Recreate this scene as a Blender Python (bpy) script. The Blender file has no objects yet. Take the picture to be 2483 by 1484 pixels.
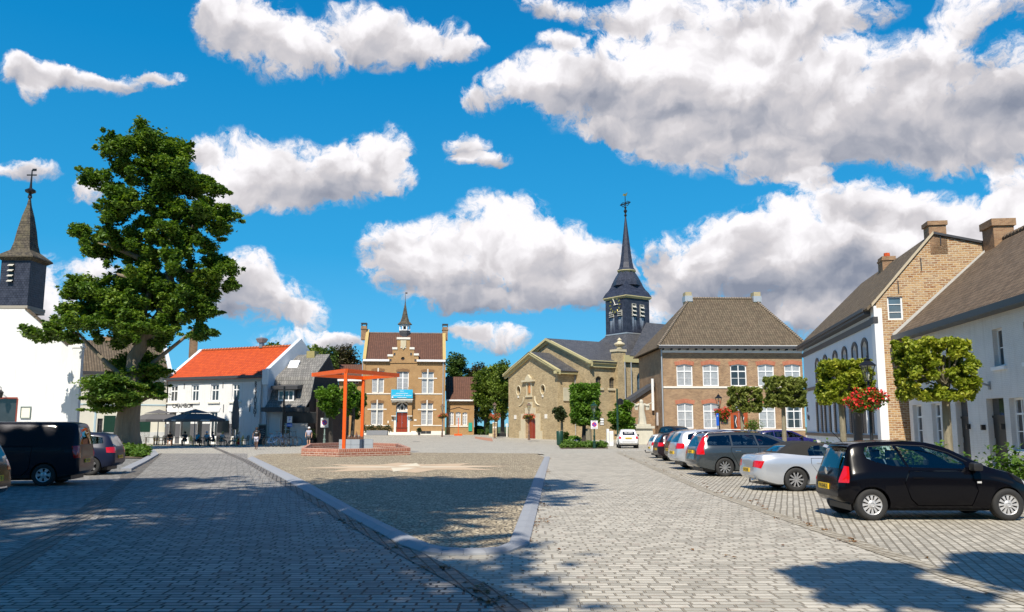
import bpy, bmesh, math, random
import numpy as np
from mathutils import Vector, Matrix, Euler
from mathutils.geometry import tessellate_polygon
R = math.radians
SC = bpy.context.scene
COL = SC.collection
random.seed(7)
# ------------------------------------------------------------------ camera
FP = 2050.0; HC = 1.75; PIT = math.atan(293 / FP)
cam_d = bpy.data.cameras.new('camera'); cam = bpy.data.objects.new('camera', cam_d); COL.objects.link(cam)
cam_d.sensor_width = 36; cam_d.lens = 36 * FP / 2483; cam_d.clip_end = 6000; cam_d.clip_start = .1
cam.location = (0, 0, HC); cam.rotation_euler = (R(90) + PIT, 0, 0)
SC.camera = cam
SC.render.resolution_x = 1024; SC.render.resolution_y = 612
SC.view_settings.view_transform = 'Standard'; SC.view_settings.look = 'None'
SC.view_settings.exposure = 0.35; SC.view_settings.gamma = 1
SC.cycles.use_adaptive_sampling = True
SC.cycles.max_bounces = 6; SC.cycles.diffuse_bounces = 3; SC.cycles.transparent_max_bounces = 12
SC.cycles.caustics_reflective = False; SC.cycles.caustics_refractive = False
# sun: stands behind the camera, a little to its left
SUN_AZ = R(14); SUN_EL = R(51)
sd = bpy.data.lights.new('sun', 'SUN'); sun = bpy.data.objects.new('sun', sd); COL.objects.link(sun)
sd.energy = 5.0; sd.angle = R(.5); sd.color = (1.0, .92, .79)
ldir = Vector((math.sin(SUN_AZ) * math.cos(SUN_EL), math.cos(SUN_AZ) * math.cos(SUN_EL), -math.sin(SUN_EL)))
sun.rotation_euler = ldir.to_track_quat('-Z', 'Y').to_euler(); sun.location = (-5, -20, 40)

# ------------------------------------------------------------------ pixel <-> world measuring helpers
CP, SP = math.cos(PIT), math.sin(PIT)
def ray(x, y):
    a = (x - 1241.5) / FP; b = (742 - y) / FP
    return Vector((a, CP - b * SP, SP + b * CP))
def gz(x, y):
    t = min(1, max(0, (y - 88) / 44.)); return .45 * t * t * (3 - 2 * t)
def at(x, y, Y):
    d = ray(x, y); t = Y / d.y
    return Vector((d.x * t, Y, HC + d.z * t))
def gnd(x, y):
    d = ray(x, y); z = 0
    for _ in range(6):
        t = (z - HC) / d.z; p = Vector((d.x * t, d.y * t, z)); z = gz(p.x, p.y)
    return p
def zm(x0, y0, s): return lambda x, y: ((x0 + x / s) / 1.64958, (y0 + y / s) / 1.64958)
zA = zm(0, 1300, 1.9786); zB = zm(600, 1300, 2.6986); zC = zm(1200, 1150, 2.12); zD = zm(1950, 1150, 2.12)
zE = zm(2500, 1150, 2.12); zF = zm(3200, 800, 1.4844); zG = zm(2500, 1650, 1.5557); zH = zm(2350, 700, 2.12)
q1 = zm(0, 1750, 1.7736); q2 = zm(1200, 1700, 1.7736); q3 = zm(2500, 1950, 1.5557); q4 = zm(550, 1580, 4.5145)
q5 = zm(980, 1480, 4.365); q6 = zm(1380, 1480, 3.906); q7 = zm(0, 640, 1.952); q8 = zm(250, 480, 1.6133)
y1 = zm(1750, 1450, 4.24); y2 = zm(2150, 1500, 4.638); y3 = zm(2550, 1650, 3.547); y4 = zm(2950, 1650, 4.24)
y5 = zm(3250, 1750, 2.935); y6 = zm(3400, 1250, 2.4727)

# ------------------------------------------------------------------ sky with clouds (world)
W = bpy.data.worlds.new('World'); SC.world = W; W.use_nodes = True
nt = W.node_tree; nt.nodes.clear()
def N(tree, t, **k):
    n = tree.nodes.new(t)
    for a, b in k.items(): setattr(n, a, b)
    return n
def M(tree, op, a, b=None, c=None, clamp=False):
    n = tree.nodes.new('ShaderNodeMath'); n.operation = op; n.use_clamp = clamp
    for i, v in enumerate((a, b, c)):
        if v is None: continue
        if isinstance(v, (int, float)): n.inputs[i].default_value = v
        else: tree.links.new(v, n.inputs[i])
    return n.outputs[0]
def VM(tree, op, a, b=None, c=None):
    n = tree.nodes.new('ShaderNodeVectorMath'); n.operation = op
    for i, v in enumerate((a, b, c)):
        if v is None: continue
        if isinstance(v, (tuple, list)): n.inputs[i].default_value = v
        else: tree.links.new(v, n.inputs[i])
    return n
def mixc(tree, fac, a, b, bt='MIX'):
    n = tree.nodes.new('ShaderNodeMix'); n.data_type = 'RGBA'; n.blend_type = bt; n.clamp_factor = True
    for s, v in ((0, fac), (6, a), (7, b)):
        if isinstance(v, (int, float)): n.inputs[s].default_value = v
        elif isinstance(v, (tuple, list)): n.inputs[s].default_value = (*v[:3], 1)
        else: tree.links.new(v, n.inputs[s])
    return n.outputs[2]
def noise(tree, vec, scale, detail=4, rough=.55, dist=0):
    n = tree.nodes.new('ShaderNodeTexNoise'); n.inputs['Scale'].default_value = scale
    n.inputs['Detail'].default_value = detail; n.inputs['Roughness'].default_value = rough
    n.inputs['Distortion'].default_value = dist
    if vec is not None: tree.links.new(vec, n.inputs['Vector'])
    return n
L = nt.links
sky = N(nt, 'ShaderNodeTexSky', sky_type='NISHITA'); sky.sun_disc = False
sky.sun_elevation = SUN_EL; sky.sun_rotation = R(180) + SUN_AZ; sky.ozone_density = 3.0; sky.air_density = 1.0; sky.dust_density = .3
tc = N(nt, 'ShaderNodeTexCoord')
dirn = tc.outputs['Generated']
sep = N(nt, 'ShaderNodeSeparateXYZ'); L.new(dirn, sep.inputs[0])
az = M(nt, 'ARCTAN2', sep.outputs[0], sep.outputs[1])
el = M(nt, 'ARCSINE', sep.outputs[2])
cmb = N(nt, 'ShaderNodeCombineXYZ'); L.new(az, cmb.inputs[0]); L.new(el, cmb.inputs[1])
# domain warp gives the ragged billowing outline
w1 = noise(nt, cmb.outputs[0], 9, 3, .5); w2 = noise(nt, cmb.outputs[0], 34, 5, .62)
wv = VM(nt, 'SUBTRACT', w1.outputs['Color'], (.5, .5, .5)).outputs[0]
wv2 = VM(nt, 'SUBTRACT', w2.outputs['Color'], (.5, .5, .5)).outputs[0]
p0 = VM(nt, 'MULTIPLY_ADD', wv, (.085, .05, 0), cmb.outputs[0]).outputs[0]
p0 = VM(nt, 'MULTIPLY_ADD', wv2, (.028, .022, 0), p0).outputs[0]
CL = [(560,45,95,80),(650,95,110,80),(760,115,110,60),(880,65,90,55),(960,95,110,60),(1060,100,90,45),(1130,125,50,28),(500,20,50,50),
(50,155,50,32),(120,168,75,28),(90,205,32,32),(200,185,90,26),(320,195,90,18),(400,192,45,13),(50,395,70,20),
(490,365,38,28),(600,400,115,60),(560,455,95,42),(740,410,135,70),(880,395,110,70),(950,360,60,50),(700,460,150,40),(850,440,110,45),(965,430,60,35),
(1130,335,50,28),(1165,375,70,24),(90,690,50,60),(110,750,70,50),(620,665,75,55),(660,735,100,60),(735,770,60,35),(555,700,50,60),
(745,828,120,24),(830,822,50,18),(930,590,65,58),(1030,585,90,60),(1180,560,90,75),(1260,565,90,85),(1340,600,90,75),(1430,635,100,60),
(1200,660,260,85),(990,670,110,60),(1400,690,130,60),(1150,735,190,35),(1195,825,90,28),(1130,810,50,20),
(1330,20,85,28),(1520,30,150,34),(1700,60,200,85),(1900,60,150,65),(2050,40,110,45),(1250,215,90,38),(1160,238,55,24),(1350,205,120,60),
(1450,155,150,70),(1350,108,50,26),(1500,240,200,80),(1700,200,200,105),(1900,200,220,115),(2100,220,200,95),(1510,312,120,28),(1660,335,150,48),
(1850,345,240,68),(2100,330,250,70),(2300,310,200,80),(2400,350,150,52),(2450,220,100,85),(1880,415,110,38),(1975,445,60,26),(2390,30,110,50),
(2260,150,90,60),(1600,620,60,55),(1750,580,110,60),(1850,560,100,60),(2000,520,110,60),(2110,492,110,42),(2200,505,100,45),(2340,515,110,45),
(2450,450,55,50),(1650,690,110,60),(1800,680,200,85),(2000,640,200,95),(2200,620,200,95),(2400,600,150,100),(1950,770,160,50),(1640,760,100,45),(230,460,50,26),(215,660,45,32)]
# the sky on the sides and behind the viewer carries clouds as well
CLA = [(1.1,.3,.3,.08),(-1.2,.3,.25,.07),(-1.9,.3,.3,.07),(2.2,.3,.3,.08)]
rows = []
for (x, y, rx, ry) in CL:
    d = ray(x, y).normalized()
    rows.append((math.atan2(d.x, d.y), math.asin(d.z), rx * 1.22 / FP, ry * 1.25 / FP))
rows += CLA
acc = None
for (ca, ce, ra, rb) in rows:
    pp = p0 if acc is None else VM(nt, 'MULTIPLY_ADD', acc, (1e-7, 1e-7, 0), p0).outputs[0]
    v = VM(nt, 'MULTIPLY_ADD', pp, (1 / ra, 1 / rb, 0), (-ca / ra, -ce / rb, 1)).outputs[0]
    dt = VM(nt, 'DOT_PRODUCT', v, v).outputs['Value']
    w = M(nt, 'SUBTRACT', 2, dt, clamp=True)
    s = nt.nodes.new('ShaderNodeVectorMath'); s.operation = 'MULTIPLY_ADD'
    L.new(v, s.inputs[0]); L.new(w, s.inputs[1])
    if acc is None: s.inputs[2].default_value = (0, 0, 0)
    else: L.new(acc, s.inputs[2])
    acc = s.outputs[0]
sa = N(nt, 'ShaderNodeSeparateXYZ'); L.new(acc, sa.inputs[0])
# where the cloud masses are deep they are grey underneath (+), and bright where the sun reaches them (-)
SHD = [(1150,745,290,60,.55),(1450,750,130,40,.4),(1500,245,230,55,.45),(1680,310,260,50,.45),(2270,300,280,60,.55),(2430,190,120,70,.4),(1750,705,280,55,.5),
(2010,690,320,70,.55),(2270,650,250,60,.4),(1900,750,220,50,.3),(800,150,150,40,.35),(660,755,90,35,.35),(780,470,220,28,.3),(100,755,70,30,.3),(1200,390,110,30,.35),(2000,770,120,30,-.3),
(1700,130,320,60,-.35),(1330,190,170,40,-.35),(1250,560,190,80,-.5),(980,600,110,60,-.5),(2000,520,260,50,-.35),(1980,200,200,60,-.3),(650,80,150,60,-.3),(1100,110,90,40,-.3),(1650,610,100,50,-.3)]
ac2 = None
for (x, y, rx, ry, g_) in SHD:
    d = ray(x, y).normalized(); ca, ce, ra, rb = math.atan2(d.x, d.y), math.asin(d.z), rx * 1.15 / FP, ry * 1.3 / FP
    pp = p0 if ac2 is None else VM(nt, 'MULTIPLY_ADD', ac2, (1e-7, 1e-7, 0), p0).outputs[0]
    v = VM(nt, 'MULTIPLY_ADD', pp, (1 / ra, 1 / rb, 0), (-ca / ra, -ce / rb, 1)).outputs[0]
    w = M(nt, 'SUBTRACT', 2, VM(nt, 'DOT_PRODUCT', v, v).outputs['Value'], clamp=True)
    s = nt.nodes.new('ShaderNodeVectorMath'); s.operation = 'MULTIPLY_ADD'; L.new(w, s.inputs[0]); s.inputs[1].default_value = (g_, 0, 0)
    if ac2 is None: s.inputs[2].default_value = (0, 0, 0)
    else: L.new(ac2, s.inputs[2])
    ac2 = s.outputs[0]
s2 = N(nt, 'ShaderNodeSeparateXYZ'); L.new(ac2, s2.inputs[0])
D = sa.outputs[2]
fb = noise(nt, p0, 15, 9, .62)
fb2 = noise(nt, cmb.outputs[0], 7, 3, .5)
near_ = M(nt, 'MULTIPLY', D, 2.5, clamp=True)
dens = M(nt, 'ADD', M(nt, 'MULTIPLY', D, .9), M(nt, 'MULTIPLY', M(nt, 'MULTIPLY', M(nt, 'SUBTRACT', fb.outputs[0], .52), 2.3), near_))
mr = N(nt, 'ShaderNodeMapRange', interpolation_type='SMOOTHSTEP'); L.new(dens, mr.inputs[0])
fine_ = noise(nt, p0, 60, 7, .7)
mr.inputs[1].default_value = .02; mr.inputs[2].default_value = .85
L.new(M(nt, 'ADD', dens, M(nt, 'MULTIPLY', M(nt, 'MULTIPLY', M(nt, 'SUBTRACT', fine_.outputs[0], .5), 1.6), near_)), mr.inputs[0])
alpha = mr.outputs[0]
sh = M(nt, 'DIVIDE', sa.outputs[1], M(nt, 'MAXIMUM', D, .15))       # -1 bottom .. +1 top of the cloud
# relief: noise minus the same noise a little way towards the sun (up and left)
off = VM(nt, 'ADD', p0, (-.008, .014, 0)).outputs[0]
r1 = noise(nt, p0, 13, 4, .5); fb3 = noise(nt, off, 13, 4, .5)
rel = M(nt, 'SUBTRACT', r1.outputs[0], fb3.outputs[0])
thick = M(nt, 'MULTIPLY', M(nt, 'SUBTRACT', M(nt, 'MINIMUM', D, 2.6), .7), .20)
br = M(nt, 'ADD', M(nt, 'MULTIPLY', sh, .60), .80)
br = M(nt, 'SUBTRACT', br, M(nt, 'ADD', M(nt, 'MULTIPLY', thick, .6), M(nt, 'MULTIPLY', s2.outputs[0], .48)))
br = M(nt, 'ADD', br, M(nt, 'MULTIPLY', rel, 1.9))
br = M(nt, 'ADD', br, M(nt, 'MULTIPLY', M(nt, 'SUBTRACT', fb2.outputs[0], .5), 1.1))
br = M(nt, 'ADD', br, M(nt, 'MULTIPLY', M(nt, 'SUBTRACT', fb.outputs[0], .5), .35), clamp=True)
crp = N(nt, 'ShaderNodeValToRGB'); L.new(br, crp.inputs[0])
e = crp.color_ramp.elements
e[0].position = 0; e[0].color = (.20, .225, .29, 1); e[1].position = 1; e[1].color = (.80, .78, .80, 1)
n1 = e.new(.3); n1.color = (.33, .34, .39, 1); n2 = e.new(.65); n2.color = (.53, .51, .53, 1)
# sky blue: the physical sky, deepened towards the photograph's strong azure
hs = N(nt, 'ShaderNodeVectorMath', operation='MULTIPLY'); L.new(sky.outputs[0], hs.inputs[0]); hs.inputs[1].default_value = (.012, .075, .125)
sr = N(nt, 'ShaderNodeValToRGB'); L.new(M(nt, 'MULTIPLY', el, 1.0), sr.inputs[0]); q = sr.color_ramp.elements
q[0].position = 0; q[0].color = (.24, .50, .66, 1); q[1].position = .8; q[1].color = (.001, .07, .26, 1)
for ps, c_ in ((.07, (.12, .41, .63)), (.2, (.03, .31, .57)), (.42, (.002, .215, .49))): k_ = q.new(ps); k_.color = (*c_, 1)
skyc = mixc(nt, .75, hs.outputs[0], sr.outputs[0])
mx = mixc(nt, alpha, skyc, crp.outputs[0])
bg = N(nt, 'ShaderNodeBackground'); L.new(mx, bg.inputs[0]); bg.inputs[1].default_value = 1.0
out = N(nt, 'ShaderNodeOutputWorld'); L.new(bg.outputs[0], out.inputs[0])
W.cycles.sampling_method = 'MANUAL'; W.cycles.sample_map_resolution = 512

# ------------------------------------------------------------------ materials
MATS = {}
def new_mat(name):
    m = bpy.data.materials.new(name); m.use_nodes = True; t = m.node_tree
    b = t.nodes['Principled BSDF']; MATS[name] = m
    return m, t, b
def bump(t, b, h, strength=.5, dist=.02):
    n = t.nodes.new('ShaderNodeBump'); n.inputs['Strength'].default_value = strength; n.inputs['Distance'].default_value = dist
    t.links.new(h, n.inputs['Height']); t.links.new(n.outputs[0], b.inputs['Normal'])
def setc(t, b, c): t.links.new(c, b.inputs['Base Color'])
def plain(name, c, rough=.6, metal=0, var=.12, vs=3, bmp=0, coat=0, spec=.5):
    m, t, b = new_mat(name); b.inputs['Roughness'].default_value = rough; b.inputs['Metallic'].default_value = metal
    b.inputs['Coat Weight'].default_value = coat; b.inputs['Coat Roughness'].default_value = .04; b.inputs['Specular IOR Level'].default_value = spec
    tcn = t.nodes.new('ShaderNodeTexCoord'); n = noise(t, tcn.outputs['Object'], vs, 5, .6)
    lo = tuple(x * (1 - var) for x in c); hi = tuple(min(1, x * (1 + var)) for x in c)
    setc(t, b, mixc(t, n.outputs[0], lo, hi))
    if bmp: bump(t, b, noise(t, tcn.outputs['Object'], vs * 8, 4, .6).outputs[0], bmp, .01)
    return m
def brick(name, c1, c2, mortar, bw=.22, bh=.072, ms=.012, bmp=.4, blotch=.35, blotch_c=None, rough=.85, warp=.004):
    m, t, b = new_mat(name); b.inputs['Roughness'].default_value = rough; b.inputs['Specular IOR Level'].default_value = .25
    uv = t.nodes.new('ShaderNodeUVMap').outputs[0]
    wn = noise(t, uv, 6, 2, .5); v = VM(t, 'MULTIPLY_ADD', wn.outputs['Color'], (warp * 2, warp * 2, 0), uv).outputs[0]
    br = t.nodes.new('ShaderNodeTexBrick'); t.links.new(v, br.inputs['Vector'])
    br.inputs['Color1'].default_value = (*c1, 1); br.inputs['Color2'].default_value = (*c2, 1); br.inputs['Mortar'].default_value = (*mortar, 1)
    br.inputs['Scale'].default_value = 1; br.inputs['Brick Width'].default_value = bw; br.inputs['Row Height'].default_value = bh
    br.inputs['Mortar Size'].default_value = ms; br.inputs['Mortar Smooth'].default_value = .3; br.inputs['Bias'].default_value = -.1
    big = noise(t, uv, .9, 6, .65); fine = noise(t, uv, 14, 3, .6)
    bc = blotch_c or tuple(x * .55 for x in c1)
    r = t.nodes.new('ShaderNodeMapRange'); t.links.new(big.outputs[0], r.inputs[0]); r.inputs[1].default_value = .42; r.inputs[2].default_value = .7; r.inputs[4].default_value = blotch
    c = mixc(t, r.outputs[0], br.outputs[0], bc)
    c = mixc(t, .35, c, mixc(t, fine.outputs[0], (.35, .35, .35), (.68, .68, .68)), 'OVERLAY')
    setc(t, b, c)
    h = M(t, 'SUBTRACT', M(t, 'MULTIPLY', fine.outputs[0], .5), br.outputs['Fac'])
    bump(t, b, h, bmp, .012)
    return m
def tiles(name, c1, c2, w=.24, h=.33, wave=.035, off=0, moss=None, mossamt=.3, rough=.8, bmp=.9):
    m, t, b = new_mat(name); b.inputs['Roughness'].default_value = rough; b.inputs['Specular IOR Level'].default_value = .25
    uv = t.nodes.new('ShaderNodeUVMap').outputs[0]
    br = t.nodes.new('ShaderNodeTexBrick'); t.links.new(uv, br.inputs['Vector']); br.offset = off
    br.inputs['Color1'].default_value = (*c1, 1); br.inputs['Color2'].default_value = (*c2, 1); br.inputs['Mortar'].default_value = (*[x * .25 for x in c1], 1)
    br.inputs['Scale'].default_value = 1; br.inputs['Brick Width'].default_value = w; br.inputs['Row Height'].default_value = h
    br.inputs['Mortar Size'].default_value = .02; br.inputs['Mortar Smooth'].default_value = .5
    s = t.nodes.new('ShaderNodeSeparateXYZ'); t.links.new(uv, s.inputs[0])
    u = M(t, 'FRACT', M(t, 'DIVIDE', s.outputs[0], w)); vv = M(t, 'FRACT', M(t, 'DIVIDE', s.outputs[1], h))
    wv = M(t, 'SINE', M(t, 'MULTIPLY', u, math.pi))
    hh = M(t, 'ADD', M(t, 'MULTIPLY', wv, 1.0), M(t, 'MULTIPLY', M(t, 'SUBTRACT', 1, vv), .8))
    big = noise(t, uv, 1.3, 7, .7); fine = noise(t, uv, 18, 3, .6)
    c = mixc(t, .5, br.outputs[0], mixc(t, fine.outputs[0], (.3, .3, .3), (.7, .7, .7)), 'OVERLAY')
    c = mixc(t, M(t, 'MULTIPLY', M(t, 'SUBTRACT', 1, vv), 0), c, (0, 0, 0))
    r = t.nodes.new('ShaderNodeMapRange'); t.links.new(big.outputs[0], r.inputs[0]); r.inputs[1].default_value = .45; r.inputs[2].default_value = .68; r.inputs[4].default_value = mossamt
    c = mixc(t, r.outputs[0], c, moss or tuple(x * .6 for x in c1))
    setc(t, b, c)
    bump(t, b, M(t, 'ADD', hh, M(t, 'MULTIPLY', fine.outputs[0], .25)), bmp, wave)
    return m
def wpaint(name, c, bmp=.35, dirt=.10, rough=.75, boards=0):
    m, t, b = new_mat(name); b.inputs['Roughness'].default_value = rough
    uv = t.nodes.new('ShaderNodeUVMap').outputs[0]
    wn = noise(t, uv, 4, 2, .5); v = VM(t, 'MULTIPLY_ADD', wn.outputs['Color'], (.02, .02, 0), uv).outputs[0]
    br = t.nodes.new('ShaderNodeTexBrick'); t.links.new(v, br.inputs['Vector'])
    br.inputs['Scale'].default_value = 1; br.inputs['Brick Width'].default_value = .24; br.inputs['Row Height'].default_value = .08
    br.inputs['Mortar Size'].default_value = .009; br.inputs['Mortar Smooth'].default_value = .6
    big = noise(t, uv, 1.1, 6, .65); fine = noise(t, uv, 20, 4, .6)
    r = t.nodes.new('ShaderNodeMapRange'); t.links.new(big.outputs[0], r.inputs[0]); r.inputs[1].default_value = .4; r.inputs[2].default_value = .75; r.inputs[4].default_value = dirt
    dk = tuple(x * .6 for x in c)
    c = mixc(t, r.outputs[0], c, dk)
    c = mixc(t, M(t, 'MULTIPLY', br.outputs['Fac'], .28), c, dk)
    mp = t.nodes.new('ShaderNodeMapping'); t.links.new(uv, mp.inputs[0]); mp.inputs['Scale'].default_value = (2.2, .18, 1); st = noise(t, mp.outputs[0], 1.6, 5, .7)
    r2 = t.nodes.new('ShaderNodeMapRange'); t.links.new(st.outputs[0], r2.inputs[0]); r2.inputs[1].default_value = .5; r2.inputs[2].default_value = .8; r2.inputs[4].default_value = .38
    c = mixc(t, r2.outputs[0], c, tuple(x * y for x, y in zip(dk, (.95, .9, .8))))
    setc(t, b, c)
    bump(t, b, M(t, 'SUBTRACT', M(t, 'MULTIPLY', fine.outputs[0], .7), br.outputs['Fac']), bmp, .012)
    return m
def cobble(name, c1, c2, mortar, w, h, rot=0, ms=.017, warp=.016, bmp=1.0, rough=.62, tint=None):
    m, t, b = new_mat(name); b.inputs['Roughness'].default_value = rough; b.inputs['Specular IOR Level'].default_value = .35
    tcn = t.nodes.new('ShaderNodeTexCoord'); mp = t.nodes.new('ShaderNodeMapping'); t.links.new(tcn.outputs['Object'], mp.inputs[0]); mp.inputs['Rotation'].default_value = (0, 0, rot)
    p = mp.outputs[0]
    wn = noise(t, p, .6, 2, .5); wn2 = noise(t, p, 7, 2, .5)
    v = VM(t, 'MULTIPLY_ADD', VM(t, 'SUBTRACT', wn.outputs['Color'], (.5, .5, .5)).outputs[0], (.09, .06, 0), p).outputs[0]
    v = VM(t, 'MULTIPLY_ADD', VM(t, 'SUBTRACT', wn2.outputs['Color'], (.5, .5, .5)).outputs[0], (warp * 1.6, warp, 0), v).outputs[0]
    br = t.nodes.new('ShaderNodeTexBrick'); t.links.new(v, br.inputs['Vector'])
    br.inputs['Color1'].default_value = (*c1, 1); br.inputs['Color2'].default_value = (*c2, 1); br.inputs['Mortar'].default_value = (*mortar, 1)
    br.inputs['Scale'].default_value = 1; br.inputs['Brick Width'].default_value = w; br.inputs['Row Height'].default_value = h
    br.inputs['Mortar Size'].default_value = ms; br.inputs['Mortar Smooth'].default_value = .55; br.squash = 1.25; br.squash_frequency = 3
    big = noise(t, p, .35, 6, .65); fine = noise(t, p, 28, 4, .65); med = noise(t, p, 3.1, 3, .6)
    c = mixc(t, .55, br.outputs[0], mixc(t, fine.outputs[0], (.3, .3, .3), (.7, .7, .7)), 'OVERLAY')
    c = mixc(t, .5, c, mixc(t, big.outputs[0], (.28, .28, .28), (.72, .71, .69)), 'OVERLAY')
    stn = noise(t, p, .9, 8, .75); r3 = t.nodes.new('ShaderNodeMapRange'); t.links.new(stn.outputs[0], r3.inputs[0]); r3.inputs[1].default_value = .52; r3.inputs[2].default_value = .70; r3.inputs[4].default_value = .45
    c = mixc(t, r3.outputs[0], c, mixc(t, .5, mortar, tuple(x * .6 for x in c1)))
    if tint:
        r = t.nodes.new('ShaderNodeMapRange'); t.links.new(med.outputs[0], r.inputs[0]); r.inputs[1].default_value = .6; r.inputs[2].default_value = .72; r.inputs[4].default_value = .55
        c = mixc(t, r.outputs[0], c, tint)
    setc(t, b, c)
    hh = M(t, 'ADD', M(t, 'MULTIPLY', br.outputs['Fac'], -1.0), M(t, 'MULTIPLY', fine.outputs[0], .35))
    hh = M(t, 'ADD', hh, M(t, 'MULTIPLY', wn2.outputs[0], .5))
    bump(t, b, hh, bmp, .02)
    return m
def pebble(name):
    m, t, b = new_mat(name); b.inputs['Roughness'].default_value = .7
    tcn = t.nodes.new('ShaderNodeTexCoord'); p = tcn.outputs['Object']
    vo = t.nodes.new('ShaderNodeTexVoronoi'); vo.inputs['Scale'].default_value = 11; t.links.new(p, vo.inputs['Vector'])
    ve = t.nodes.new('ShaderNodeTexVoronoi'); ve.feature = 'DISTANCE_TO_EDGE'; ve.inputs['Scale'].default_value = 11; t.links.new(p, ve.inputs['Vector'])
    s = t.nodes.new('ShaderNodeSeparateColor'); t.links.new(vo.outputs['Color'], s.inputs[0])
    c = mixc(t, s.outputs[0], (.30, .24, .15), (.72, .61, .42))
    big = noise(t, p, .5, 5, .6)
    c = mixc(t, .6, c, mixc(t, big.outputs[0], (.32, .32, .32), (.68, .66, .62)), 'OVERLAY')
    r = t.nodes.new('ShaderNodeMapRange'); t.links.new(ve.outputs['Distance'], r.inputs[0]); r.inputs[1].default_value = .0; r.inputs[2].default_value = .16
    c = mixc(t, r.outputs[0], (.13, .10, .07), c)
    setc(t, b, c); bump(t, b, r.outputs[0], 1.0, .03)
    return m
def leaf(name, c1, c2, c3, trans=.35, sc=.9):
    m = bpy.data.materials.new(name); m.use_nodes = True; t = m.node_tree; t.nodes.clear(); MATS[name] = m
    tcn = t.nodes.new('ShaderNodeTexCoord'); n = noise(t, tcn.outputs['Object'], sc, 3, .6); n2 = noise(t, tcn.outputs['Object'], sc * 9, 2, .6)
    f = M(t, 'ADD', M(t, 'MULTIPLY', n.outputs[0], .9), M(t, 'MULTIPLY', n2.outputs[0], .8))
    cr = t.nodes.new('ShaderNodeValToRGB'); t.links.new(M(t, 'MULTIPLY', M(t, 'SUBTRACT', f, .45), 1.3), cr.inputs[0])
    e = cr.color_ramp.elements; e[0].color = (*c1, 1); e[0].position = .2; e[1].color = (*c3, 1); e[1].position = .85
    k = e.new(.5); k.color = (*c2, 1)
    d = t.nodes.new('ShaderNodeBsdfPrincipled'); t.links.new(cr.outputs[0], d.inputs['Base Color']); d.inputs['Roughness'].default_value = .5; d.inputs['Specular IOR Level'].default_value = .3
    tr = t.nodes.new('ShaderNodeBsdfTranslucent'); t.links.new(mixc(t, 1, cr.outputs[0], (1, 1.1, .4), 'MULTIPLY'), tr.inputs[0])
    mx = t.nodes.new('ShaderNodeMixShader'); mx.inputs[0].default_value = trans
    t.links.new(d.outputs[0], mx.inputs[1]); t.links.new(tr.outputs[0], mx.inputs[2])
    o = t.nodes.new('ShaderNodeOutputMaterial'); t.links.new(mx.outputs[0], o.inputs[0])
    return m
def glass(name, tint=(.35, .42, .42), refl=.06):
    m = bpy.data.materials.new(name); m.use_nodes = True; t = m.node_tree; t.nodes.clear(); MATS[name] = m
    g = t.nodes.new('ShaderNodeBsdfGlossy'); g.inputs['Roughness'].default_value = .02; g.inputs[0].default_value = (1, 1, 1, 1)
    tr = t.nodes.new('ShaderNodeBsdfTransparent'); tr.inputs[0].default_value = (*tint, 1)
    fr = t.nodes.new('ShaderNodeFresnel'); fr.inputs[0].default_value = 1.5
    mx = t.nodes.new('ShaderNodeMixShader'); geo = t.nodes.new('ShaderNodeNewGeometry'); t.links.new(M(t, 'MULTIPLY', M(t, 'ADD', fr.outputs[0], refl), M(t, 'SUBTRACT', 1, geo.outputs['Backfacing'])), mx.inputs[0])
    t.links.new(tr.outputs[0], mx.inputs[1]); t.links.new(g.outputs[0], mx.inputs[2])
    o = t.nodes.new('ShaderNodeOutputMaterial'); t.links.new(mx.outputs[0], o.inputs[0]); return m
def bark(name, c1, c2, sc=5):
    m, t, b = new_mat(name); b.inputs['Roughness'].default_value = .9
    tcn = t.nodes.new('ShaderNodeTexCoord'); mp = t.nodes.new('ShaderNodeMapping'); t.links.new(tcn.outputs['Object'], mp.inputs[0]); mp.inputs['Scale'].default_value = (1, 1, .16)
    n = noise(t, mp.outputs[0], sc, 6, .7, .6); setc(t, b, mixc(t, n.outputs[0], c1, c2)); bump(t, b, n.outputs[0], 1, .12); return m
B_town = brick('town_hall_brick', (.42, .225, .085), (.50, .29, .12), (.33, .25, .15), blotch=.3, blotch_c=(.20, .11, .05))
B_church = brick('church_brick', (.26, .18, .095), (.49, .365, .205), (.58, .49, .31), bh=.095, bw=.28, ms=.018, blotch=.35, blotch_c=(.13, .09, .05))
B_house = brick('brown_house_brick', (.20, .10, .05), (.40, .235, .12), (.48, .38, .26), bh=.085, bw=.26, ms=.015, blotch=.4, blotch_c=(.10, .06, .04))
B_gable = brick('weathered_gable_brick', (.26, .11, .042), (.52, .32, .14), (.55, .46, .33), bw=.34, bh=.13, ms=.022, bmp=1.0, blotch=.45, blotch_c=(.58, .49, .35), warp=.04)
B_shade = brick('shaded_side_brick', (.05, .04, .04), (.08, .06, .05), (.06, .05, .05))  # near-black brick: shade of the side walls is put into its colour
B_wall = brick('planter_brick', (.28, .095, .06), (.42, .19, .12), (.62, .50, .42), bw=.40, bh=.135, ms=.018, blotch=.1)
B_arch = brick('red_arch_brick', (.42, .13, .07), (.50, .19, .11), (.40, .25, .18), bw=.09, bh=.5, ms=.01)
B_chim = brick('chimney_brick', (.26, .13, .07), (.40, .23, .12), (.35, .27, .18), blotch=.6, blotch_c=(.12, .08, .05))
B_redgable = brick('far_gable_brick', (.22, .10, .07), (.28, .14, .09), (.28, .18, .14))
WP = wpaint('white_painted_brick', (.80, .80, .79), .45, .12)
WPr = wpaint('grazed_white_brick', (.78, .76, .73), 1.0, .28)
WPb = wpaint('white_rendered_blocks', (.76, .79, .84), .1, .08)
Cream = plain('cream_render', (.76, .73, .62), .8, var=.06, vs=1.2, bmp=.1)
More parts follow.
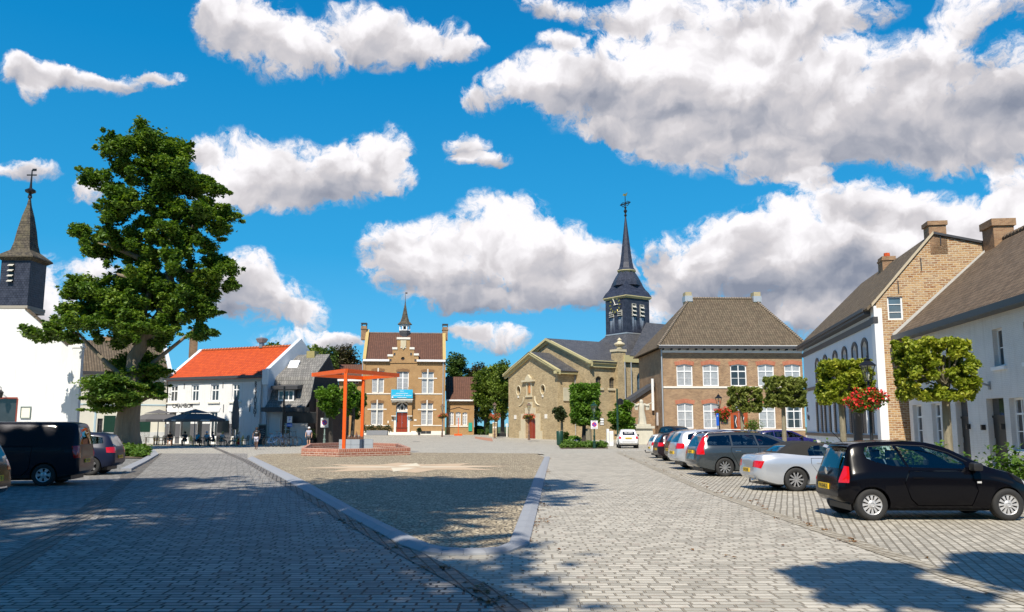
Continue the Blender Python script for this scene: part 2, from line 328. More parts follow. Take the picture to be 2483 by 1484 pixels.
WhiteW = plain('white_paint', (.82, .82, .82), .4, var=.04)
Stone = plain('pale_stone', (.56, .49, .34), .8, var=.18, vs=2, bmp=.4)
StoneW = plain('white_band_stone', (.74, .71, .64), .8, var=.12, vs=2, bmp=.2)
StoneY = plain('yellow_painted_trim', (.50, .44, .23), .6, var=.1)
Curtain = plain('pane_with_white_curtain', (.36, .38, .40), .15, var=.5, vs=5, coat=.6)
GlassD = plain('dark_window_pane', (.035, .04, .045), .06, var=.5, vs=1.2, spec=.8)
GlassB = plain('blueish_window_pane', (.10, .15, .19), .06, var=.4, vs=1.2, spec=.8)
Black = plain('black_paint', (.012, .012, .013), .35, var=.2)
DarkP = plain('dark_grey_paint', (.055, .055, .06), .45, var=.15)
DarkG = plain('dark_green_paint', (.012, .05, .032), .4, var=.2)
GreyM = plain('grey_metal', (.32, .34, .36), .4, .6)
GreyG = plain('grey_green_paint', (.18, .24, .22), .45, var=.15)
Zinc = plain('zinc_gutter', (.50, .52, .54), .45, .5)
DoorR = plain('red_brown_door', (.26, .035, .012), .35, var=.25, vs=4, coat=.3)
DoorO = plain('orange_wood_door', (.38, .07, .012), .3, var=.4, vs=6, coat=.5)
Orange = plain('orange_steel', (.74, .105, .008), .4, var=.05)
Slate = tiles('slate_roof', (.060, .062, .070), (.10, .10, .11), .3, .22, .012, .5, (.14, .14, .14), .45, .5, .5)
SlateD = tiles('slate_tower', (.028, .034, .055), (.045, .052, .08), .25, .2, .01, .5, (.075, .085, .12), .5, .45, .4)
SlateM = tiles('mossy_spire_slate', (.05, .045, .04), (.12, .10, .075), .3, .22, .02, .5, (.20, .17, .10), .6, .8, .7)
T_orange = tiles('orange_pantiles', (.64, .10, .02), (.50, .07, .016), .27, .34, .05, 0, (.42, .07, .02), .35, .6)
T_brown = tiles('brown_pantiles', (.155, .075, .05), (.12, .06, .042), .32, .40, .05, 0, (.10, .06, .045), .3, .7)
T_grey = tiles('weathered_grey_tiles', (.115, .086, .058), (.18, .138, .092), .26, .34, .05, 0, (.085, .075, .05), .5)
T_greyb = tiles('weathered_white_house_tiles', (.125, .088, .058), (.215, .155, .105), .27, .30, .07, 0, (.10, .08, .06), .5)
T_slab = tiles('grey_flat_tiles', (.16, .155, .15), (.26, .25, .235), .26, .42, .02, .5, (.10, .11, .10), .4)
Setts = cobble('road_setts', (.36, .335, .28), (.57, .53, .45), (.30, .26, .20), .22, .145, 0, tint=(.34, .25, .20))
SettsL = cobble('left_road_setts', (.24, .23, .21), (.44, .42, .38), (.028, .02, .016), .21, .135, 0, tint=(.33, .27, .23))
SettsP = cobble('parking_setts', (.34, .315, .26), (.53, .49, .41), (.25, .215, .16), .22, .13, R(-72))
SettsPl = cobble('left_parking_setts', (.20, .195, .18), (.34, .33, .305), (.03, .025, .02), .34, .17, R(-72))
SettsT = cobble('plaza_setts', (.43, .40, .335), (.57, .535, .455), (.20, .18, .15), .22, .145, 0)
Pebble = pebble('river_pebbles')
KerbM = plain('pale_kerb_stone', (.31, .32, .34), .6, var=.1, vs=5, bmp=.1)
RedPave = brick('red_pavers', (.40, .18, .11), (.46, .24, .16), (.35, .25, .2), bw=.2, bh=.1, ms=.01)
Asph = plain('gutter_setts', (.14, .13, .12), .8, var=.3, vs=9, bmp=.5)
Soil = plain('soil', (.12, .085, .055), .95, var=.4, vs=6, bmp=.6)
Grass = plain('field_grass', (.07, .11, .03), .95, var=.4, vs=.3)
BarkM = bark('lime_bark', (.07, .055, .04), (.34, .28, .20), 4)
BarkL = bark('smooth_bark', (.16, .14, .09), (.36, .32, .23), 7)
BarkD = bark('dark_bark', (.03, .025, .02), (.09, .075, .06), 5)
Lf_main = leaf('lime_leaves', (.045, .10, .018), (.11, .20, .028), (.27, .35, .05), .35, .5)
Lf_pol = leaf('pleached_leaves', (.13, .18, .015), (.28, .34, .03), (.50, .48, .07), .35, 1.2)
Lf_pol2 = leaf('sparse_olive_leaves', (.11, .15, .025), (.20, .24, .05), (.32, .34, .09), .3, 1.2)
Lf_bright = leaf('bright_green_leaves', (.05, .12, .012), (.12, .24, .025), (.22, .34, .05), .35, 1.5)
Lf_dark = leaf('dark_tree_leaves', (.028, .055, .012), (.06, .11, .02), (.13, .19, .03), .2, .5)
Lf_cop = leaf('copper_tree_leaves', (.03, .022, .014), (.06, .05, .025), (.11, .12, .03), .2, .5)
Lf_far = leaf('far_tree_leaves', (.05, .09, .014), (.12, .18, .025), (.24, .29, .04), .25, .5)
Lf_hedge = leaf('hedge_leaves', (.04, .09, .012), (.09, .17, .02), (.17, .27, .04), .3, 2)
Lf_olive = leaf('bush_olive_leaves', (.025, .04, .018), (.055, .08, .03), (.10, .13, .05), .2, 2)
RedFl = leaf('red_flowers', (.55, .015, .012), (.70, .03, .02), (.80, .10, .08), .2, 6)
PinkFl = leaf('pink_orange_flowers', (.65, .06, .03), (.75, .14, .08), (.85, .35, .25), .2, 6)
Skin = plain('skin', (.55, .32, .22), .55, var=.05)
# ------------------------------------------------------------------ mesh building
SPLIT = {'coping', 'string_course', 'plinth', 'dark_dado', 'hinge_strap', 'gable_slots', 'wall_anchor', 'pier_stone', 'top_beam', 'banner_print'}
class MB:
    def __init__(s): s.v = []; s.f = []
    def add(s, vs, fs):
        o = len(s.v); s.v += [tuple(p) for p in vs]; s.f += [tuple(i + o for i in f) for f in fs]; return s
    def box(s, x0, x1, y0, y1, z0, z1):
        return s.add([(x0,y0,z0),(x1,y0,z0),(x1,y1,z0),(x0,y1,z0),(x0,y0,z1),(x1,y0,z1),(x1,y1,z1),(x0,y1,z1)],
                     [(0,3,2,1),(4,5,6,7),(0,1,5,4),(1,2,6,5),(2,3,7,6),(3,0,4,7)])
    def hexa(s, p):   # eight corners, bottom four then top four, counter-clockwise from above
        return s.add(p, [(0,3,2,1),(4,5,6,7),(0,1,5,4),(1,2,6,5),(2,3,7,6),(3,0,4,7)])
    def slab(s, quad, t=.12):   # a polygon given thickness downwards along its normal
        q = [Vector(p) for p in quad]; n = (q[1] - q[0]).cross(q[2] - q[0]).normalized()
        if n.z < 0: q.reverse(); n = -n
        k = len(q); o = len(s.v)
        s.v += [tuple(p) for p in q] + [tuple(p - n * t) for p in q]
        s.f.append(tuple(range(o, o + k))); s.f.append(tuple(reversed(range(o + k, o + 2 * k))))
        for i in range(k): j = (i + 1) % k; s.f.append((o + i, o + k + i, o + k + j, o + j))
        return s
    def prism(s, pts, y0, y1):  # polygon in (x,z) extruded along y
        k = len(pts); o = len(s.v)
        ar = sum(pts[i][0] * pts[(i+1) % k][1] - pts[(i+1) % k][0] * pts[i][1] for i in range(k))
        if ar < 0: pts = list(reversed(pts))
        s.v += [(x, y0, z) for x, z in pts] + [(x, y1, z) for x, z in pts]
        s.f.append(tuple(range(o, o + k))); s.f.append(tuple(reversed(range(o + k, o + 2 * k))))
        for i in range(k): j = (i + 1) % k; s.f.append((o + i, o + k + i, o + k + j, o + j))
        return s
    def zprism(s, pts, z0, z1):
        k = len(pts); o = len(s.v)
        ar = sum(pts[i][0] * pts[(i+1) % k][1] - pts[(i+1) % k][0] * pts[i][1] for i in range(k))
        if ar < 0: pts = list(reversed(pts))
        s.v += [(x, y, z0) for x, y in pts] + [(x, y, z1) for x, y in pts]
        s.f.append(tuple(reversed(range(o, o + k)))); s.f.append(tuple(range(o + k, o + 2 * k)))
        for i in range(k): j = (i + 1) % k; s.f.append((o + i, o + j, o + k + j, o + k + i))
        return s
    def tube(s, pts, rs, n=8, cap=True):
        pts = [Vector(p) for p in pts]
        if isinstance(rs, (int, float)): rs = [rs] * len(pts)
        o = len(s.v); prev = None
        for i, p in enumerate(pts):
            d = (pts[min(i + 1, len(pts) - 1)] - pts[max(i - 1, 0)]).normalized()
            if prev is None:
                a = d.cross(Vector((0, 0, 1)));
                if a.length < .05: a = d.cross(Vector((1, 0, 0)))
            else: a = prev - d * prev.dot(d)
            a.normalize(); b = d.cross(a); prev = a
            for k in range(n):
                t = 2 * math.pi * k / n; q = p + (a * math.cos(t) + b * math.sin(t)) * rs[i]; s.v.append(tuple(q))
        for i in range(len(pts) - 1):
            for k in range(n):
                k2 = (k + 1) % n; s.f.append((o + i*n + k, o + i*n + k2, o + (i+1)*n + k2, o + (i+1)*n + k))
        if cap:
            s.f.append(tuple(reversed(range(o, o + n)))); s.f.append(tuple(range(o + (len(pts)-1)*n, o + len(pts)*n)))
        return s
    def lathe(s, prof, n=16, c=(0, 0, 0), axis='z', rot=0, cap=True):
        o = len(s.v)
        for (r, h) in prof:
            for k in range(n):
                t = 2 * math.pi * k / n + rot; x, y = r * math.cos(t), r * math.sin(t)
                s.v.append((c[0] + x, c[1] + y, c[2] + h) if axis == 'z' else (c[0] + x, c[1] + h, c[2] + y))
        for i in range(len(prof) - 1):
            for k in range(n):
                k2 = (k + 1) % n; f = (o + i*n + k, o + i*n + k2, o + (i+1)*n + k2, o + (i+1)*n + k)
                s.f.append(f if axis == 'z' else tuple(reversed(f)))
        m = len(prof) - 1
        f1 = tuple(range(o, o + n)); f2 = tuple(range(o + m*n, o + m*n + n))
        if not cap: return s
        if prof[0][0] > .0005: s.f.append(tuple(reversed(f1)) if axis == 'z' else f1)
        if prof[-1][0] > .0005: s.f.append(f2 if axis == 'z' else tuple(reversed(f2)))
        return s
    def mesh(s, name, uv=True):
        me = bpy.data.meshes.new(name); me.from_pydata(s.v, [], s.f); me.update()
        if uv: boxuv(me)
        return me
    def islands(s):
        par = list(range(len(s.v)))
        def fnd(a):
            while par[a] != a: par[a] = par[par[a]]; a = par[a]
            return a
        for f in s.f:
            for q in f[1:]: par[fnd(q)] = fnd(f[0])
        out = {}
        for f in s.f: out.setdefault(fnd(f[0]), []).append(f)
        res = []
        for fs in out.values():
            ids = sorted({q for f in fs for q in f}); mp = {q: i for i, q in enumerate(ids)}; m = MB(); m.v = [s.v[q] for q in ids]; m.f = [tuple(mp[q] for q in f) for f in fs]; res.append(m)
        return res
    def build(s, name, mat, parent=None, smooth=False, uv=True, bev=0):
        if name in SPLIT:
            isl = s.islands()
            if 1 < len(isl) < 40: return [m._build(name, mat, parent, smooth, uv, bev) for m in isl][0]
        return s._build(name, mat, parent, smooth, uv, bev)
    def _build(s, name, mat, parent=None, smooth=False, uv=True, bev=0):
        if bev:
            bm = bmesh.new(); me0 = s.mesh(name, False); bm.from_mesh(me0); bpy.data.meshes.remove(me0)
            bmesh.ops.recalc_face_normals(bm, faces=bm.faces)
            ed = [e for e in bm.edges if len(e.link_faces) == 2 and e.calc_face_angle(0) > .6]
            bmesh.ops.bevel(bm, geom=ed, offset=bev, segments=2, profile=.6, affect='EDGES', clamp_overlap=True)
            me = bpy.data.meshes.new(name); bm.to_mesh(me); bm.free()
            if uv: boxuv(me)
        else: me = s.mesh(name, uv)
        return link(name, me, mat, parent, smooth)
def boxuv(me):
    nl = len(me.loops)
    if not nl: return
    co = np.empty(len(me.vertices) * 3); me.vertices.foreach_get('co', co); co = co.reshape(-1, 3)
    nr = np.empty(len(me.polygons) * 3); me.polygons.foreach_get('normal', nr); nr = nr.reshape(-1, 3)
    tot = np.empty(len(me.polygons), dtype=np.int32); me.polygons.foreach_get('loop_total', tot)
    lv = np.empty(nl, dtype=np.int32); me.loops.foreach_get('vertex_index', lv)
    n = np.repeat(nr, tot, axis=0); p = co[lv]
    t = np.stack([-n[:, 1], n[:, 0], np.zeros(nl)], 1); ln = np.linalg.norm(t, axis=1)
    flat = ln < .12; t[flat] = (1, 0, 0); ln[flat] = 1; t /= ln[:, None]
    b = np.cross(n, t); b[flat] = (0, 1, 0)
    uv = np.stack([(t * p).sum(1), (b * p).sum(1)], 1)
    l = me.uv_layers.new(name='UVMap'); l.data.foreach_set('uv', uv.ravel())
def link(name, me, mat, parent=None, smooth=False):
    ob = bpy.data.objects.new(name, me); COL.objects.link(ob)
    if mat is not None and not me.materials: me.materials.append(mat)
    if parent is not None: ob.parent = parent
    if smooth:
        me.polygons.foreach_set('use_smooth', [True] * len(me.polygons))
        me.set_sharp_from_angle(angle=R(38 if smooth is True else smooth))
    return ob
def tag(o, label=None, cat=None, group=None, kind=None):
    if label: o['label'] = label
    if cat: o['category'] = cat
    if group: o['group'] = group
    if kind: o['kind'] = kind
    return o
def thing(name, label, cat, loc=(0, 0, 0), rz=0, group=None, scale=1):
    o = bpy.data.objects.new(name, None); COL.objects.link(o); o.location = loc; o.rotation_euler = (0, 0, rz)
    o.scale = (scale,) * 3; o.empty_display_size = .3
    return tag(o, label, cat, group)
def copy_tree(o, parent=None, top=True):
    c = o.copy(); COL.objects.link(c)
    if parent is not None: c.parent = parent
    for ch in [x for x in o.children]: copy_tree(ch, c, False)
    return c
def text(parent, s, size, u, v, z, mat, name='lettering', ang=0, depth=.01, sx=1, rot=None, align='CENTER'):
    cu = bpy.data.curves.new('lettering', 'FONT'); cu.body = s; cu.size = size; cu.align_x = align; cu.align_y = 'CENTER'; cu.extrude = depth
    ob = bpy.data.objects.new('t', cu); COL.objects.link(ob)
    bpy.context.view_layer.update()
    me = bpy.data.meshes.new_from_object(ob.evaluated_get(bpy.context.evaluated_depsgraph_get()))
    bpy.data.objects.remove(ob)
    o = bpy.data.objects.new(name, me); COL.objects.link(o); me.materials.clear(); me.materials.append(mat)
    o.parent = parent; o.location = (u, v, z); o.rotation_euler = rot or (R(90), 0, ang); o.scale = (sx, 1, 1)
    return o

# ------------------------------------------------------------------ facades
class Facade:
    """Local frame: x along the facade, y into the building, z up."""
    def __init__(s, A, B):
        s.A = Vector((A[0], A[1], 0)); d = Vector((B[0] - A[0], B[1] - A[1], 0)); s.len = d.length
        s.ang = math.atan2(d.y, d.x); s.t = d.normalized(); s.n = Vector((-s.t.y, s.t.x, 0)); s.z0 = gz(*((A[0]+B[0])/2, (A[1]+B[1])/2))
    def uz(s, p, v=0):
        d = ray(*p); o = s.A + s.n * v
        k = (o.dot(s.n)) / d.dot(s.n); q = d * k
        return ((q - o).dot(s.t), HC + q.z - s.z0)
    def u(s, p, v=0): return s.uz(p, v)[0]
    def z(s, p, v=0): return s.uz(p, v)[1]
    def rect(s, p0, p1, v=0):
        a = s.uz(p0, v); b = s.uz(p1, v); return (min(a[0], b[0]), max(a[0], b[0]), min(a[1], b[1]), max(a[1], b[1]))
    def world(s, u, v, z): return s.A + s.t * u + s.n * v + Vector((0, 0, z + s.z0))
    def root(s, name, label, cat, group=None): return thing(name, label, cat, (s.A.x, s.A.y, s.z0), s.ang, group)
def wall(name, outer, holes, mat, parent, v=0, reveal=.18, rmat=None, thick=None):
    """front face with real openings and their reveals; outer/holes are (u,z) lists"""
    polys = [[Vector((u, z, 0)) for u, z in outer]] + [[Vector((u, z, 0)) for u, z in h] for h in holes]
    tris = tessellate_polygon(polys); flat = [p for q in polys for p in q]
    m = MB(); vs = [(p.x, v, p.y) for p in flat]; fs = []
    for a, b, c in tris:
        A, B, C_ = flat[a], flat[b], flat[c]
        ar = (B.x - A.x) * (C_.y - A.y) - (C_.x - A.x) * (B.y - A.y)
        if abs(ar) < 1e-9: continue
        fs.append((a, b, c) if ar > 0 else (a, c, b))
    m.add(vs, fs)
    for h in holes:
        k = len(h); ar = sum(h[i][0] * h[(i+1) % k][1] - h[(i+1) % k][0] * h[i][1] for i in range(k))
        if ar < 0: h = list(reversed(h))
        o = len(m.v); m.v += [(u, v, z) for u, z in h] + [(u, v + reveal, z) for u, z in h]
        for i in range(k): j = (i + 1) % k; m.f.append((o + j, o + i, o + k + i, o + k + j))
    if thick:
        k = len(outer); ar = sum(outer[i][0] * outer[(i+1) % k][1] - outer[(i+1) % k][0] * outer[i][1] for i in range(k))
        h = outer if ar > 0 else list(reversed(outer)); o = len(m.v)
        m.v += [(u, v, z) for u, z in h] + [(u, v + thick, z) for u, z in h]
        for i in range(k): j = (i + 1) % k; m.f.append((o + i, o + k + i, o + k + j, o + j))
        m.f.append(tuple(reversed(range(o + k, o + 2*k))))
    return m.build(name, mat, parent)
def arch(r, rise=.0, n=6):   # rectangle (u0,u1,z0,z1) whose top bulges up by rise
    u0, u1, z0, z1 = r
    if rise <= 0: return [(u0, z0), (u1, z0), (u1, z1), (u0, z1)]
    pts = [(u0, z0), (u1, z0)]
    for i in range(n + 1):
        t = i / n; pts.append((u1 + (u0 - u1) * t, z1 - rise + rise * (1 - (2 * t - 1) ** 2)))
    return pts
def window(parent, r, v, cols=2, rows=2, pane=None, frame=None, fw=.07, split=None, rise=0, name='window', sill=None, curtain=False, mull=None):
    """frame with glazing bars at depth v; pane is its sub-part. split: z-fraction of a transom"""
    u0, u1, z0, z1 = r; frame = frame or WhiteW; pane = pane or GlassD
    m = MB(); d = .06
    zt = z1 - rise
    m.box(u0, u0 + fw, v - d, v, z0, zt); m.box(u1 - fw, u1, v - d, v, z0, zt); m.box(u0 + fw, u1 - fw, v - d, v, z0, z0 + fw)
    if rise:
        top = arch((u0, u1, z0, z1), rise, 8)[2:]; inn = [(u0 + (p[0] - u0) * .9 + (u1 - u0) * .05, p[1] - fw) for p in top]
        for i in range(len(top) - 1):
            m.prism([top[i], top[i+1], inn[i+1], inn[i]], v - d, v)
    else: m.box(u0 + fw, u1 - fw, v - d, v, z1 - fw, z1)
    mw = mull or fw * .8
    for i in range(1, cols):
        c = u0 + (u1 - u0) * i / cols; m.box(c - mw/2, c + mw/2, v - d + .004, v, z0 + fw, z1 - fw * .9)
    bars = list(split) if isinstance(split, (list, tuple)) else ([split] if split else [])
    for sp in bars: zz = z0 + (z1 - z0) * sp; m.box(u0 + fw, u1 - fw, v - d - .004, v, zz - fw/2, zz + fw/2)
    lo = z0 + fw; hi = z0 + (z1 - z0) * (bars[-1] if bars else 1)
    if not split:
        for i in range(1, rows): zz = z0 + (z1 - z0) * i / rows; m.box(u0 + fw, u1 - fw, v - d + .012, v, zz - .02, zz + .02)
    elif rows > 1:
        for i in range(1, rows): zz = lo + (hi - lo) * i / rows; m.box(u0 + fw, u1 - fw, v - d + .012, v, zz - .02, zz + .02)
    w = m.build(name, frame, parent)
    g = MB().add([(p[0], v - .015, p[1]) for p in arch(r, rise, 8)], [tuple(range(len(arch(r, rise, 8))))]).build('pane', pane, w)
    if curtain:
        c = MB(); 
        for i in range(cols):
            a = u0 + (u1 - u0) * i / cols + fw * .6; b = u0 + (u1 - u0) * (i + 1) / cols - fw * .6
            wd = (b - a) * .34; s0 = a if i == 0 else b - wd
            c.add([(s0, v - .022, z0 + fw), (s0 + wd * .7, v - .022, z0 + fw), (s0 + wd, v - .022, zt - fw), (s0, v - .022, zt - fw)], [(0, 1, 2, 3)])
        c.build('curtain', Curtain, w)
    if sill: MB().box(u0 - .12, u1 + .12, v - sill - .3, v, z0 - .14, z0 - .004).build('sill', StoneW if sill else frame, w)
    return w

# ------------------------------------------------------------------ foliage
def leaves(name, blobs, n, size, mat, parent, seed=1, flat=.35, shell=.55, clip=None):
    """many small bent leaf faces spread through ellipsoids: blobs = (center, (rx,ry,rz))"""
    rng = np.random.default_rng(seed)
    vol = np.array([max(b[1][0] * b[1][1] * b[1][2], 1e-6) ** .72 for b in blobs]); cnt = np.maximum(3, (n * vol / vol.sum()).astype(int))
    P = []; S = []
    for (c, r), k in zip(blobs, cnt):
        d = rng.normal(size=(k, 3)); d /= np.linalg.norm(d, axis=1)[:, None]
        rad = shell + (1 - shell) * rng.random(k) ** .6
        rad *= 1 + .16 * np.sin(d[:, 0] * 5 + c[0] * 3) * np.sin(d[:, 2] * 6 + c[2] * 2) + rng.normal(size=k) * .13
        inner = rng.random(k) < .25; rad[inner] *= rng.random(inner.sum())
        P.append(np.array(c) + d * rad[:, None] * np.array(r)); S.append(np.full(k, 1.0))
    P = np.concatenate(P)
    if clip: P = P[(np.abs(P - np.array(clip[0])) < np.array(clip[1]) * (1 + rng.normal(size=P.shape) * .025)).all(1)]
    k = len(P)
    sz = size * (.6 + .8 * rng.random(k))
    nrm = rng.normal(size=(k, 3)); nrm[:, 2] = np.abs(nrm[:, 2]) + flat * 3; nrm /= np.linalg.norm(nrm, axis=1)[:, None]
    a = rng.normal(size=(k, 3)); a -= nrm * (a * nrm).sum(1)[:, None]; a /= np.linalg.norm(a, axis=1)[:, None]
    b = np.cross(nrm, a)
    h = sz[:, None] * .5
    tip = P + a * h * 1.25 - nrm * h * .35; base = P - a * h
    l = P + b * h * .75 + nrm * h * .1; r = P - b * h * .75 + nrm * h * .1
    V = np.stack([base, r, tip, l], 1).reshape(-1, 3)
    me = bpy.data.meshes.new(name); me.vertices.add(len(V)); me.vertices.foreach_set('co', V.ravel())
    tri = np.empty((k, 2, 3), dtype=np.int32); o = np.arange(k) * 4
    tri[:, 0] = np.stack([o, o + 1, o + 2], 1); tri[:, 1] = np.stack([o, o + 2, o + 3], 1)
    me.loops.add(k * 6); me.loops.foreach_set('vertex_index', tri.ravel())
    me.polygons.add(k * 2); me.polygons.foreach_set('loop_start', np.arange(k * 2) * 3)
    me.update(calc_edges=True); me.validate()
    return link(name, me, mat, parent)
def crownblobs(rng, c, r, n, s=.36, box=False, sprig=2):
    """clumps filling an ellipsoid or box crown, with small sprigs round their edges"""
    out = []; m = min(r[0], r[2], max(r[1], min(r[0], r[2]) * .7))
    for _ in range(n):
        k = m * s * rng.uniform(.6, 1.2)
        if box:
            d = [rng.uniform(-1, 1) for _ in range(3)]; ax = rng.randrange(3)
            if rng.random() < .6: d[ax] = math.copysign(rng.uniform(.85, 1), d[ax])
            p = [c[i] + d[i] * max(.05, r[i] - k * .75) for i in range(3)]
        else:
            d = Vector((rng.gauss(0, 1), rng.gauss(0, 1), rng.gauss(0, 1))).normalized() * rng.uniform(.3, 1)
            p = [c[i] + d[i] * max(.05, r[i] - k * .7) for i in range(3)]
        out.append((tuple(p), (k, k, k * .85)))
        for _ in range(sprig):
            e = Vector((rng.gauss(0, 1), rng.gauss(0, 1), rng.gauss(0, 1))).normalized() * k * rng.uniform(.8, 1.15)
            out.append(((p[0] + e.x, p[1] + e.y, p[2] + e.z), (k * .3,) * 3))
    return out
def tree(name, label, cat, base, h, cz, cr, n=9000, leaf=.22, mat=None, tm=None, tr=.16, nb=34, box=False, seed=3, group=None, s=.36, limbs=7, ox=0):
    """trunk with limbs and a leafy crown centred at height cz with radii cr"""
    rng = random.Random(seed); t = thing(name, label, cat, base, 0, group)
    bl = crownblobs(rng, (ox, 0, cz), cr, nb, s, box)
    leaves('crown', bl, n, leaf, mat or Lf_far, t, seed, flat=.12 if box else .3, shell=.35 if box else .5, clip=((ox, 0, cz), cr) if box else None)
    m = MB(); top = cz + cr[2] * .45; lean = rng.uniform(-.15, .15) * tr * 4
    m.tube([(0, 0, -.1), (0, 0, .15), (lean * .4, 0, h * .25), (lean, lean * .5, cz - cr[2] * .9), (lean * 1.2, 0, top)], [tr * 1.5, tr * 1.15, tr, tr * .85, tr * .25], 10)
    for i in range(limbs):
        b = bl[rng.randrange(len(bl) // 3) * 3][0]; z0 = cz - cr[2] * rng.uniform(.3, 1.0); 
        m.tube([(lean, 0, z0), (b[0] * .5 + lean, b[1] * .5, (z0 + b[2]) / 2 + .1), b], [tr * .45, tr * .25, tr * .08], 6)
    m.build('trunk', tm or BarkL, t, smooth=60)
    return t
# ================================================================== ground
def struct(o, name=None): o['kind'] = 'structure'; return o
def hsheet(name, xs, ys, zo, mat):
    m = MB(); 
    for y in ys:
        for x in xs: m.v.append((x, y, gz(x, y) + zo))
    k = len(xs)
    for j in range(len(ys) - 1):
        for i in range(k - 1): a = j * k + i; m.f.append((a, a + 1, a + k + 1, a + k))
    return struct(m.build(name, mat, smooth=60))
YS = [-40, 60, 88] + [90 + 3 * i for i in range(15)] + [136, 170]
hsheet('ground', [-3000, -300, -80, 80, 300, 3000], [-3000, -300] + YS + [400, 5000], 0, Grass)
hsheet('plaza', [-75, -20, 20, 60], [-40, 60, 88] + [90 + 3 * i for i in range(15)] + [136, 150], .004, SettsT)
def _w(p): return p
def gsheet(name, pts, zo, mat, world=False):
    w = [p if len(p) == 3 else gnd(*p) for p in pts]
    m = MB().add([(p[0], p[1], zo) for p in w], [tuple(range(len(w)))])
    me = m.mesh(name)
    if me.polygons[0].normal.z < 0: me.flip_normals()
    return struct(link(name, me, mat))
W2 = lambda x, y: (x, y, 0)
# right carriageway, left carriageway, parking bays
gR0, gR1, gR2 = gnd(1500, 1098), gnd(1710, 1190), gnd(2100, 1326)
nearR = gR2 + (gR2 - gR1).normalized() * 16
gsheet('road', [W2(-2.2, -6), W2(nearR.x, -6), nearR, gR2, gR1, gR0, gnd(1334, 1100), gnd(1334, 1110), gnd(1281, 1330), gnd(1124, 1350), gnd(973, 1328), gnd(1240, 1486)], .008, Setts, 1)
gsheet('parking_bay', [nearR, W2(40, -6), W2(40, 60), gR0 + Vector((0, 4, 0)), gR0, gR1, gR2], .008, SettsP, 1)
gl = [gnd(0, 1392), gnd(171, 1272), gnd(280, 1187), gnd(386, 1100)]
nearL = gl[0] + (gl[0] - gl[1]).normalized() * 9
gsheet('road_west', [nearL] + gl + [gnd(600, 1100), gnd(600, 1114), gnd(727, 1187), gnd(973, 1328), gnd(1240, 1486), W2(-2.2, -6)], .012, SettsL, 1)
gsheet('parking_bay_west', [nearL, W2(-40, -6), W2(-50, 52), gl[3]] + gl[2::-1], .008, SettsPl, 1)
def strip(name, pts, w, zo, mat, h=0):
    m = MB(); P = [Vector((p[0], p[1], 0)) for p in pts]; k = len(P); L_, R_ = [], []
    for i in range(k):
        d = (P[min(i+1, k-1)] - P[max(i-1, 0)]).normalized(); n = Vector((-d.y, d.x, 0))
        L_.append(P[i] + n * w / 2); R_.append(P[i] - n * w / 2)
    m.v = [(p.x, p.y, zo) for p in L_] + [(p.x, p.y, zo) for p in R_]
    for i in range(k - 1): m.f.append((k + i, k + i + 1, i + 1, i))
    return struct(m.build(name, mat))
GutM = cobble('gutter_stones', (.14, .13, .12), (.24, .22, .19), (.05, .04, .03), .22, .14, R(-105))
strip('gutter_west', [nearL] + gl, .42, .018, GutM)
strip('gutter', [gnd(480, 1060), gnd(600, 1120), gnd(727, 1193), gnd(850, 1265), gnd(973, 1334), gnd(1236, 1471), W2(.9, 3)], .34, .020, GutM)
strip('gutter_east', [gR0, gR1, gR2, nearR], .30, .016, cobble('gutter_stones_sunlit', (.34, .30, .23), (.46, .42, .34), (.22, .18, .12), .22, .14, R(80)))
strip('bay_marking_west', [gnd(240, 1262), gnd(305, 1140)], .1, .016, GutM)
def gh(x, y, z):
    d = ray(x, y); t = (z - HC) / d.z; return Vector((d.x * t, d.y * t, z))
O = [(600,1113),(727,1186),(850,1258),(973,1326),(1018,1342),(1070,1348),(1124,1349),(1180,1347),(1235,1342),(1284,1322),(1308,1222),(1322,1160),(1334,1109)]
I = [(613,1107),(735,1164),(872,1240),(1010,1307),(1045,1321),(1080,1328),(1124,1331),(1165,1331),(1205,1328),(1233,1317),(1271,1222),(1294,1160),(1320,1108)]
Ow = [gnd(*p) for p in O]; Iw = [gh(*p, .07) for p in I]
km = MB()
for i in range(len(Ow) - 1):
    L0 = (Ow[i+1] - Ow[i]).length; k = max(1, round(L0 / 1.0))
    for j in range(k):
        a, b = (j + .006) / k, (j + 1 - .006) / k
        o0, o1 = Ow[i].lerp(Ow[i+1], a), Ow[i].lerp(Ow[i+1], b); i0, i1 = Iw[i].lerp(Iw[i+1], a), Iw[i].lerp(Iw[i+1], b)
        prof = []
        for o_, n_ in ((o0, i0), (o1, i1)):
            n_ = Vector((n_.x, n_.y, 0)); prof.append([(o_.x, o_.y, 0), *[(lambda q, z: (q.x, q.y, z))(o_.lerp(n_, f), z) for f, z in ((.03, .035), (.45, .078), (.95, .085), (1, .06))], (n_.x, n_.y, 0)])
        s0 = len(km.v); km.v += prof[0] + prof[1]
        for q in range(5): km.f.append((s0 + q, s0 + 6 + q, s0 + 7 + q, s0 + q + 1))
        km.f.append(tuple(range(s0, s0 + 6))); km.f.append(tuple(reversed(range(s0 + 6, s0 + 12))))
kk = km.build('kerb', KerbM); struct(kk)
bm = bmesh.new(); bm.from_mesh(kk.data); bmesh.ops.recalc_face_normals(bm, faces=bm.faces); bm.to_mesh(kk.data); bm.free()
gsheet('island_paving', Iw + [gnd(1300, 1102), gnd(900, 1099), gnd(640, 1103)], .062, Pebble, 1)
sh_ = MB()   # ramp where the raised island meets the plaza at its far side
far = [gnd(1320, 1104), gnd(1300, 1102), gnd(900, 1099), gnd(640, 1103), gnd(616, 1106)]; fb_ = [p + Vector((0, 2.2, 0)) for p in far]
sh_.v = [(p.x, p.y, .060) for p in far] + [(p.x, p.y, .0) for p in fb_]
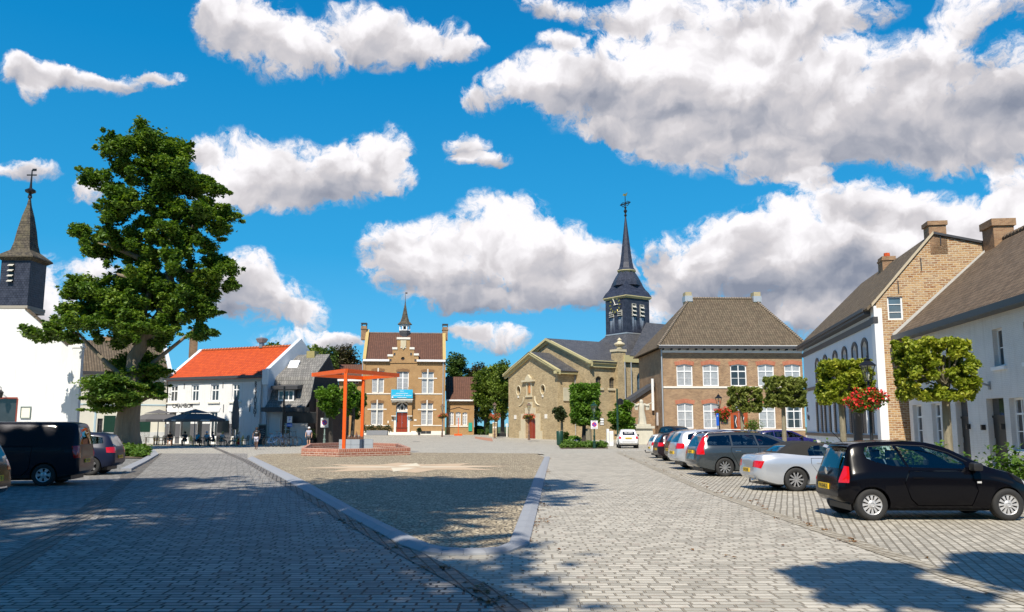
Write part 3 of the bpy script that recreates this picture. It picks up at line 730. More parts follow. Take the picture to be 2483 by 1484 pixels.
for i in range(4): sh_.f.append((i, i + 1, 6 + i, 5 + i))
sm = sh_.mesh('island_edge'); 
if sm.polygons[0].normal.z < 0: sm.flip_normals()
struct(link('island_edge', sm, Pebble))
# star of red and pale pavers let into the island
c0 = gh(985, 1131, .09)
def star(n, r0, r1, rot, sx=1, sy=1): return [(c0.x + sx * (r0 if i % 2 == 0 else r1) * math.cos(rot + math.pi * i / n), c0.y + sy * (r0 if i % 2 == 0 else r1) * math.sin(rot + math.pi * i / n), 0) for i in range(2 * n)]
PaleP = plain('pale_paver', (.64, .57, .43), .8, var=.15, vs=8); RedP = plain('terracotta_paver', (.52, .39, .26), .8, var=.2, vs=8)
gsheet('paving_star', star(8, 4.6, 2.6, .2), .067, RedP, 1); gsheet('paving_star_inner', star(4, 3.9, .8, 0), .071, PaleP, 1)
gsheet('paving_star_points', star(4, 1.9, .35, .78), .075, RedP, 1)
# kerb by the old tree and its planting bed
kp = [gnd(305, 1142), gnd(345, 1122), gnd(376, 1104), gnd(368, 1094), gnd(330, 1086)]
m = MB()
for a, b in zip(kp[:-1], kp[1:]):
    d = (b - a).normalized(); n = Vector((-d.y, d.x, 0)) * .2
    m.hexa([tuple(q) for q in (a - n, b - n, b + n, a + n)] + [(q.x, q.y, .10) for q in (a - n, b - n, b + n, a + n)])
struct(m.build('kerb', KerbM))
gsheet('planting_bed_soil', [gnd(262, 1112), gnd(355, 1113), gnd(366, 1098), gnd(350, 1086), gnd(255, 1086)], .05, Soil)
pm = MB(); pa_, pb_, pc_, pd_ = [gnd(*y1(x, y)) for x, y in ((640, 1264), (940, 1288), (925, 1262), (630, 1250))]
for i in range(7):
    for jx in range(5):
        p = pa_.lerp(pd_, i / 6).lerp(pb_.lerp(pc_, i / 6), jx / 4); pm.v.append((p.x, p.y, gz(p.x, p.y) + .014))
for i in range(6):
    for jx in range(4): a = i * 5 + jx; pm.f.append((a, a + 1, a + 6, a + 5))
pme = pm.mesh('path_red')
if pme.polygons[0].normal.z < 0: pme.flip_normals()
struct(link('path_red', pme, RedPave))

def ridge_roof(m, e0, e1, r0, r1, t=.14): m.slab([e0, e1, r1, r0], t)

def gutter(parent, u0, u1, v, z, r=.09, mat=None):
    m = MB(); m.box(u0, u1, v - r * 2, v, z - r, z + r); m.box(u0, u1, v - r * 1.7, v - .03, z + r + .002, z + r + .01); return m.build('gutter', mat or Zinc, parent)
def pipe(parent, u, v, z0, z1, mat=None, r=.05):
    return MB().tube([(u, v, z1), (u, v, z0)], r, 8).build('downpipe', mat or Zinc, parent, smooth=60)
def reframe(ob, Fc, root):
    m = Matrix.Translation((Fc.A.x, Fc.A.y, Fc.z0)) @ Matrix.Rotation(Fc.ang, 4, 'Z')
    r = Matrix.Translation(root.location) @ Matrix.Rotation(root.rotation_euler.z, 4, 'Z')
    ob.matrix_basis = r.inverted() @ m; return ob

# ================================================================== town hall
F = Facade(at(*zC(520, 1245), 137), at(*zC(1226, 1250), 138.3))
T = F.root('town_hall', 'ochre brick town hall with stepped gable, bell turret and red double door', 'building')
U = lambda x, y, v=0: F.uz(zC(x, y), v)
Ht = U(870, 620)[1]; Lt = F.len
wins = [((612,700),(710,893)), ((822,705),(920,900)), ((1033,708),(1132,900)), ((603,970),(703,1165)), ((1028,972),(1125,1168))]
rs = [F.rect(zC(*a), zC(*b)) for a, b in wins]
dr = F.rect(zC(815, 1055), zC(912, 1226))
g = lambda x, y: U(x, y, -.12)
wall('wall', [(0, -1), (Lt, -1), (Lt, Ht), (0, Ht)], [arch(r, .18) for r in rs] + [arch(dr, 0)], B_town, T, 0, .3)
for i, r in enumerate(rs):
    w = window(T, r, .25, 2, 3, Curtain, WhiteW, .13, split=.68, rise=.18, mull=.3 if i != 1 else .2)
    if i != 1:
        zc = r[2] + (r[3] - r[2]) * .68; MB().box(r[0] - .55, r[1] + .55, -.05, .02, zc - .09, zc + .09).box((r[0]+r[1])/2 - .1, (r[0]+r[1])/2 + .1, -.051, .03, r[2], r[3] + .35).build('stone_cross', StoneW, T)
    MB().prism([(r[0] - .15, r[3] - .15), (r[1] + .15, r[3] - .15), (r[1] + .1, r[3] + .18), ((r[0]+r[1])/2, r[3] + .38), (r[0] - .1, r[3] + .18)], -.015, -.002).build('window_arch', brick('arch_brick', (.22, .11, .05), (.28, .15, .07), (.25, .18, .1), .1, .6) if 'arch_brick' not in MATS else MATS['arch_brick'], T)
bz = U(650, 900)[1]; pz = U(650, 1170)[1]; wz = U(650, 1217)[1]
MB().box(0, U(768, 900)[0], -.08, 0, bz - .09, bz + .09).box(U(958, 900)[0], Lt, -.08, 0, bz - .09, bz + .09).build('string_course', StoneW, T)
MB().box(0, dr[0] - .9, -.06, 0, pz - .07, pz + .07).box(dr[1] + .9, Lt, -.06, 0, pz - .07, pz + .07).build('string_course', StoneW, T)
MB().box(-.04, dr[0] - .55, -.12, 0, -1, wz).box(dr[1] + .55, Lt + .04, -.12, 0, -1, wz).build('plinth', StoneW, T)
# corbel table under the gutter
m = MB()
for i in range(46):
    u = .25 + i * (Lt - .5) / 45
    if U(755, 620)[0] < u < U(992, 620)[0]: continue
    m.box(u - .07, u + .07, -.14, 0, Ht - .62, Ht - .3)
m.box(0, U(757, 620)[0], -.16, 0, Ht - .3, Ht - .1).box(U(990, 620)[0], Lt, -.16, 0, Ht - .3, Ht - .1); m.build('corbels', B_town, T)
for a, b in ((0, U(757, 620)[0]), (U(990, 620)[0], Lt)): gutter(T, a, b, -.15, Ht, .16, WhiteW)
# stepped gable
st = [(745,640),(745,580),(785,580),(785,520),(823,520),(823,435),(932,435),(932,520),(968,520),(968,572),(1005,572),(1005,640)]
sp = [g(*p) for p in st]; oc = g(872, 603)
oct_ = [(oc[0] + .3 * math.cos(k * math.pi / 5), oc[1] + .3 * math.sin(k * math.pi / 5)) for k in range(10)]
wall('stepped_gable', sp, [oct_], B_town, T, -.12, .2, thick=.5)
MB().add([(p[0], .06, p[1]) for p in oct_], [tuple(range(10))]).build('oculus', GlassD, T)
m = MB()
for (x0, x1, y) in ((742,788,578),(782,826,518),(820,935,433),(929,971,518),(965,1008,570)):
    a = g(x0, y); b = g(x1, y); m.box(a[0], b[0], -.25, .5, a[1] - .12, a[1] + .22)
m.build('coping', StoneW, T)
a, b = g(853, 513), g(900, 455); m = MB().box(a[0], b[0], -.2, -.125, a[1], b[1]); m.build('stone_plaque', StoneW, T)
c_ = ((a[0] + b[0]) / 2, (a[1] + b[1]) / 2)
MB().prism([(c_[0] - .45, c_[1] + .7), (c_[0] + .45, c_[1] + .7), (c_[0] + .42, c_[1] - .2), (c_[0], c_[1] - .85), (c_[0] - .42, c_[1] - .2)], -.27, -.2).build('coat_of_arms', Stone, T)
m = MB()
for (x, y) in ((802,560),(942,560),(768,610),(978,612)): q = g(x, y); m.box(q[0] - .14, q[0] + .14, -.15, -.121, q[1] - .3, q[1] + .1)
m.build('gable_slots', DarkP, T)
# roof
VR = 6.2; zr = F.uz(zC(888, 388), VR)[1]; ur0, ur1 = .35, Lt - .35
m = MB(); m.slab([(ur0, -.05, Ht + .1), (ur1, -.05, Ht + .1), (ur1, VR, zr), (ur0, VR, zr)]); m.slab([(ur0, VR * 2, Ht + .1), (ur1, VR * 2, Ht + .1), (ur1, VR, zr), (ur0, VR, zr)])
rf = m.build('roof', T_brown, T)
m = MB(); 
for i in range(60): u = ur0 + (ur1 - ur0) * i / 60; m.box(u, u + (ur1 - ur0) / 60 * .8, VR - .12, VR + .12, zr - .02, zr + .14)
m.build('ridge_tiles', B_chim, rf)
MB().prism([(0, -1), (0, Ht)], 0, 0) if False else None
for (u0, u1) in ((-.02, .38), (Lt - .38, Lt + .02)):
    m = MB(); P = [(-.1, -1), (2 * VR, -1), (2 * VR, Ht + .3), (VR, zr + .45), (-.1, Ht + .3)]
    for (v, z), (v2, z2) in zip(P, P[1:] + P[:1]): pass
    m.add([(u0, v, z) for v, z in P] + [(u1, v, z) for v, z in P], [(4,3,2,1,0), (5,6,7,8,9), (0,1,6,5), (1,2,7,6), (2,3,8,7), (3,4,9,8), (4,0,5,9)])
    m.build('end_gable', B_town, T)
    MB().slab([(u0 - .06, -.3, Ht + .25), (u1 + .06, -.3, Ht + .25), (u1 + .06, VR, zr + .6), (u0 - .06, VR, zr + .6)], .1).build('gable_coping', plain('ochre_coping', (.46, .34, .13), .8, var=.2) if 'ochre_coping' not in MATS else MATS['ochre_coping'], T)
for x0, x1, yt, yb in ((520, 568, 303, 395), (1207, 1253, 312, 400)):
    a = F.uz(zC(x0, yb), VR); b = F.uz(zC(x1, yt), VR); zt = b[1]
    ch = MB().box(a[0], b[0], VR - .7, VR + .7, a[1] - 1, zt - .55).box(a[0] - .08, b[0] + .08, VR - .78, VR + .78, zt - 1.1, zt - .9).build('chimney', B_chim, T)
    m = MB(); [m.box(u, u + .12, v, v + .12, zt - .549, zt - .16) for u in (a[0], b[0] - .12) for v in (VR - .7, VR + .58)]; m.box(a[0] - .05, b[0] + .05, VR - .75, VR + .75, zt - .159, zt); m.build('chimney_cap', DarkP, ch)
# bell turret
cu, cz = F.uz(zC(888, 388), VR); Z = lambda y: F.uz(zC(888, y), VR)[1]; ppm = 2050 / 143 * 2.12 * 1.65
tu = MB().lathe([(.95, Z(470)), (.9, Z(425)), (1.25 * .8, Z(372)), (.98, Z(368))], 8, (cu, VR, 0), rot=R(22.5)).build('turret_base', Slate, T)
m = MB()
for k in range(8):
    t = R(22.5) + k * math.pi / 4; m.tube([(cu + .88 * math.cos(t), VR + .88 * math.sin(t), Z(368)), (cu + .88 * math.cos(t), VR + .88 * math.sin(t), Z(318))], .13, 6)
m.lathe([(.95, Z(368)), (.95, Z(360))], 8, (cu, VR, 0), rot=R(22.5)); m.lathe([(.98, Z(326)), (.98, Z(313))], 8, (cu, VR, 0), rot=R(22.5))
m.build('turret_arcade', WhiteW, tu); MB().lathe([(.42, Z(360)), (.36, Z(350)), (.2, Z(335)), (.05, Z(328))], 12, (cu, VR, 0)).build('bell', DarkP, tu)
MB().lathe([(1.3, Z(315)), (1.28, Z(312)), (.82, Z(290)), (.55, Z(250)), (.3, Z(190)), (.12, Z(145)), (.05, Z(110)), (.02, Z(45))], 8, (cu, VR, 0), rot=R(22.5)).build('turret_spire', SlateM, tu)
MB().box(cu - .02, cu + .35, VR - .02, VR + .02, Z(52), Z(42)).build('vane', Black, tu)
# door, tracery, porch with balcony
d = MB().box(dr[0] + .08, (dr[0]+dr[1])/2 - .01, .16, .22, dr[2], dr[3] - .05).box((dr[0]+dr[1])/2 + .01, dr[1] - .08, .16, .22, dr[2], dr[3] - .05).build('door', DoorR, T)
MB().box(dr[0] + .15, dr[0] + 1.1, .13, .16, dr[3] - .5, dr[3] - .42).box(dr[1] - 1.1, dr[1] - .15, .13, .16, dr[3] - .5, dr[3] - .42).box(dr[0] + .15, dr[0] + 1.1, .13, .16, dr[2] + .6, dr[2] + .68).box(dr[1] - 1.1, dr[1] - .15, .13, .16, dr[2] + .6, dr[2] + .68).build('hinge_strap', Black, d)
MB().lathe([(.05, .1), (.05, .16)], 8, ((dr[0]+dr[1])/2 + .12, 0, dr[2] + 1.5), axis='y').build('door_handle', GreyM, d)
m = MB().box(dr[0] - .32, dr[0], -.08, .2, dr[2] - .4, dr[3]).box(dr[1], dr[1] + .32, -.08, .2, dr[2] - .4, dr[3]).box(dr[0] - .3, dr[1] + .3, -.06, .0, dr[3], dr[3] + .3)
cx = (dr[0] + dr[1]) / 2; hw = (dr[1] - dr[0]) / 2 + .2; zt = U(865, 972)[1]; zb = dr[3] + .3
def bow(s, n=8): return [(cx + s * hw * (1 - (k / n) ** 1.8), -.05, zb + (zt - zb) * math.sin(k / n * math.pi / 2)) for k in range(n + 1)]
m.tube(bow(1), .13, 6); m.tube(bow(-1), .13, 6)
for s in (-.5, .5): m.tube([(cx + s * hw * .9, -.04, zb), (cx + s * hw * .75, -.04, zb + (zt - zb) * .4), (cx + s * hw * .1, -.04, zb + (zt - zb) * .75)], .07, 6); m.tube([(cx + s * hw * .35, -.04, zb), (cx + s * hw * .42, -.04, zb + (zt-zb) * .35), (cx, -.04, zb + (zt - zb) * .9)], .06, 6)
m.build('door_surround', StoneW, T)
MB().prism([(cx - hw, zb), (cx + hw, zb), (cx + hw * .72, zb + (zt-zb) * .55), (cx, zt), (cx - hw * .72, zb + (zt-zb) * .55)], -.02, -.005).build('fanlight', GlassD, T)
m = MB().prism([(cx - hw * .9, zb), (cx - hw * .45, zb), (cx - hw * .55, zb + .6)], -.045, -.025).prism([(cx + hw * .9, zb), (cx + hw * .45, zb), (cx + hw * .55, zb + .6)], -.045, -.025); m.build('fanlight_frame', WhiteW, T)
a, b = F.rect(zC(770, 940), zC(958, 958), -1)[0:2]; za = U(860, 946, -1)[1]; bt = U(860, 868, -1)[1]
MB().box(a, b, -1.1, 0, za - .14, za).box(a + .1, b - .1, -1.0, 0, za - .34, za - .141).build('balcony', StoneW, T)
MB().box(a + .12, b - .12, -1.0, -.85, za, bt - .1).box(a + .12, a + .27, -.849, 0, za, bt - .1).box(b - .27, b - .12, -.849, 0, za, bt - .1).box(a, a + .8, -1.05, -.7, bt - .099, bt + .45).box(b - .8, b, -1.05, -.7, bt - .099, bt + .45).build('balcony_parapet', B_town, T)
for s, u0 in ((1, a + .15), (-1, b - .85)):
    MB().prism([(u0, za - .35), (u0 + .7, za - .35), (u0 + .7, za - 2.6), (u0, za - 2.6)], -.5, 0).build('corbel_pier', B_town, T)
    MB().box(u0 - .05, u0 + .75, -.62, 0, za - .55, za - .38).box(u0 - .05, u0 + .75, -.56, 0, za - 2.75, za - 2.61).build('pier_stone', StoneW, T)
Cyan = plain('cyan_banner', (.02, .42, .66), .5, var=.08)
bn = MB().box(a + .05, b - .05, -1.13, -1.11, za + .12, bt + .05).build('banner', Cyan, None); bn.matrix_basis = Matrix.Translation(T.location) @ Matrix.Rotation(F.ang, 4, 'Z')
tag(bn, 'bright cyan banner with white lettering hung over the town hall balcony', 'banner')
bc = (a + b) / 2; bw_, bh_ = b - a, bt - za; text(bn, 'machthebbers & mensen', bw_ / 11.5, bc, -1.133, za + bh_ * .40, WhiteW, depth=.002); text(bn, 'MAAS', bw_ / 15, bc, -1.133, za + bh_ * .85, WhiteW, depth=.002)
MB().box(a + .15, a + .15 + bh_ * .16, -1.14, -1.131, za + .18, za + .18 + bh_ * .16).box(bc - bw_ * .2, bc + bw_ * .2, -1.14, -1.131, za + bh_ * .14, za + bh_ * .18).box(bc - bw_ * .27, bc + bw_ * .27, -1.14, -1.131, za + bh_ * .60, za + bh_ * .64).build('banner_print', WhiteW, bn)
MB().box(dr[0] - 1.4, dr[1] + 1.4, -1.3, 0, -1, .12).build('step', StoneW, T); MB().box(dr[0] - .7, dr[1] + .7, -.8, 0, .121, .45).build('step', StoneW, T)
for x in (522, 1222): pipe(T, U(x, 700)[0] + (.15 if x < 600 else -.15), -.12, -.5, Ht - .1, Zinc, .09)
for (x, y, w_, h_) in ((785,1126,.25,.28),(938,1122,.25,.28),(978,1124,.4,.28),(747,1140,.2,.4)): q = U(x, y); MB().box(q[0] - w_/2, q[0] + w_/2, -.05, 0, q[1] - h_/2, q[1] + h_/2).build('wall_plate', StoneW, T)
for x in (622, 665, 1046, 1090): q = U(x, 1235); MB().box(q[0] - .4, q[0] + .4, -.13, -.121, q[1] - .1, q[1] + .35).build('cellar_window', GlassD, T)
# annex on the right
Fa = Facade(F.world(Lt + .3, 2.5, 0), F.world(Lt + 18, 2.5, 0)); Ua = lambda x, y, v=0: Fa.uz(zC(x, y), v)
A_ = Fa.root('town_hall_annex', 'low ochre brick annex with brown tiled roof and three narrow white windows', 'building')
La = Ua(1475, 1200)[0]; Ha = Ua(1300, 955)[1]; ar = [Fa.rect(zC(*p), zC(*q)) for p, q in (((1264,1055),(1303,1166)), ((1320,1055),(1362,1168)), ((1378,1057),(1418,1168)))]
wall('wall', [(0, -1), (La, -1), (La, Ha), (0, Ha)], [arch(r, .12) for r in ar], B_town, A_, 0, .25)
for r in ar: window(A_, r, .2, 2, 3, Curtain, WhiteW, .12, split=.999 if 0 else .75, rise=.12)
MB().box(Ua(1255, 1172)[0], Ua(1425, 1172)[0], -.1, 0, ar[0][2] - .3, ar[0][2] - .08).build('sill', StoneW, A_)
q0, q1_, q2_ = Ua(1245, 1033), Ua(1345, 1012), Ua(1435, 1033); MB().tube([(q0[0], -.03, q0[1]), ((q0[0]+q1_[0])/2, -.03, q1_[1] - .28), (q1_[0], -.03, q1_[1]), ((q2_[0]+q1_[0])/2, -.03, q1_[1] - .28), (q2_[0], -.03, q2_[1])], .08, 5).build('arch_moulding', B_chim, A_)
vr = 4.5; ra = Fa.uz(zC(1306, 757), vr); rb = Fa.uz(zC(1483, 760), vr)
MB().slab([(-.1, -.35, Ha), (La + .5, -.35, Ha), (rb[0] + .3, vr, ra[1]), (-.1, vr, ra[1])], .15).build('roof', T_brown, A_)
MB().add([(La, 0, -1), (La, 2*vr, -1), (La, 2*vr, Ha), (La, vr, ra[1]), (La, 0, Ha)], [(0,1,2,3,4)]).build('side_wall', B_town, A_)
gutter(A_, -.1, La + .5, -.3, Ha - .05, .12, WhiteW)
q = Ua(1444, 1182); MB().box(q[0] - .3, q[0] + .3, -.12, 0, q[1] - .7, q[1] + .7).build('green_panel', plain('green_sign', (.02, .35, .25), .5), A_)
# annex on the left
Fl = Facade(F.world(-16, 3, 0), F.world(-.1, 3, 0)); Ul = lambda x, y, v=0: Fl.uz(zC(x, y), v)
A2 = Fl.root('side_wing', 'brick side wing with brown roof behind the trees left of the town hall', 'building')
u0 = Ul(330, 780)[0]; Hl = Ul(420, 782)[1]; rl = Fl.uz(zC(345, 652), 4)
wr_ = Fl.rect(zC(395, 792), zC(497, 815)); wall('wall', [(u0, -1), (Fl.len, -1), (Fl.len, Hl), (u0, Hl)], [arch(wr_)], B_town, A2, 0, .2); window(A2, wr_, .15, 4, 1, GlassD, WhiteW, .1)
MB().slab([(u0 - .3, -.3, Hl), (Fl.len, -.3, Hl), (Fl.len, 4, rl[1]), (u0 - .3, 4, rl[1])]).build('roof', T_brown, A2); gutter(A2, u0 - .3, Fl.len, -.3, Hl - .1, .15, WhiteW)

# ================================================================== church
F1 = Facade(at(1233, 1062, 115.5), at(1353, 1066, 106)); n1 = F1.n
CH = F1.root('church', 'yellow brown brick church with pale door surround and slender slate spire', 'church')
C = lambda x, y, v=0: F1.uz(zD(x, y), v)
Lc = F1.len; He = (C(175, 760)[1] + C(590, 715)[1]) / 2; ap = C(345, 590); ap = (Lc / 2, ap[1])
dd = C(325, 1283)[0], C(415, 1283)[0]; dz0, dz1 = C(370, 1283)[1], C(370, 1080)[1]
ov = lambda c, a, b, n=12: [(c[0] + a * math.cos(2*math.pi*k/n), c[1] + b * math.sin(2*math.pi*k/n)) for k in range(n)]
o1, o2 = C(264, 875), C(470, 866); ni = F1.rect(zD(340, 898), zD(369, 822))
dpoly = arch((dd[0], dd[1], dz0 - .3, dz1), .7, 8)
wall('front_wall', [(0, -1), (Lc, -1), (Lc, He), (ap[0], ap[1]), (0, He)], [ov(o1, .45, .56), ov(o2, .45, .56), arch(ni, .4), dpoly], B_church, CH, 0, .45)
for o in (o1, o2):
    MB().add([(p[0], .4, p[1]) for p in ov(o, .48, .6)], [tuple(range(12))]).build('oculus', GlassD, CH)
    rg = ov(o, .53, .65, 20); MB().tube([(p[0], -.02, p[1]) for p in rg + rg[:1]], .07, 5).build('oculus_ring', Stone, CH); MB().box(o[0] - .14, o[0] + .14, -.1, 0, o[1] - .95, o[1] - .72).build('oculus_block', StoneW, CH)
MB().add([(p[0], .4, p[1]) for p in arch((ni[0], ni[1], ni[2], ni[3]), .4)], [tuple(range(9))]).build('niche', Stone, CH)
nc = (ni[0] + ni[1]) / 2
MB().box(ni[0] - .25, ni[0], -.08, 0, ni[2] - .3, ni[3] + .2).box(ni[1], ni[1] + .25, -.08, 0, ni[2] - .3, ni[3] + .2).box(ni[0] - .4, ni[1] + .4, -.15, 0, ni[2] - .5, ni[2] - .3).box(ni[0] - .25, ni[1] + .25, -.08, 0, ni[3] + .2, ni[3] + .4).build('niche_frame', Stone, CH)
MB().lathe([(.3, ni[2]), (.34, ni[2] + .5), (.25, ni[2] + 1.3), (.32, ni[2] + 1.6), (.1, ni[2] + 1.85), (.16, ni[2] + 2.0), (.14, ni[2] + 2.25), (.02, ni[2] + 2.35)], 10, (nc, .2, 0)).build('niche_figure', plain('painted_figure', (.5, .22, .08), .6), CH, smooth=True)
pa, pb = C(303, 788), C(412, 775); pt = C(357, 745)
MB().prism([(nc - .6, pa[1]), (nc + .6, pa[1]), (nc + .6, pt[1] - .4), (nc, pt[1] + .1), (nc - .6, pt[1] - .4)], -.3, 0).box(nc - 1.4, nc + 1.4, -.35, 0, pa[1] - .25, pa[1] - .01).build('niche_pediment', Stone, CH)
# scroll volutes and stepped stone door surround
for s, q in ((-1, C(305, 930)), (1, C(402, 918))):
    e = C(262, 1003) if s < 0 else C(460, 992); zt_ = C(350, 925)[1]
    MB().tube([(nc + s * 1.3, -.02, zt_), (nc + s * 1.35, -.02, zt_ - .5), (nc + s * 1.6, -.02, zt_ - .9), (nc + s * 2.1, -.02, zt_ - 1.15), (nc + s * 2.4, -.02, zt_ - 1.15)], [.13, .12, .11, .10, .09], 6).build('scroll', Stone, CH, smooth=60)
dc = (dd[0] + dd[1]) / 2; hwd = (dd[1] - dd[0]) / 2; zs1 = C(370, 970)[1]; zs2 = C(370, 1020)[1]; zs3 = C(370, 1070)[1]
m = MB()
for s in (-1, 1):
    x = lambda a, b: (dc + s * a, dc + s * b) if s > 0 else (dc - b, dc - a)
    a, b = x(hwd, hwd + .95); m.box(a, b, -.16, .0, -1, zs3)
    a, b = x(hwd + .95, hwd + 1.4); m.box(a, b, -.13, .0, -1, 1.0)
    a, b = x(.5, hwd - .05); m.box(a, b, -.16, 0, zs3 + .0, zs2)
m.box(dc - .5, dc + .5, -.16, 0, zs3 + .0, zs1); m.prism([(dc - hwd - .001, dz1 - .7), *[(p[0], p[1]) for p in reversed(dpoly[2:])], (dc + hwd + .001, dz1 - .7), (dc + hwd + .001, zs3), (dc - hwd - .001, zs3)], -.16, -.01)
m.build('door_surround', Stone, CH)
MB().add([(p[0], .38, p[1]) for p in dpoly], [tuple(range(len(dpoly)))]).box(dc - .03, dc + .03, .34, .379, dz0, dz1 - .1).build('door', DoorR, CH)
for (x, y) in ((237,1099),(497,1092)): q = C(x, y); MB().box(q[0] - .27, q[0] + .27, -.06, 0, q[1] - .27, q[1] + .27).build('wall_plaque', StoneW, CH)
def rake(root, u0, u1, ua, ze, za, v0, v1, mat=StoneY, t=.55, ov_=.7):
    m = MB()
    for s, ue in ((1, u0), (-1, u1)):
        du = ua - ue; k = (za - ze) / abs(du); ex = ue - (ov_ if s > 0 else -ov_); ze2 = ze - k * ov_
        P = [(ex, ze2), (ua, za), (ua, za + t), (ex, ze2 + t)]
        m.prism(P, v0, v0 + .25); P2 = [(ex, ze2 + t * .55), (ua, za + t * .55), (ua, za + t * 1.12), (ex, ze2 + t * 1.12)]; m.prism(P2, v0 - .3, v0 + .001)
    return m.build('raking_cornice', mat, root)
rake(CH, 0, Lc, ap[0], He, ap[1], -.25, 0)
F2 = Facade((F1.B.x, F1.B.y) if hasattr(F1, 'B') else tuple((F1.A + F1.t * Lc)[:2]), tuple((F1.A + F1.t * Lc + n1 * 10)[:2])); F2.z0 = F1.z0
VP_ = F2.u(zD(745, 900)); 
reframe(wall('side_wall', [(0, -1), (VP_, -1), (VP_, He), (0, He)], [], B_church, CH), F2, CH)
nb_ = [F2.uz(zD(642, 962)), F2.uz(zD(694, 850))]
reframe(MB().box(nb_[0][0], VP_ - .1, -.12, 0, nb_[0][1], nb_[1][1]).build('notice_board', plain('notice_board_face', (.5, .47, .36), .5, var=.4, vs=2), CH), F2, CH)
reframe(MB().box(-.6, VP_, -.55, 0, He - .2, He + .15).build('cornice', StoneY, CH), F2, CH)
m = MB(); t_ = .62
m.slab([(-.7, -.55, He - .0 + t_ - .45), (-.7, VP_ + .3, He + t_ - .45), (ap[0], VP_ + .3, ap[1] + t_), (ap[0], -.55, ap[1] + t_)], .12); m.slab([(Lc + .7, -.55, He + t_ - .45), (Lc + .7, VP_ + .3, He + t_ - .45), (ap[0], VP_ + .3, ap[1] + t_), (ap[0], -.55, ap[1] + t_)], .12)
m.build('porch_roof', Slate, CH)
# nave
na = C(520, 470, VP_); nr = C(865, 650, VP_); nu1 = nr[0]; nua = na[0]; nu0 = 2 * nua - nu1; Hn = nr[1]
wall('nave_front_wall', [(nu0, -1), (nu1, -1), (nu1, Hn), (nua, na[1]), (nu0, Hn)], [], B_church, CH, VP_, .3)
rake(CH, nu0, nu1, nua, Hn, na[1], VP_ - .25, 0)
F3 = Facade(tuple(F1.world(nu1, VP_, 0)[:2]), tuple(F1.world(nu1, VP_ + 30, 0)[:2])); F3.z0 = F1.z0
Ln = F3.u(zD(1150, 900)); D3 = lambda x, y, v=0: F3.uz(zD(x, y), v)
w3 = [F3.rect(zD(918, 848), zD(965, 752)), F3.rect(zD(1033, 852), zD(1077, 760))]
reframe(wall('nave_side_wall', [(0, -1), (Ln, -1), (Ln, Hn), (0, Hn)], [arch(r, .3) for r in w3], B_church, CH, 0, .35), F3, CH)
for r in w3:
    reframe(window(CH, r, .3, 2, 4, plain('leaded_glass', (.16, .14, .10), .3, var=.3, vs=6) if 'leaded_glass' not in MATS else MATS['leaded_glass'], DarkP, .06, rise=.3), F3, CH)
    reframe(MB().box(r[0] - .25, r[1] + .25, -.15, 0, r[2] - .3, r[2] - .02).build('sill', Stone, CH), F3, CH)
reframe(MB().box(-.5, Ln, -.5, 0, Hn + .1, Hn + .5).box(-.2, Ln, -.3, 0, Hn - .35, Hn + .09).build('cornice', StoneY, CH), F3, CH)
m = MB(); ve = VP_ + Ln + 6
for ue in (nu0 - .8, nu1 + .6): m.slab([(ue, VP_ - .5, Hn + .35), (ue, ve, Hn + .35), (nua, ve, na[1] + .62), (nua, VP_ - .5, na[1] + .62)], .12)
m.build('nave_roof', Slate, CH)
# choir wall and pier with urn
F4 = Facade(tuple(F3.world(Ln - .2, -.55, 0)[:2]), tuple(F3.world(Ln + 20, -.55, 0)[:2])); F4.z0 = F1.z0
h4 = F4.uz(zD(1280, 640))[1]; r4 = F4.rect(zD(1270, 945), zD(1334, 716)); L4 = F4.u(zD(1400, 900)) + 3
reframe(wall('choir_wall', [(0, -1), (L4, -1), (L4, h4), (0, h4)], [arch(r4, .6)], B_church, CH, 0, .4), F4, CH)
reframe(window(CH, r4, .35, 3, 5, GlassB, DarkP, .07, rise=.6, split=None), F4, CH)
reframe(MB().box(-.2, L4, -.35, 0, h4, h4 + .9).build('cornice', StoneY, CH), F4, CH)
p0_ = F4.uz(zD(1103, 640), -.3); p1_ = F4.uz(zD(1183, 545), -.3)
reframe(MB().box(p0_[0] + .2, p1_[0] - .1, -.12, 1.2, -1, p1_[1]).build('pier', B_church, CH), F4, CH)
reframe(MB().box(p0_[0] + .08, p1_[0] + .02, -.22, 1.3, p1_[1], p1_[1] + .3).lathe([(.4, p1_[1] + .36), (.42, p1_[1] + .5), (.25, p1_[1] + .6), (.72, p1_[1] + .9), (.7, p1_[1] + 1.05), (.35, p1_[1] + 1.2), (.22, p1_[1] + 1.35), (.3, p1_[1] + 1.5), (.08, p1_[1] + 1.75), (.02, p1_[1] + 1.8)], 14, ((p0_[0] + p1_[0]) / 2, .2, 0)).build('urn', Stone, CH), F4, CH)
rz = F4.uz(zD(1375, 300), 6.5)[1]; us_ = F4.u(zD(1345, 300), 6.5)
reframe(MB().slab([(.6, -.4, h4 + .85), (L4 + 6, -.4, h4 + .85), (L4 + 6, 6.5, rz), (us_, 6.5, rz)], .15).slab([(us_ - 1, 14, h4 + .85), (L4 + 6, 14, h4 + .85), (L4 + 6, 6.5, rz), (us_, 6.5, rz)], .15).build('choir_roof', Slate, CH), F4, CH)
for x, y0_, y1_ in ((1140, 650, 1000), (1193, 625, 1000)): q = F4.uz(zD(x, 800)); reframe(pipe(CH, q[0], -.62, 2, h4, Zinc, .07), F4, CH)
q = F2.uz(zD(738, 800)); reframe(pipe(CH, VP_ - .1, -.1, .5, He), F2, CH)
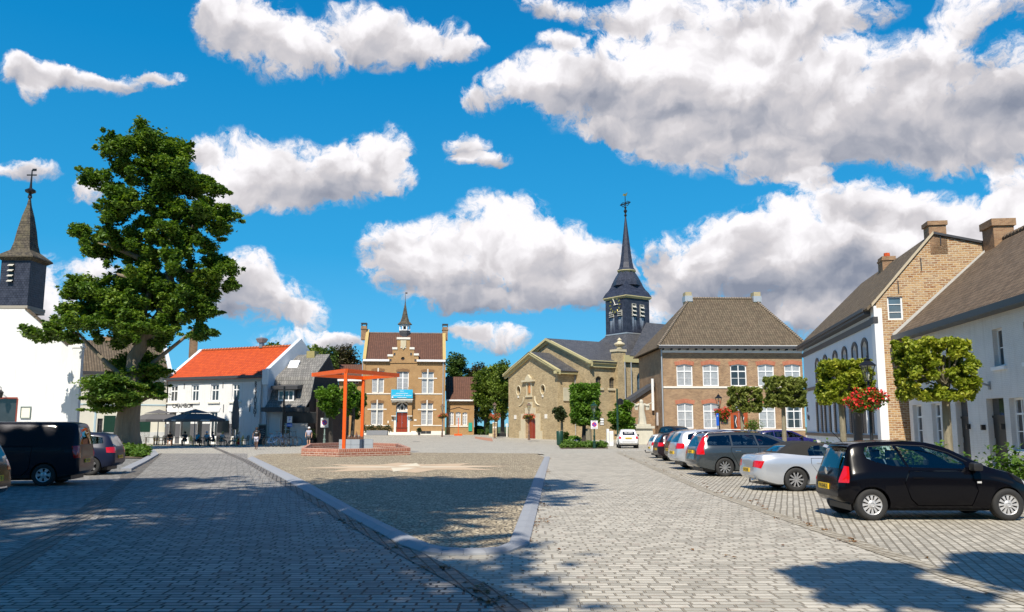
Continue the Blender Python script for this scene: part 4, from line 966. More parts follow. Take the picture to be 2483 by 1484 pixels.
# tower
Cc = at(*zD(1190, 800), 116); tdir = Vector((.573, -.819, 0)); S_ = 4.35
F5 = Facade(tuple((Cc - tdir * S_)[:2]), tuple(Cc[:2])); F5.z0 = F1.z0
Tz = lambda y: F5.uz(zD(1190, y))[1]
tb, tt = Tz(395), Tz(85)
tw = MB().box(0, S_, 0, S_, tb - 2, tt).build('tower', SlateD, CH); reframe(tw, F5, CH)
c5 = (S_ / 2, S_ / 2, 0)
def t5(o): o.parent = tw; return o
Hz = lambda y: F5.uz(zH(330, y), S_ / 2)[1]; k5 = 1 / 3.497 * 119 / 2050   # zoom pixels -> metres at the tower
t5(MB().lathe([(S_ * .72, tb + .12), (S_ * .74, tb - .02), (S_ * .95, tb - .7), (S_ * 1.5, tb - 2.6), (S_ * 2.3, tb - 5.0), (S_ * 2.3, tb - 5.3)], 4, c5, rot=R(45)).build('lower_roof', Slate, None))
t5(MB().lathe([(S_ * .727, tb + .12), (S_ * .727, tb + .28)], 4, c5, rot=R(45)).build('lead_flashing', Zinc, None))
t5(MB().lathe([(S_ * .73, tt + .05), (209 * k5 * .97, tt + .22), (209 * k5, tt + .3), (209 * k5, tt + .42)], 4, c5, rot=R(45)).build('cornice', StoneY, None))
t5(MB().lathe([(124 * k5, Hz(945)), (118 * k5, Hz(905)), (98 * k5, Hz(868)), (72 * k5, Hz(828)), (66 * k5, Hz(815))], 8, c5, rot=R(45)).build('bell_roof', SlateM if 0 else SlateD, None))
bb = MB().lathe([(209 * k5 * 1.0, tt + .42), (206 * k5, tt + .52), (182 * k5, Hz(1003)), (158 * k5, Hz(980)), (138 * k5, Hz(950)), (124 * k5, Hz(915)), (60 * k5, Hz(900))], 4, c5, rot=R(45)); t5(bb.build('bell_skirt', SlateD, None))
t5(MB().lathe([(66 * k5, Hz(835)), (80 * k5, Hz(822)), (85 * k5, Hz(818)), (85 * k5, Hz(812))], 8, c5, rot=R(22.5)).build('spire_cornice', StoneY, None))
t5(MB().lathe([(85 * k5, Hz(812)), (68 * k5, Hz(795)), (56 * k5, Hz(745)), (45 * k5, Hz(670)), (33 * k5, Hz(570)), (18 * k5, Hz(450)), (6 * k5, Hz(352)), (3 * k5, Hz(345))], 8, c5, rot=R(22.5)).build('spire', SlateD, None))
fin = MB().lathe([(.1, Hz(352)), (.22, Hz(340)), (.08, Hz(325)), (.28, Hz(303)), (.08, Hz(285)), (.2, Hz(272)), (.06, Hz(262)), (.05, Hz(155))], 8, c5)
fin.box(c5[0] - 1.0, c5[0] + 1.0, c5[1] - .05, c5[1] + .05, Hz(246), Hz(236))
for s in (-1, 1): fin.tube([(c5[0] + s * .1, c5[1], Hz(232)), (c5[0] + s * .5, c5[1], Hz(225)), (c5[0] + s * 1.1, c5[1], Hz(241))], .05, 5); fin.tube([(c5[0] + s * .1, c5[1], Hz(252)), (c5[0] + s * .5, c5[1], Hz(262)), (c5[0] + s * .9, c5[1], Hz(243))], .05, 5)
t5(fin.build('spire_cross', Black, None)); t5(MB().prism([(c5[0] - .5, Hz(165)), (c5[0] + .2, Hz(178)), (c5[0] + .5, Hz(150)), (c5[0] + .1, Hz(160)), (c5[0] - .3, Hz(150))], c5[1] - .03, c5[1] + .03).build('weathercock', plain('gilt', (.5, .38, .1), .35, .7), None))
# clock and louvres; streaks of lead wash
cl = F5.uz(zD(1086, 150)); Gilt = MATS['gilt']
ck = MB().lathe([(1.22, -.12), (1.22, -.02)], 28, (cl[0], 0, cl[1]), axis='y').build('clock_face', SlateD, None, smooth=True); t5(ck)
m = MB()
for k in range(12): t = k * math.pi / 6; m.hexa([(cl[0] + r * math.sin(t) + s * w_ * math.cos(t), v, cl[1] + r * math.cos(t) - s * w_ * math.sin(t)) for v in (-.16,) for r, w_ in ((.82, .07), (1.15, .11)) for s in (-1, 1)][:2] + [(cl[0] + r * math.sin(t) + s * .1 * math.cos(t), -.16, cl[1] + r * math.cos(t) - s * .1 * math.sin(t)) for r in (1.15,) for s in (1, -1)] + [(cl[0] + r * math.sin(t) + s * .1 * math.cos(t), -.121, cl[1] + r * math.cos(t) - s * .1 * math.sin(t)) for r, s in ((.82, -1), (.82, 1), (1.15, 1), (1.15, -1))])
t5(m.build('clock_numerals', Gilt, None))
t5(MB().tube([(cl[0] + .15, -.2, cl[1]), (cl[0] - .35, -.2, cl[1] + .95)], [.07, .03], 5).tube([(cl[0] - .2, -.2, cl[1]), (cl[0] + .75, -.2, cl[1] + .05)], [.05, .05], 5).build('clock_hands', StoneW, None))
Lv = plain('louvre_boards', (.5, .48, .42), .7, var=.2); Streak = plain('lead_wash_streak', (.30, .35, .42), .6, var=.5, vs=3)
F6 = Facade(tuple(Cc[:2]), tuple((Cc + F5.n * S_)[:2])); F6.z0 = F1.z0
for Fx, px in ((F5, ((1043,205,1070,258),(1112,193,1140,245))), (F6, ((1228,143,1254,243),(1295,153,1321,250)))):
    for (a0, b0, a1, b1) in px:
        r = Fx.rect(zD(a0, b1), zD(a1, b0)); dm = MB().box(r[0], r[1], -.02, .0, r[2], r[3]); k = 4 if r[3] - r[2] > 2.2 else 3
        o = dm.build('louvre_opening', Black, None); o.parent = tw
        m = MB().box(r[0] - .06, r[0], -.1, 0, r[2], r[3]).box(r[1], r[1] + .06, -.1, 0, r[2], r[3]).box(r[0] - .06, r[1] + .06, -.1, 0, r[3], r[3] + .07)
        for i in range(k): z_ = r[2] + (r[3] - r[2]) * (i + .1) / k; h_ = (r[3] - r[2]) / k * .42; m.hexa([(r[0], -.3, z_), (r[1], -.3, z_), (r[1], -.02, z_ + h_), (r[0], -.02, z_ + h_), (r[0], -.3, z_ + .06), (r[1], -.3, z_ + .06), (r[1], -.02, z_ + h_ + .06), (r[0], -.02, z_ + h_ + .06)])
        lv = m.build('louvre', Lv, None); lv.parent = tw
        st_ = MB(); rr = random.Random(int(a0))
        for i in range(7): u_ = r[0] - .1 + (r[1] - r[0] + .2) * i / 7; l_ = rr.uniform(1.6, 3.4) * .85; st_.add([(u_, -.006, r[2] - .1), (u_ + rr.uniform(.05, .14), -.006, r[2] - .1), (u_ + rr.uniform(.02, .08), -.006, max(tb + .3, r[2] - l_))], [(0, 2, 1)])
        ss = st_.build('lead_streaks', Streak, None); ss.parent = tw
        if Fx is F6:
            mm = Matrix.Translation((F5.A.x, F5.A.y, 0)) @ Matrix.Rotation(F5.ang, 4, 'Z'); m6 = Matrix.Translation((F6.A.x, F6.A.y, 0)) @ Matrix.Rotation(F6.ang, 4, 'Z')
            for ob in (o, lv, ss): ob.matrix_basis = mm.inverted() @ m6

# ================================================================== brown brick house
F = Facade(at(*zE(335, 1250), 88), at(*zE(1532, 1250), 88.6)); U = lambda x, y, v=0: F.uz(zE(x, y), v)
H = F.root('brick_house', 'large brown brick house with hipped roof, two rows of white windows and orange door', 'house')
Lh = F.len; Hh = U(900, 548)[1]
up = [(440,570),(662,792),(897,1027),(1130,1260),(1357,1485)]; lo = [(446,576),(668,798),(1140,1272),(1370,1500)]
ru = [F.rect(zE(a, 836), zE(b, 652)) for a, b in up]; rl_ = [F.rect(zE(a, 1196), zE(b, 980)) for a, b in lo]; rd = F.rect(zE(900, 1236), zE(1040, 1062))
rd = (rd[0], rd[1], .25, rl_[0][3])
wall('front_wall', [(0, -.5), (Lh, -.5), (Lh, Hh), (0, Hh)], [arch(r, .14) for r in ru + rl_] + [arch(rd, .14)], B_house, H, 0, .2)
for i, r in enumerate(ru + rl_):
    dk = i == 2
    w = window(H, r, .14, 2, 2, GlassD if dk or i == 8 else Curtain, WhiteW, .11, split=.68, rise=.14, curtain=(i == 8))
    MB().prism([(r[0] - .12, r[3] - .13), ((r[0]+r[1])/2, r[3] + .03), (r[1] + .12, r[3] - .13), (r[1] + .22, r[3] + .28), ((r[0]+r[1])/2, r[3] + .46), (r[0] - .22, r[3] + .28)], -.03, -.003).build('window_arch', B_arch, H)
MB().prism([(rd[0] - .12, rd[3] - .13), ((rd[0]+rd[1])/2, rd[3] + .03), (rd[1] + .12, rd[3] - .13), (rd[1] + .22, rd[3] + .28), ((rd[0]+rd[1])/2, rd[3] + .46), (rd[0] - .22, rd[3] + .28)], -.03, -.003).build('window_arch', B_arch, H)
dm_ = (rd[0] + rd[1]) / 2
dd_ = MB().box(rd[0], rd[0] + .14, .05, .16, rd[2], rd[3] - .1).box(rd[1] - .14, rd[1], .05, .16, rd[2], rd[3] - .1).box(rd[0] + .14, dm_ - .015, .1, .15, rd[2], rd[2] + 3.0).box(dm_ + .015, rd[1] - .14, .1, .15, rd[2], rd[2] + 3.0).box(rd[0] + .14, rd[1] - .14, .06, .15, rd[2] + 3.0, rd[2] + 3.15)
for s in (rd[0] + .3, dm_ + .18): dd_.box(s, s + (dm_ - rd[0]) - .55, .07, .1, rd[2] + .2, rd[2] + 1.0)
dd_ = dd_.build('door', DoorO, H)
for s in (rd[0] + .35, dm_ + .22): MB().box(s, s + (dm_ - rd[0]) - .62, .08, .1, rd[2] + 1.35, rd[2] + 2.7).build('door_pane', GlassD, dd_); MB().tube([(s + .3, .06, rd[2] + 1.5), (s + .15, .06, rd[2] + 2.0), (s + .3, .06, rd[2] + 2.5)], .03, 5).build('door_grille', WhiteW, dd_)
MB().box(rd[0] + .14, rd[1] - .14, .1, .12, rd[2] + 3.15, rd[3] - .1).build('fanlight', Curtain, H)
MB().box(rd[0] - .3, rd[1] + .3, -.9, 0, -.3, .2).build('step', Stone, H)
z1_ = U(500, 838)[1]; z2_ = U(500, 853)[1]
MB().box(0, Lh, -.07, 0, z2_, z1_).build('string_course', StoneW, H)
MB().box(0, Lh, -.05, 0, U(500, 1213)[1], U(500, 1201)[1]).build('plinth_band', StoneW, H)
zf0, zf1 = U(500, 553)[1], U(500, 522)[1]
MB().box(-.05, Lh + .05, -.12, 0, zf0, zf0 + .3).box(-.05, Lh + .05, -.08, 0, zf0 + .301, zf1 + .1).build('frieze', WhiteW, H)
m = MB(); [m.box(i * Lh / 17 - .08, i * Lh / 17 + .08, -.55, -.08, zf0 + .25, zf1) for i in range(18)]; m.build('eave_brackets', Black, H)
gutter(H, -.5, Lh + .5, -.5, zf1 + .15, .14, DarkP); MB().box(-.5, Lh + .5, -.65, -.52, zf1 + .30, zf1 + .36).build('gutter_lip', WhiteW, H)
dp = 13.0; ov_ = .6; ze = zf1 + .15; rr0 = F.uz(zE(548, 95), dp / 2); rr1 = F.uz(zE(1090, 95), dp / 2); zr = rr0[1]; r0, r1 = rr0[0], rr1[0]
m = MB(); m.slab([(-ov_, -ov_, ze), (Lh + ov_, -ov_, ze), (r1, dp/2, zr), (r0, dp/2, zr)], .12); m.slab([(-ov_, dp + ov_, ze), (-ov_, -ov_, ze), (r0, dp/2, zr)], .12); m.slab([(Lh + ov_, -ov_, ze), (Lh + ov_, dp + ov_, ze), (r1, dp/2, zr)], .12); m.slab([(Lh + ov_, dp + ov_, ze), (-ov_, dp + ov_, ze), (r0, dp/2, zr), (r1, dp/2, zr)], .12)
rf = m.build('roof', T_grey, H)
m = MB()
def hiprow(a, b, n):
    a, b = Vector(a), Vector(b)
    for i in range(n): p = a.lerp(b, (i + .1) / n); q = a.lerp(b, (i + .95) / n); m.tube([p, q], [.17, .12], 6)
hiprow((-ov_, -ov_, ze + .1), (r0, dp/2, zr + .06), 34); hiprow((Lh + ov_, -ov_, ze + .1), (r1, dp/2, zr + .06), 34); hiprow((r0, dp/2, zr + .06), (r1, dp/2, zr + .06), 26)
m.build('hip_tiles', plain('hip_tile', (.24, .19, .14), .8, var=.5, vs=4), rf, smooth=60)
for a, b in ((503, 553), (1080, 1133)):
    p = F.uz(zE(a, 115), dp/2); q = F.uz(zE(b, 45), dp/2); ch = MB().box(p[0], q[0], dp/2 - .6, dp/2 + .6, zr - 1, q[1]).build('chimney', plain('rendered_chimney', (.42, .36, .22), .9, var=.3, vs=2), H); MB().box(p[0] - .08, q[0] + .08, dp/2 - .68, dp/2 + .68, zr - .4, zr + .25).build('chimney_flashing', Zinc, ch)
Fs = Facade(tuple(F.world(0, dp, 0)[:2]), tuple(F.world(0, 0, 0)[:2])); Fs.z0 = F.z0
reframe(wall('side_wall', [(0, -.5), (dp, -.5), (dp, Hh + .4), (0, Hh + .4)], [], B_house, H), Fs, H)
sw = [Fs.rect(zE(232, 1190), zE(243, 1010)), Fs.rect(zE(270, 1170), zE(280, 1060))]
for r in sw: reframe(MB().box(r[0], r[1], -.06, 0, r[2], r[3]).build('side_window', WhiteW, H), Fs, H)
wall('far_side_wall', [(Lh, -.5), (Lh + .01, -.5), (Lh + .01, Hh), (Lh, Hh)], [], B_house, H)
MB().add([(Lh, 0, -.5), (Lh, dp, -.5), (Lh, dp, Hh + .4), (Lh, 0, Hh + .4)], [(0,1,2,3)]).build('end_wall', B_house, H)
pipe(H, -.12, -.1, -.3, zf1, Zinc, .07); q = U(843, 1140); MB().box(q[0] - .4, q[0] + .4, -.04, 0, q[1] - .2, q[1] + .2).build('house_plate', DarkP, H)
# lean-to passage roof between church and house
m = thing('passage_wall', 'low white edged passage wall between church and brown brick house', 'wall', tuple(F.world(-2.6, 4, 0)), F.ang)
MB().prism([(0, -.3), (2.5, -.3), (2.5, 6.0), (0, 4.4)], 0, .3).build('passage_brick', B_house, m); MB().prism([(-.3, 4.25), (2.5, 6.05), (2.5, 6.5), (-.3, 4.7)], -.3, 4).build('passage_roof', DarkP, m)
MB().box(2.1, 2.35, -.4, -.31, 3.5, 6.9).build('white_post', WhiteW, m)

# ================================================================== black and white house with brick gable
F = Facade(at(1947, 848, 74), at(2124, 745, 48.9)); U = lambda x, y, v=0: F.uz(zF(x, y), v)
K = F.root('white_blue_house', 'white house in shade with black bands, arched windows and weathered brick gable end', 'house')
Lk = F.len; Hk = 8.35
ux = [(84,115),(130,165),(188,228),(243,287),(303,350),(362,412)]; rk = []
for a, b in ux:
    c = (U(a, 900)[0] + U(b, 900)[0]) / 2; rk.append((c - .62, c + .62, 5.45, 7.0))
lk = [(r[0] - .0, r[1] + .0, 1.35, 3.75) for r in rk]
wall('facade', [(0, -.3), (Lk, -.3), (Lk, Hk), (0, Hk)], [arch(r, .3) for r in rk] + [arch(r) for r in lk], WPb, K, 0, .25)
for r in rk:
    window(K, r, .22, 2, 2, GlassD, WhiteW, .07, rise=.3, split=.6)
    P = arch((r[0] - .2, r[1] + .2, r[2] - .2, r[3] + .22), .35, 6); Q = arch(r, .3, 6)
    m = MB(); k = len(P)
    for i in range(k): j = (i + 1) % k; m.prism([P[i], P[j], Q[j], Q[i]], -.06, -.002)
    m.build('window_surround', DarkP, K)
for r in lk:
    window(K, r, .2, 2, 2, GlassB, WhiteW, .08, split=.7)
    for s in (r[0] - .62, r[1] + .04):
        m = MB().box(s, s + .58, -.07, -.02, r[2], r[3]); [m.box(s + .06, s + .52, -.09, -.071, r[2] + .1 + i * .15, r[2] + .18 + i * .15) for i in range(15)]; m.build('shutter', DarkP, K)
MB().box(0, Lk, -.12, 0, 7.75, 8.1).build('upper_band', DarkP, K); MB().box(0, Lk, -.1, 0, 4.75, 5.0).build('middle_band', DarkP, K); MB().box(0, Lk, -.14, 0, 1.05, 1.27).build('sill_band', DarkP, K)
m = MB(); [m.box(.4 + i * .55, .52 + i * .55, -.01, -.003, .52, .58) for i in range(int(Lk / .55) - 1)]; m.build('vent_slots', DarkP, K)
MB().box(Lk - .75, Lk + .02, -.14, .02, -.3, 7.74).box(Lk - .75, Lk + .02, -.14, .02, 8.11, 8.75).build('corner_pilaster', WhiteW, K); MB().box(Lk - .85, Lk + .06, -.2, .06, 7.741, 8.109).build('pilaster_cap', DarkP, K)
MB().box(-.2, Lk - .76, -.5, 0, 8.36, 8.52).box(-.2, Lk - .76, -.62, -.3, 8.521, 8.72).build('eave', DarkP, K)
for q in ((1.0, 2.6), (1.5, 2.5), (1.0, 3.2)): MB().box(q[0] - .12, q[0] + .12, -.05, 0, q[1] - .2, q[1] + .2).build('wall_box', DarkP, K)
G = Facade(tuple(F.world(Lk, 0, 0)[:2]), tuple(F.world(Lk, 20, 0)[:2])); G.z0 = F.z0; g = lambda x, y, v=0: G.uz(zF(x, y), v)
ga = g(790, 205); ez = g(432, 608)[1]; ce = g(1092, 252); va = ga[0]; wl = 11.0; zend = ga[1] - (wl - va) * max(.25, (ga[1] - ce[1]) / max(.1, ce[0] - va))
gw = G.rect(zF(524, 712), zF(606, 572))
gl_ = wall('gable_wall', [(0, -.3), (wl, -.3), (wl, zend), (va, ga[1]), (0, ez)], [arch(gw)], B_gable, K, 0, .18); reframe(gl_, G, K)
reframe(window(K, gw, .14, 1, 3, GlassB, WhiteW, .09), G, K)
reframe(MB().box(-.02, .30, -.03, .0, -.3, 8.6).build('corner_strip', WhiteW, K), G, K)
k = (ga[1] - ez) / va; m = MB(); m.prism([(-.25, ez - k * .25 + .02), (va, ga[1] + .02), (va, ga[1] + .2), (-.25, ez - k * .25 + .2)], -.1, .15); reframe(m.build('verge', plain('verge_mortar', (.5, .42, .3), .9), K), G, K)
k2 = (ga[1] - zend) / (wl - va); reframe(MB().prism([(va, ga[1] + .02), (wl, zend + .02), (wl, zend + .16), (va, ga[1] + .16)], -.12, .15).build('verge', DarkP, K), G, K)
ua0 = F.uz((2089, 689), va)[0]; zrk = ga[1] + .1
m = MB(); m.slab([(-.3, -.55, 8.6), (Lk, -.55, 8.6), (Lk, va, zrk), (ua0, va, zrk)], .14); m.slab([(ua0, va, zrk), (Lk, va, zrk), (Lk, wl, zend + .1), (-.3, wl, zend + .1)], .14); m.slab([(-.3, -.55, 8.6), (ua0, va, zrk), (-.3, wl, zend)], .12)
m.build('roof', T_grey, K)
c0_, c1_ = g(768, 215), g(864, 122); reframe(MB().box(c0_[0], c1_[0], .0, 1.0, ga[1] - 1.2, c1_[1] - .25).box(c0_[0] - .08, c1_[0] + .08, -.08, 1.08, c1_[1] - .249, c1_[1]).build('chimney', B_chim, K), G, K)
cm = F.uz(zF(520, 440), va); ct = F.uz(zF(520, 338), va); MB().box(cm[0] - .6, cm[0] + .6, va - .45, va + .45, zrk - .8, ct[1]).box(cm[0] - .66, cm[0] + .66, va - .5, va + .5, ct[1] - .3, ct[1] - .18).build('chimney', B_chim, K)
cp = MB().lathe([(.22, ct[1]), (.2, ct[1] + .3)], 12, (cm[0] + .1, va, 0)).build('chimney_pot', T_orange, K)
m = MB(); [m.tube([g2 := (g(x, y)[0], -.04, g(x, y)[1]), (g2[0], -.04, g2[2] - .7)], .03, 5) for x, y in ((830, 195), (715, 345), (580, 480))]; reframe(m._build('wall_anchor', DarkP, K), G, K)

# ================================================================== white painted brick house on the right
A0 = Vector((.4666 * 48, 48, 0)); td = Vector((-.1104, -.9939, 0)); F = Facade(A0, A0 + td * 30); U = lambda x, y, v=0: F.uz(zF(x, y), v)
Q = F.root('white_house', 'long white painted brick house with grey tiled roof and deep set windows', 'house')
Hq = (F.uz((2198, 806))[1] + F.uz((2483, 717))[1]) / 2
ops = [(1138,765,1216,977),(1322,705,1400,955),(905,806,972,960),(668,1222,736,1432),(778,1212,846,1430),(1238,1170,1345,1455)]
rq = []
for (a, b, c, d_) in ops: u0_, z1__ = U(a, b); u1_, z0__ = U(c, d_); rq.append([u0_, u1_, z0__, U((a+c)/2, b)[1]])
dq = [(928,1197,1000),(1113,1178,1217)]; rdq = []
for (a, b, c) in dq: rdq.append([U(a, 1300)[0], U(c, 1300)[0], .05, U((a+c)/2, b)[1]])
for r in rq[:3]: r[2], r[3] = 4.35, 6.0
for r in rq[3:]: r[2], r[3] = .75, 2.95
for r in rdq: r[3] = 3.0
far = rq[1][1] + 1; extra = [[far + 2, far + 3.1, 4.35, 6.0], [far + 5, far + 6.1, 4.35, 6.0], [far + 2, far + 3.3, .75, 2.95]]
extra = [e for e in extra if e[1] < 29]
wall('facade', [(0, -.3), (30, -.3), (30, Hq), (0, Hq)], [arch(r) for r in rq + rdq + extra], WPr, Q, 0, .3)
for r in rq + extra: window(Q, r, .27, 2, 2, GlassD, WhiteW, .08, sill=None, split=.7 if r[3] < 4 else None, curtain=r[3] < 4); MB().box(r[0] - .15, r[1] + .15, -.12, .05, r[2] - .16, r[2] - .003).build('sill', WhiteW, Q)
for r in rdq:
    d_ = MB().box(r[0], r[1], .24, .3, r[2], 2.15).box(r[0], r[1], .2, .3, 2.15, 2.25).build('door', Black, Q); MB().box(r[0], r[1], .27, .29, 2.251, r[3]).build('fanlight', GlassD, Q); MB().tube([(r[0] + .15, .2, 1.0), (r[0] + .15, .2, 1.25)], .02, 6).build('door_handle', GreyM, d_)
vr = 5.3; zrq = F.uz((2426, 583), vr)[1]
MB().slab([(-.1, -.55, Hq - .15), (30, -.55, Hq - .15), (30, vr, zrq), (-.1, vr, zrq)], .16).slab([(-.1, 2*vr + .5, Hq - .15), (30, 2*vr + .5, Hq - .15), (30, vr, zrq), (-.1, vr, zrq)], .16).build('roof', T_greyb, Q)
m = MB(); [m.tube([(-.1 + i * .4, vr, zrq + .02), (.28 + i * .4, vr, zrq + .05)], [.13, .16], 8) for i in range(75)]; m.build('ridge_tiles', T_greyb, Q, smooth=60)
MB().box(-.2, 30, -.68, -.3, Hq - .42, Hq - .12).box(-.2, 30, -.299, -.0, Hq - .42, Hq - .3).build('eave', Black, Q)
k = (zrq - Hq + .15) / (vr + .55); MB().add([], []).hexa([(-.24, -.6, Hq - .22), (-.11, -.6, Hq - .22), (-.11, vr, zrq - .02), (-.24, vr, zrq - .02), (-.24, -.6, Hq + .0), (-.11, -.6, Hq + .0), (-.11, vr, zrq + .1), (-.24, vr, zrq + .1)]).build('verge_board', plain('grey_white_verge', (.5, .49, .46), .8, var=.2), Q)
cw = 1.15; MB().box(-.25, cw, vr - .55, vr + .55, zrq - 2.6, zrq + 1.0).box(-.35, cw + .1, vr - .65, vr + .65, zrq + .75, zrq + 1.15).build('chimney', B_chim, Q)
wall('end_wall', [(0, 0), (0, 0), (0, 0)], [], WPr, Q) if False else None
MB().add([(0, 0, -.3), (0, 2*vr, -.3), (0, 2*vr, Hq - .2), (0, vr, zrq - .2), (0, 0, Hq - .2)], [(4,3,2,1,0)]).build('end_wall', WPr, Q)
q = U(1128, 1105); MB().tube([(q[0], 0, q[1]), (q[0] + .1, -.45, q[1] + .15)], .05, 6).box(q[0] - .08, q[0] + .08, -.06, 0, q[1] - .15, q[1] + .2).build('flag_holder', GreyM, Q)
q = U(880, 1195); MB().tube([(q[0] + .6, 0, 3.4), (q[0] + .7, -.45, 3.55)], .05, 6).build('flag_holder', GreyM, Q)
for x, y in ((1010, 1345), (1100, 1350), (1215, 1345)): q = U(x, y); MB().box(q[0] - .06, q[0] + .06, -.18, 0, q[1] - .12, q[1] + .12).build('wall_lamp', Black, Q)

# ================================================================== restaurant
F = Facade(at(*zB(180, 1270), 91), at(*zB(1268, 1284), 85.2)); U = lambda x, y, v=0: F.uz(zB(x, y), v)
Rr = F.root('restaurant', 'white restaurant with bright orange tiled roof and dark terrace front', 'restaurant')
Lr = F.len; Hr = 6.75
wu = [(207,302,648,825),(440,530,645,828),(650,747,642,826),(880,972,636,826)]; r_u = [F.rect(zB(a, d_), zB(b, c)) for a, b, c, d_ in wu]
for r in r_u: pass
r_u = [(r[0], r[1], sum(x[2] for x in r_u)/4, sum(x[3] for x in r_u)/4) for r in r_u]
wl_ = [(195,285,935,1190),(318,445,935,1190),(640,730,925,1190),(865,966,922,1150)]; r_l = [F.rect(zB(a, d_), zB(b, c)) for a, b, c, d_ in wl_]; r_l = [(r[0], r[1], .7, 3.3) for r in r_l]
rdo = F.rect(zB(495, 1270), zB(568, 1000)); rdo = (rdo[0], rdo[1], .02, 2.9)
wall('facade', [(-.2, -.4), (Lr, -.4), (Lr, Hr), (-.2, Hr)], [arch(r) for r in r_u + r_l + [rdo]], WP, Rr, 0, .22)
for i, r in enumerate(r_u): window(Rr, r, .18, 2, 1, GlassD, WhiteW, .13, split=.66, curtain=True); MB().box(r[0] - .25, r[1] + .25, -.14, .0, r[2] - .22, r[2] - .05).build('sill', StoneW, Rr)
for i, r in enumerate(r_l): window(Rr, r, .18, 1 if i < 2 else 2, 1, GlassD, DarkP if i < 2 else WhiteW, .1, split=.72); MB().prism([(r[0] - .25, r[3]), (r[1] + .25, r[3]), (r[1] + .4, r[3] + .42), (r[0] - .4, r[3] + .42)], -.05, 0).build('lintel', WhiteW, Rr)
MB().box(rdo[0], rdo[1], .15, .2, rdo[2], rdo[3]).build('door', Black, Rr)
DP = plain('grey_plinth_paint', (.10, .10, .11), .6, var=.1); x0, x1 = U(165, 1100)[0], U(880, 1100)[0]; mz = U(800, 1065)[1]
m = MB(); cuts = [x0] + [v for r in sorted(r_l[:3] + [rdo], key=lambda q: q[0]) for v in (r[0], r[1])] + [x1]
for a, b in zip(cuts[::2], cuts[1::2]): m.box(a, b, -.03, -.003, 0, mz)
m.build('dark_dado', DP, Rr); q = U(793, 1097); MB().box(q[0] - .75, q[0] + .75, -.09, -.031, q[1] - .55, q[1] + .6).build('menu_board', Black, Rr)
MB().box(x1, Lr, -.03, -.003, -.3, .75).build('plinth', StoneW, Rr)
MB().box(-.2, Lr - .6, -.1, 0, Hr - .45, Hr - .05).build('frieze', plain('grey_frieze', (.48, .48, .44), .7), Rr); gutter(Rr, -.3, Lr - .55, -.15, Hr + .05, .14, DarkP)
vr = 4.6; zo = F.uz(zB(880, 262), vr)[1]; ua = .0
MB().slab([(-.3, -.3, Hr), (Lr - .5, -.3, Hr), (Lr - .5, vr, zo), (-.3, vr, zo)], .14).slab([(-.3, 2*vr, Hr), (Lr - .5, 2*vr, Hr), (Lr - .5, vr, zo), (-.3, vr, zo)], .14).build('roof', T_orange, Rr)
m = MB(); [m.tube([(-.3 + i * .42, vr, zo + .04), (.08 + i * .42, vr, zo + .07)], [.12, .16], 7) for i in range(int(Lr / .42))]; m.build('ridge_tiles', plain('ridge_tile', (.45, .13, .05), .8, var=.4, vs=4), Rr)
BW_ = plain('parapet_blue_white', (.55, .60, .66), .7)
P = [(-.35, Hr - 1), (-.35, Hr + .65), (vr, zo + .75), (2*vr, Hr + .6), (2*vr, -.4), (-.35, -.4)]
m = MB(); m.add([(Lr - .5, v, z) for v, z in P] + [(Lr + .02, v, z) for v, z in P], [(5,4,3,2,1,0), (6,7,8,9,10,11)] + [(i, (i+1) % 6, 6 + (i+1) % 6, 6 + i) for i in range(6)]); m.build('parapet_gable', BW_, Rr)
MB().box(Lr - .6, Lr + .12, -.5, -.351, Hr - .8, Hr + .7).build('parapet_kneeler', WhiteW, Rr)
MB().slab([(-.75, -.3, Hr - .1), (-.31, -.3, Hr - .1), (-.31, vr, zo + .15), (-.75, vr, zo + .15)], .2).build('verge', WhiteW, Rr)
q = F.uz(zB(1205, 240), vr); B4 = lambda w, z: [(q[0] - w, vr - w, z), (q[0] + w, vr - w, z), (q[0] + w, vr + w, z), (q[0] - w, vr + w, z)]
MB().hexa(B4(.2, zo) + B4(.2, zo + .55)).hexa(B4(.32, zo + .551) + B4(.46, zo + .95)).hexa(B4(.47, zo + .951) + B4(.3, zo + 1.1)).build('roof_vent', GreyM, Rr)
a, b = U(245, 873), U(468, 868); text(Rr, 'CHAMBOR', .66, (a[0] + b[0]) / 2, -.05, (a[1] + b[1]) / 2 - .02, DarkP, sx=(b[0] - a[0]) / 3.2)
for i, ch_ in enumerate('RESTAURANT'): q = U(1146 - i * 1.4, 632 + i * 38); text(Rr, ch_, .56, q[0], -.05, q[1], DarkP)
pipe(Rr, U(1200, 800)[0], -.1, 0, Hr - .3, Zinc, .07)
m = MB(); [m.box(U(x, y)[0] - .03, U(x, y)[0] + .03, -.05, -.001, U(x, y)[1] - .4, U(x, y)[1] + .4) for x, y in ((372,650),(790,640),(795,900),(1079,893))]; m.build('wall_anchor', DarkP, Rr)

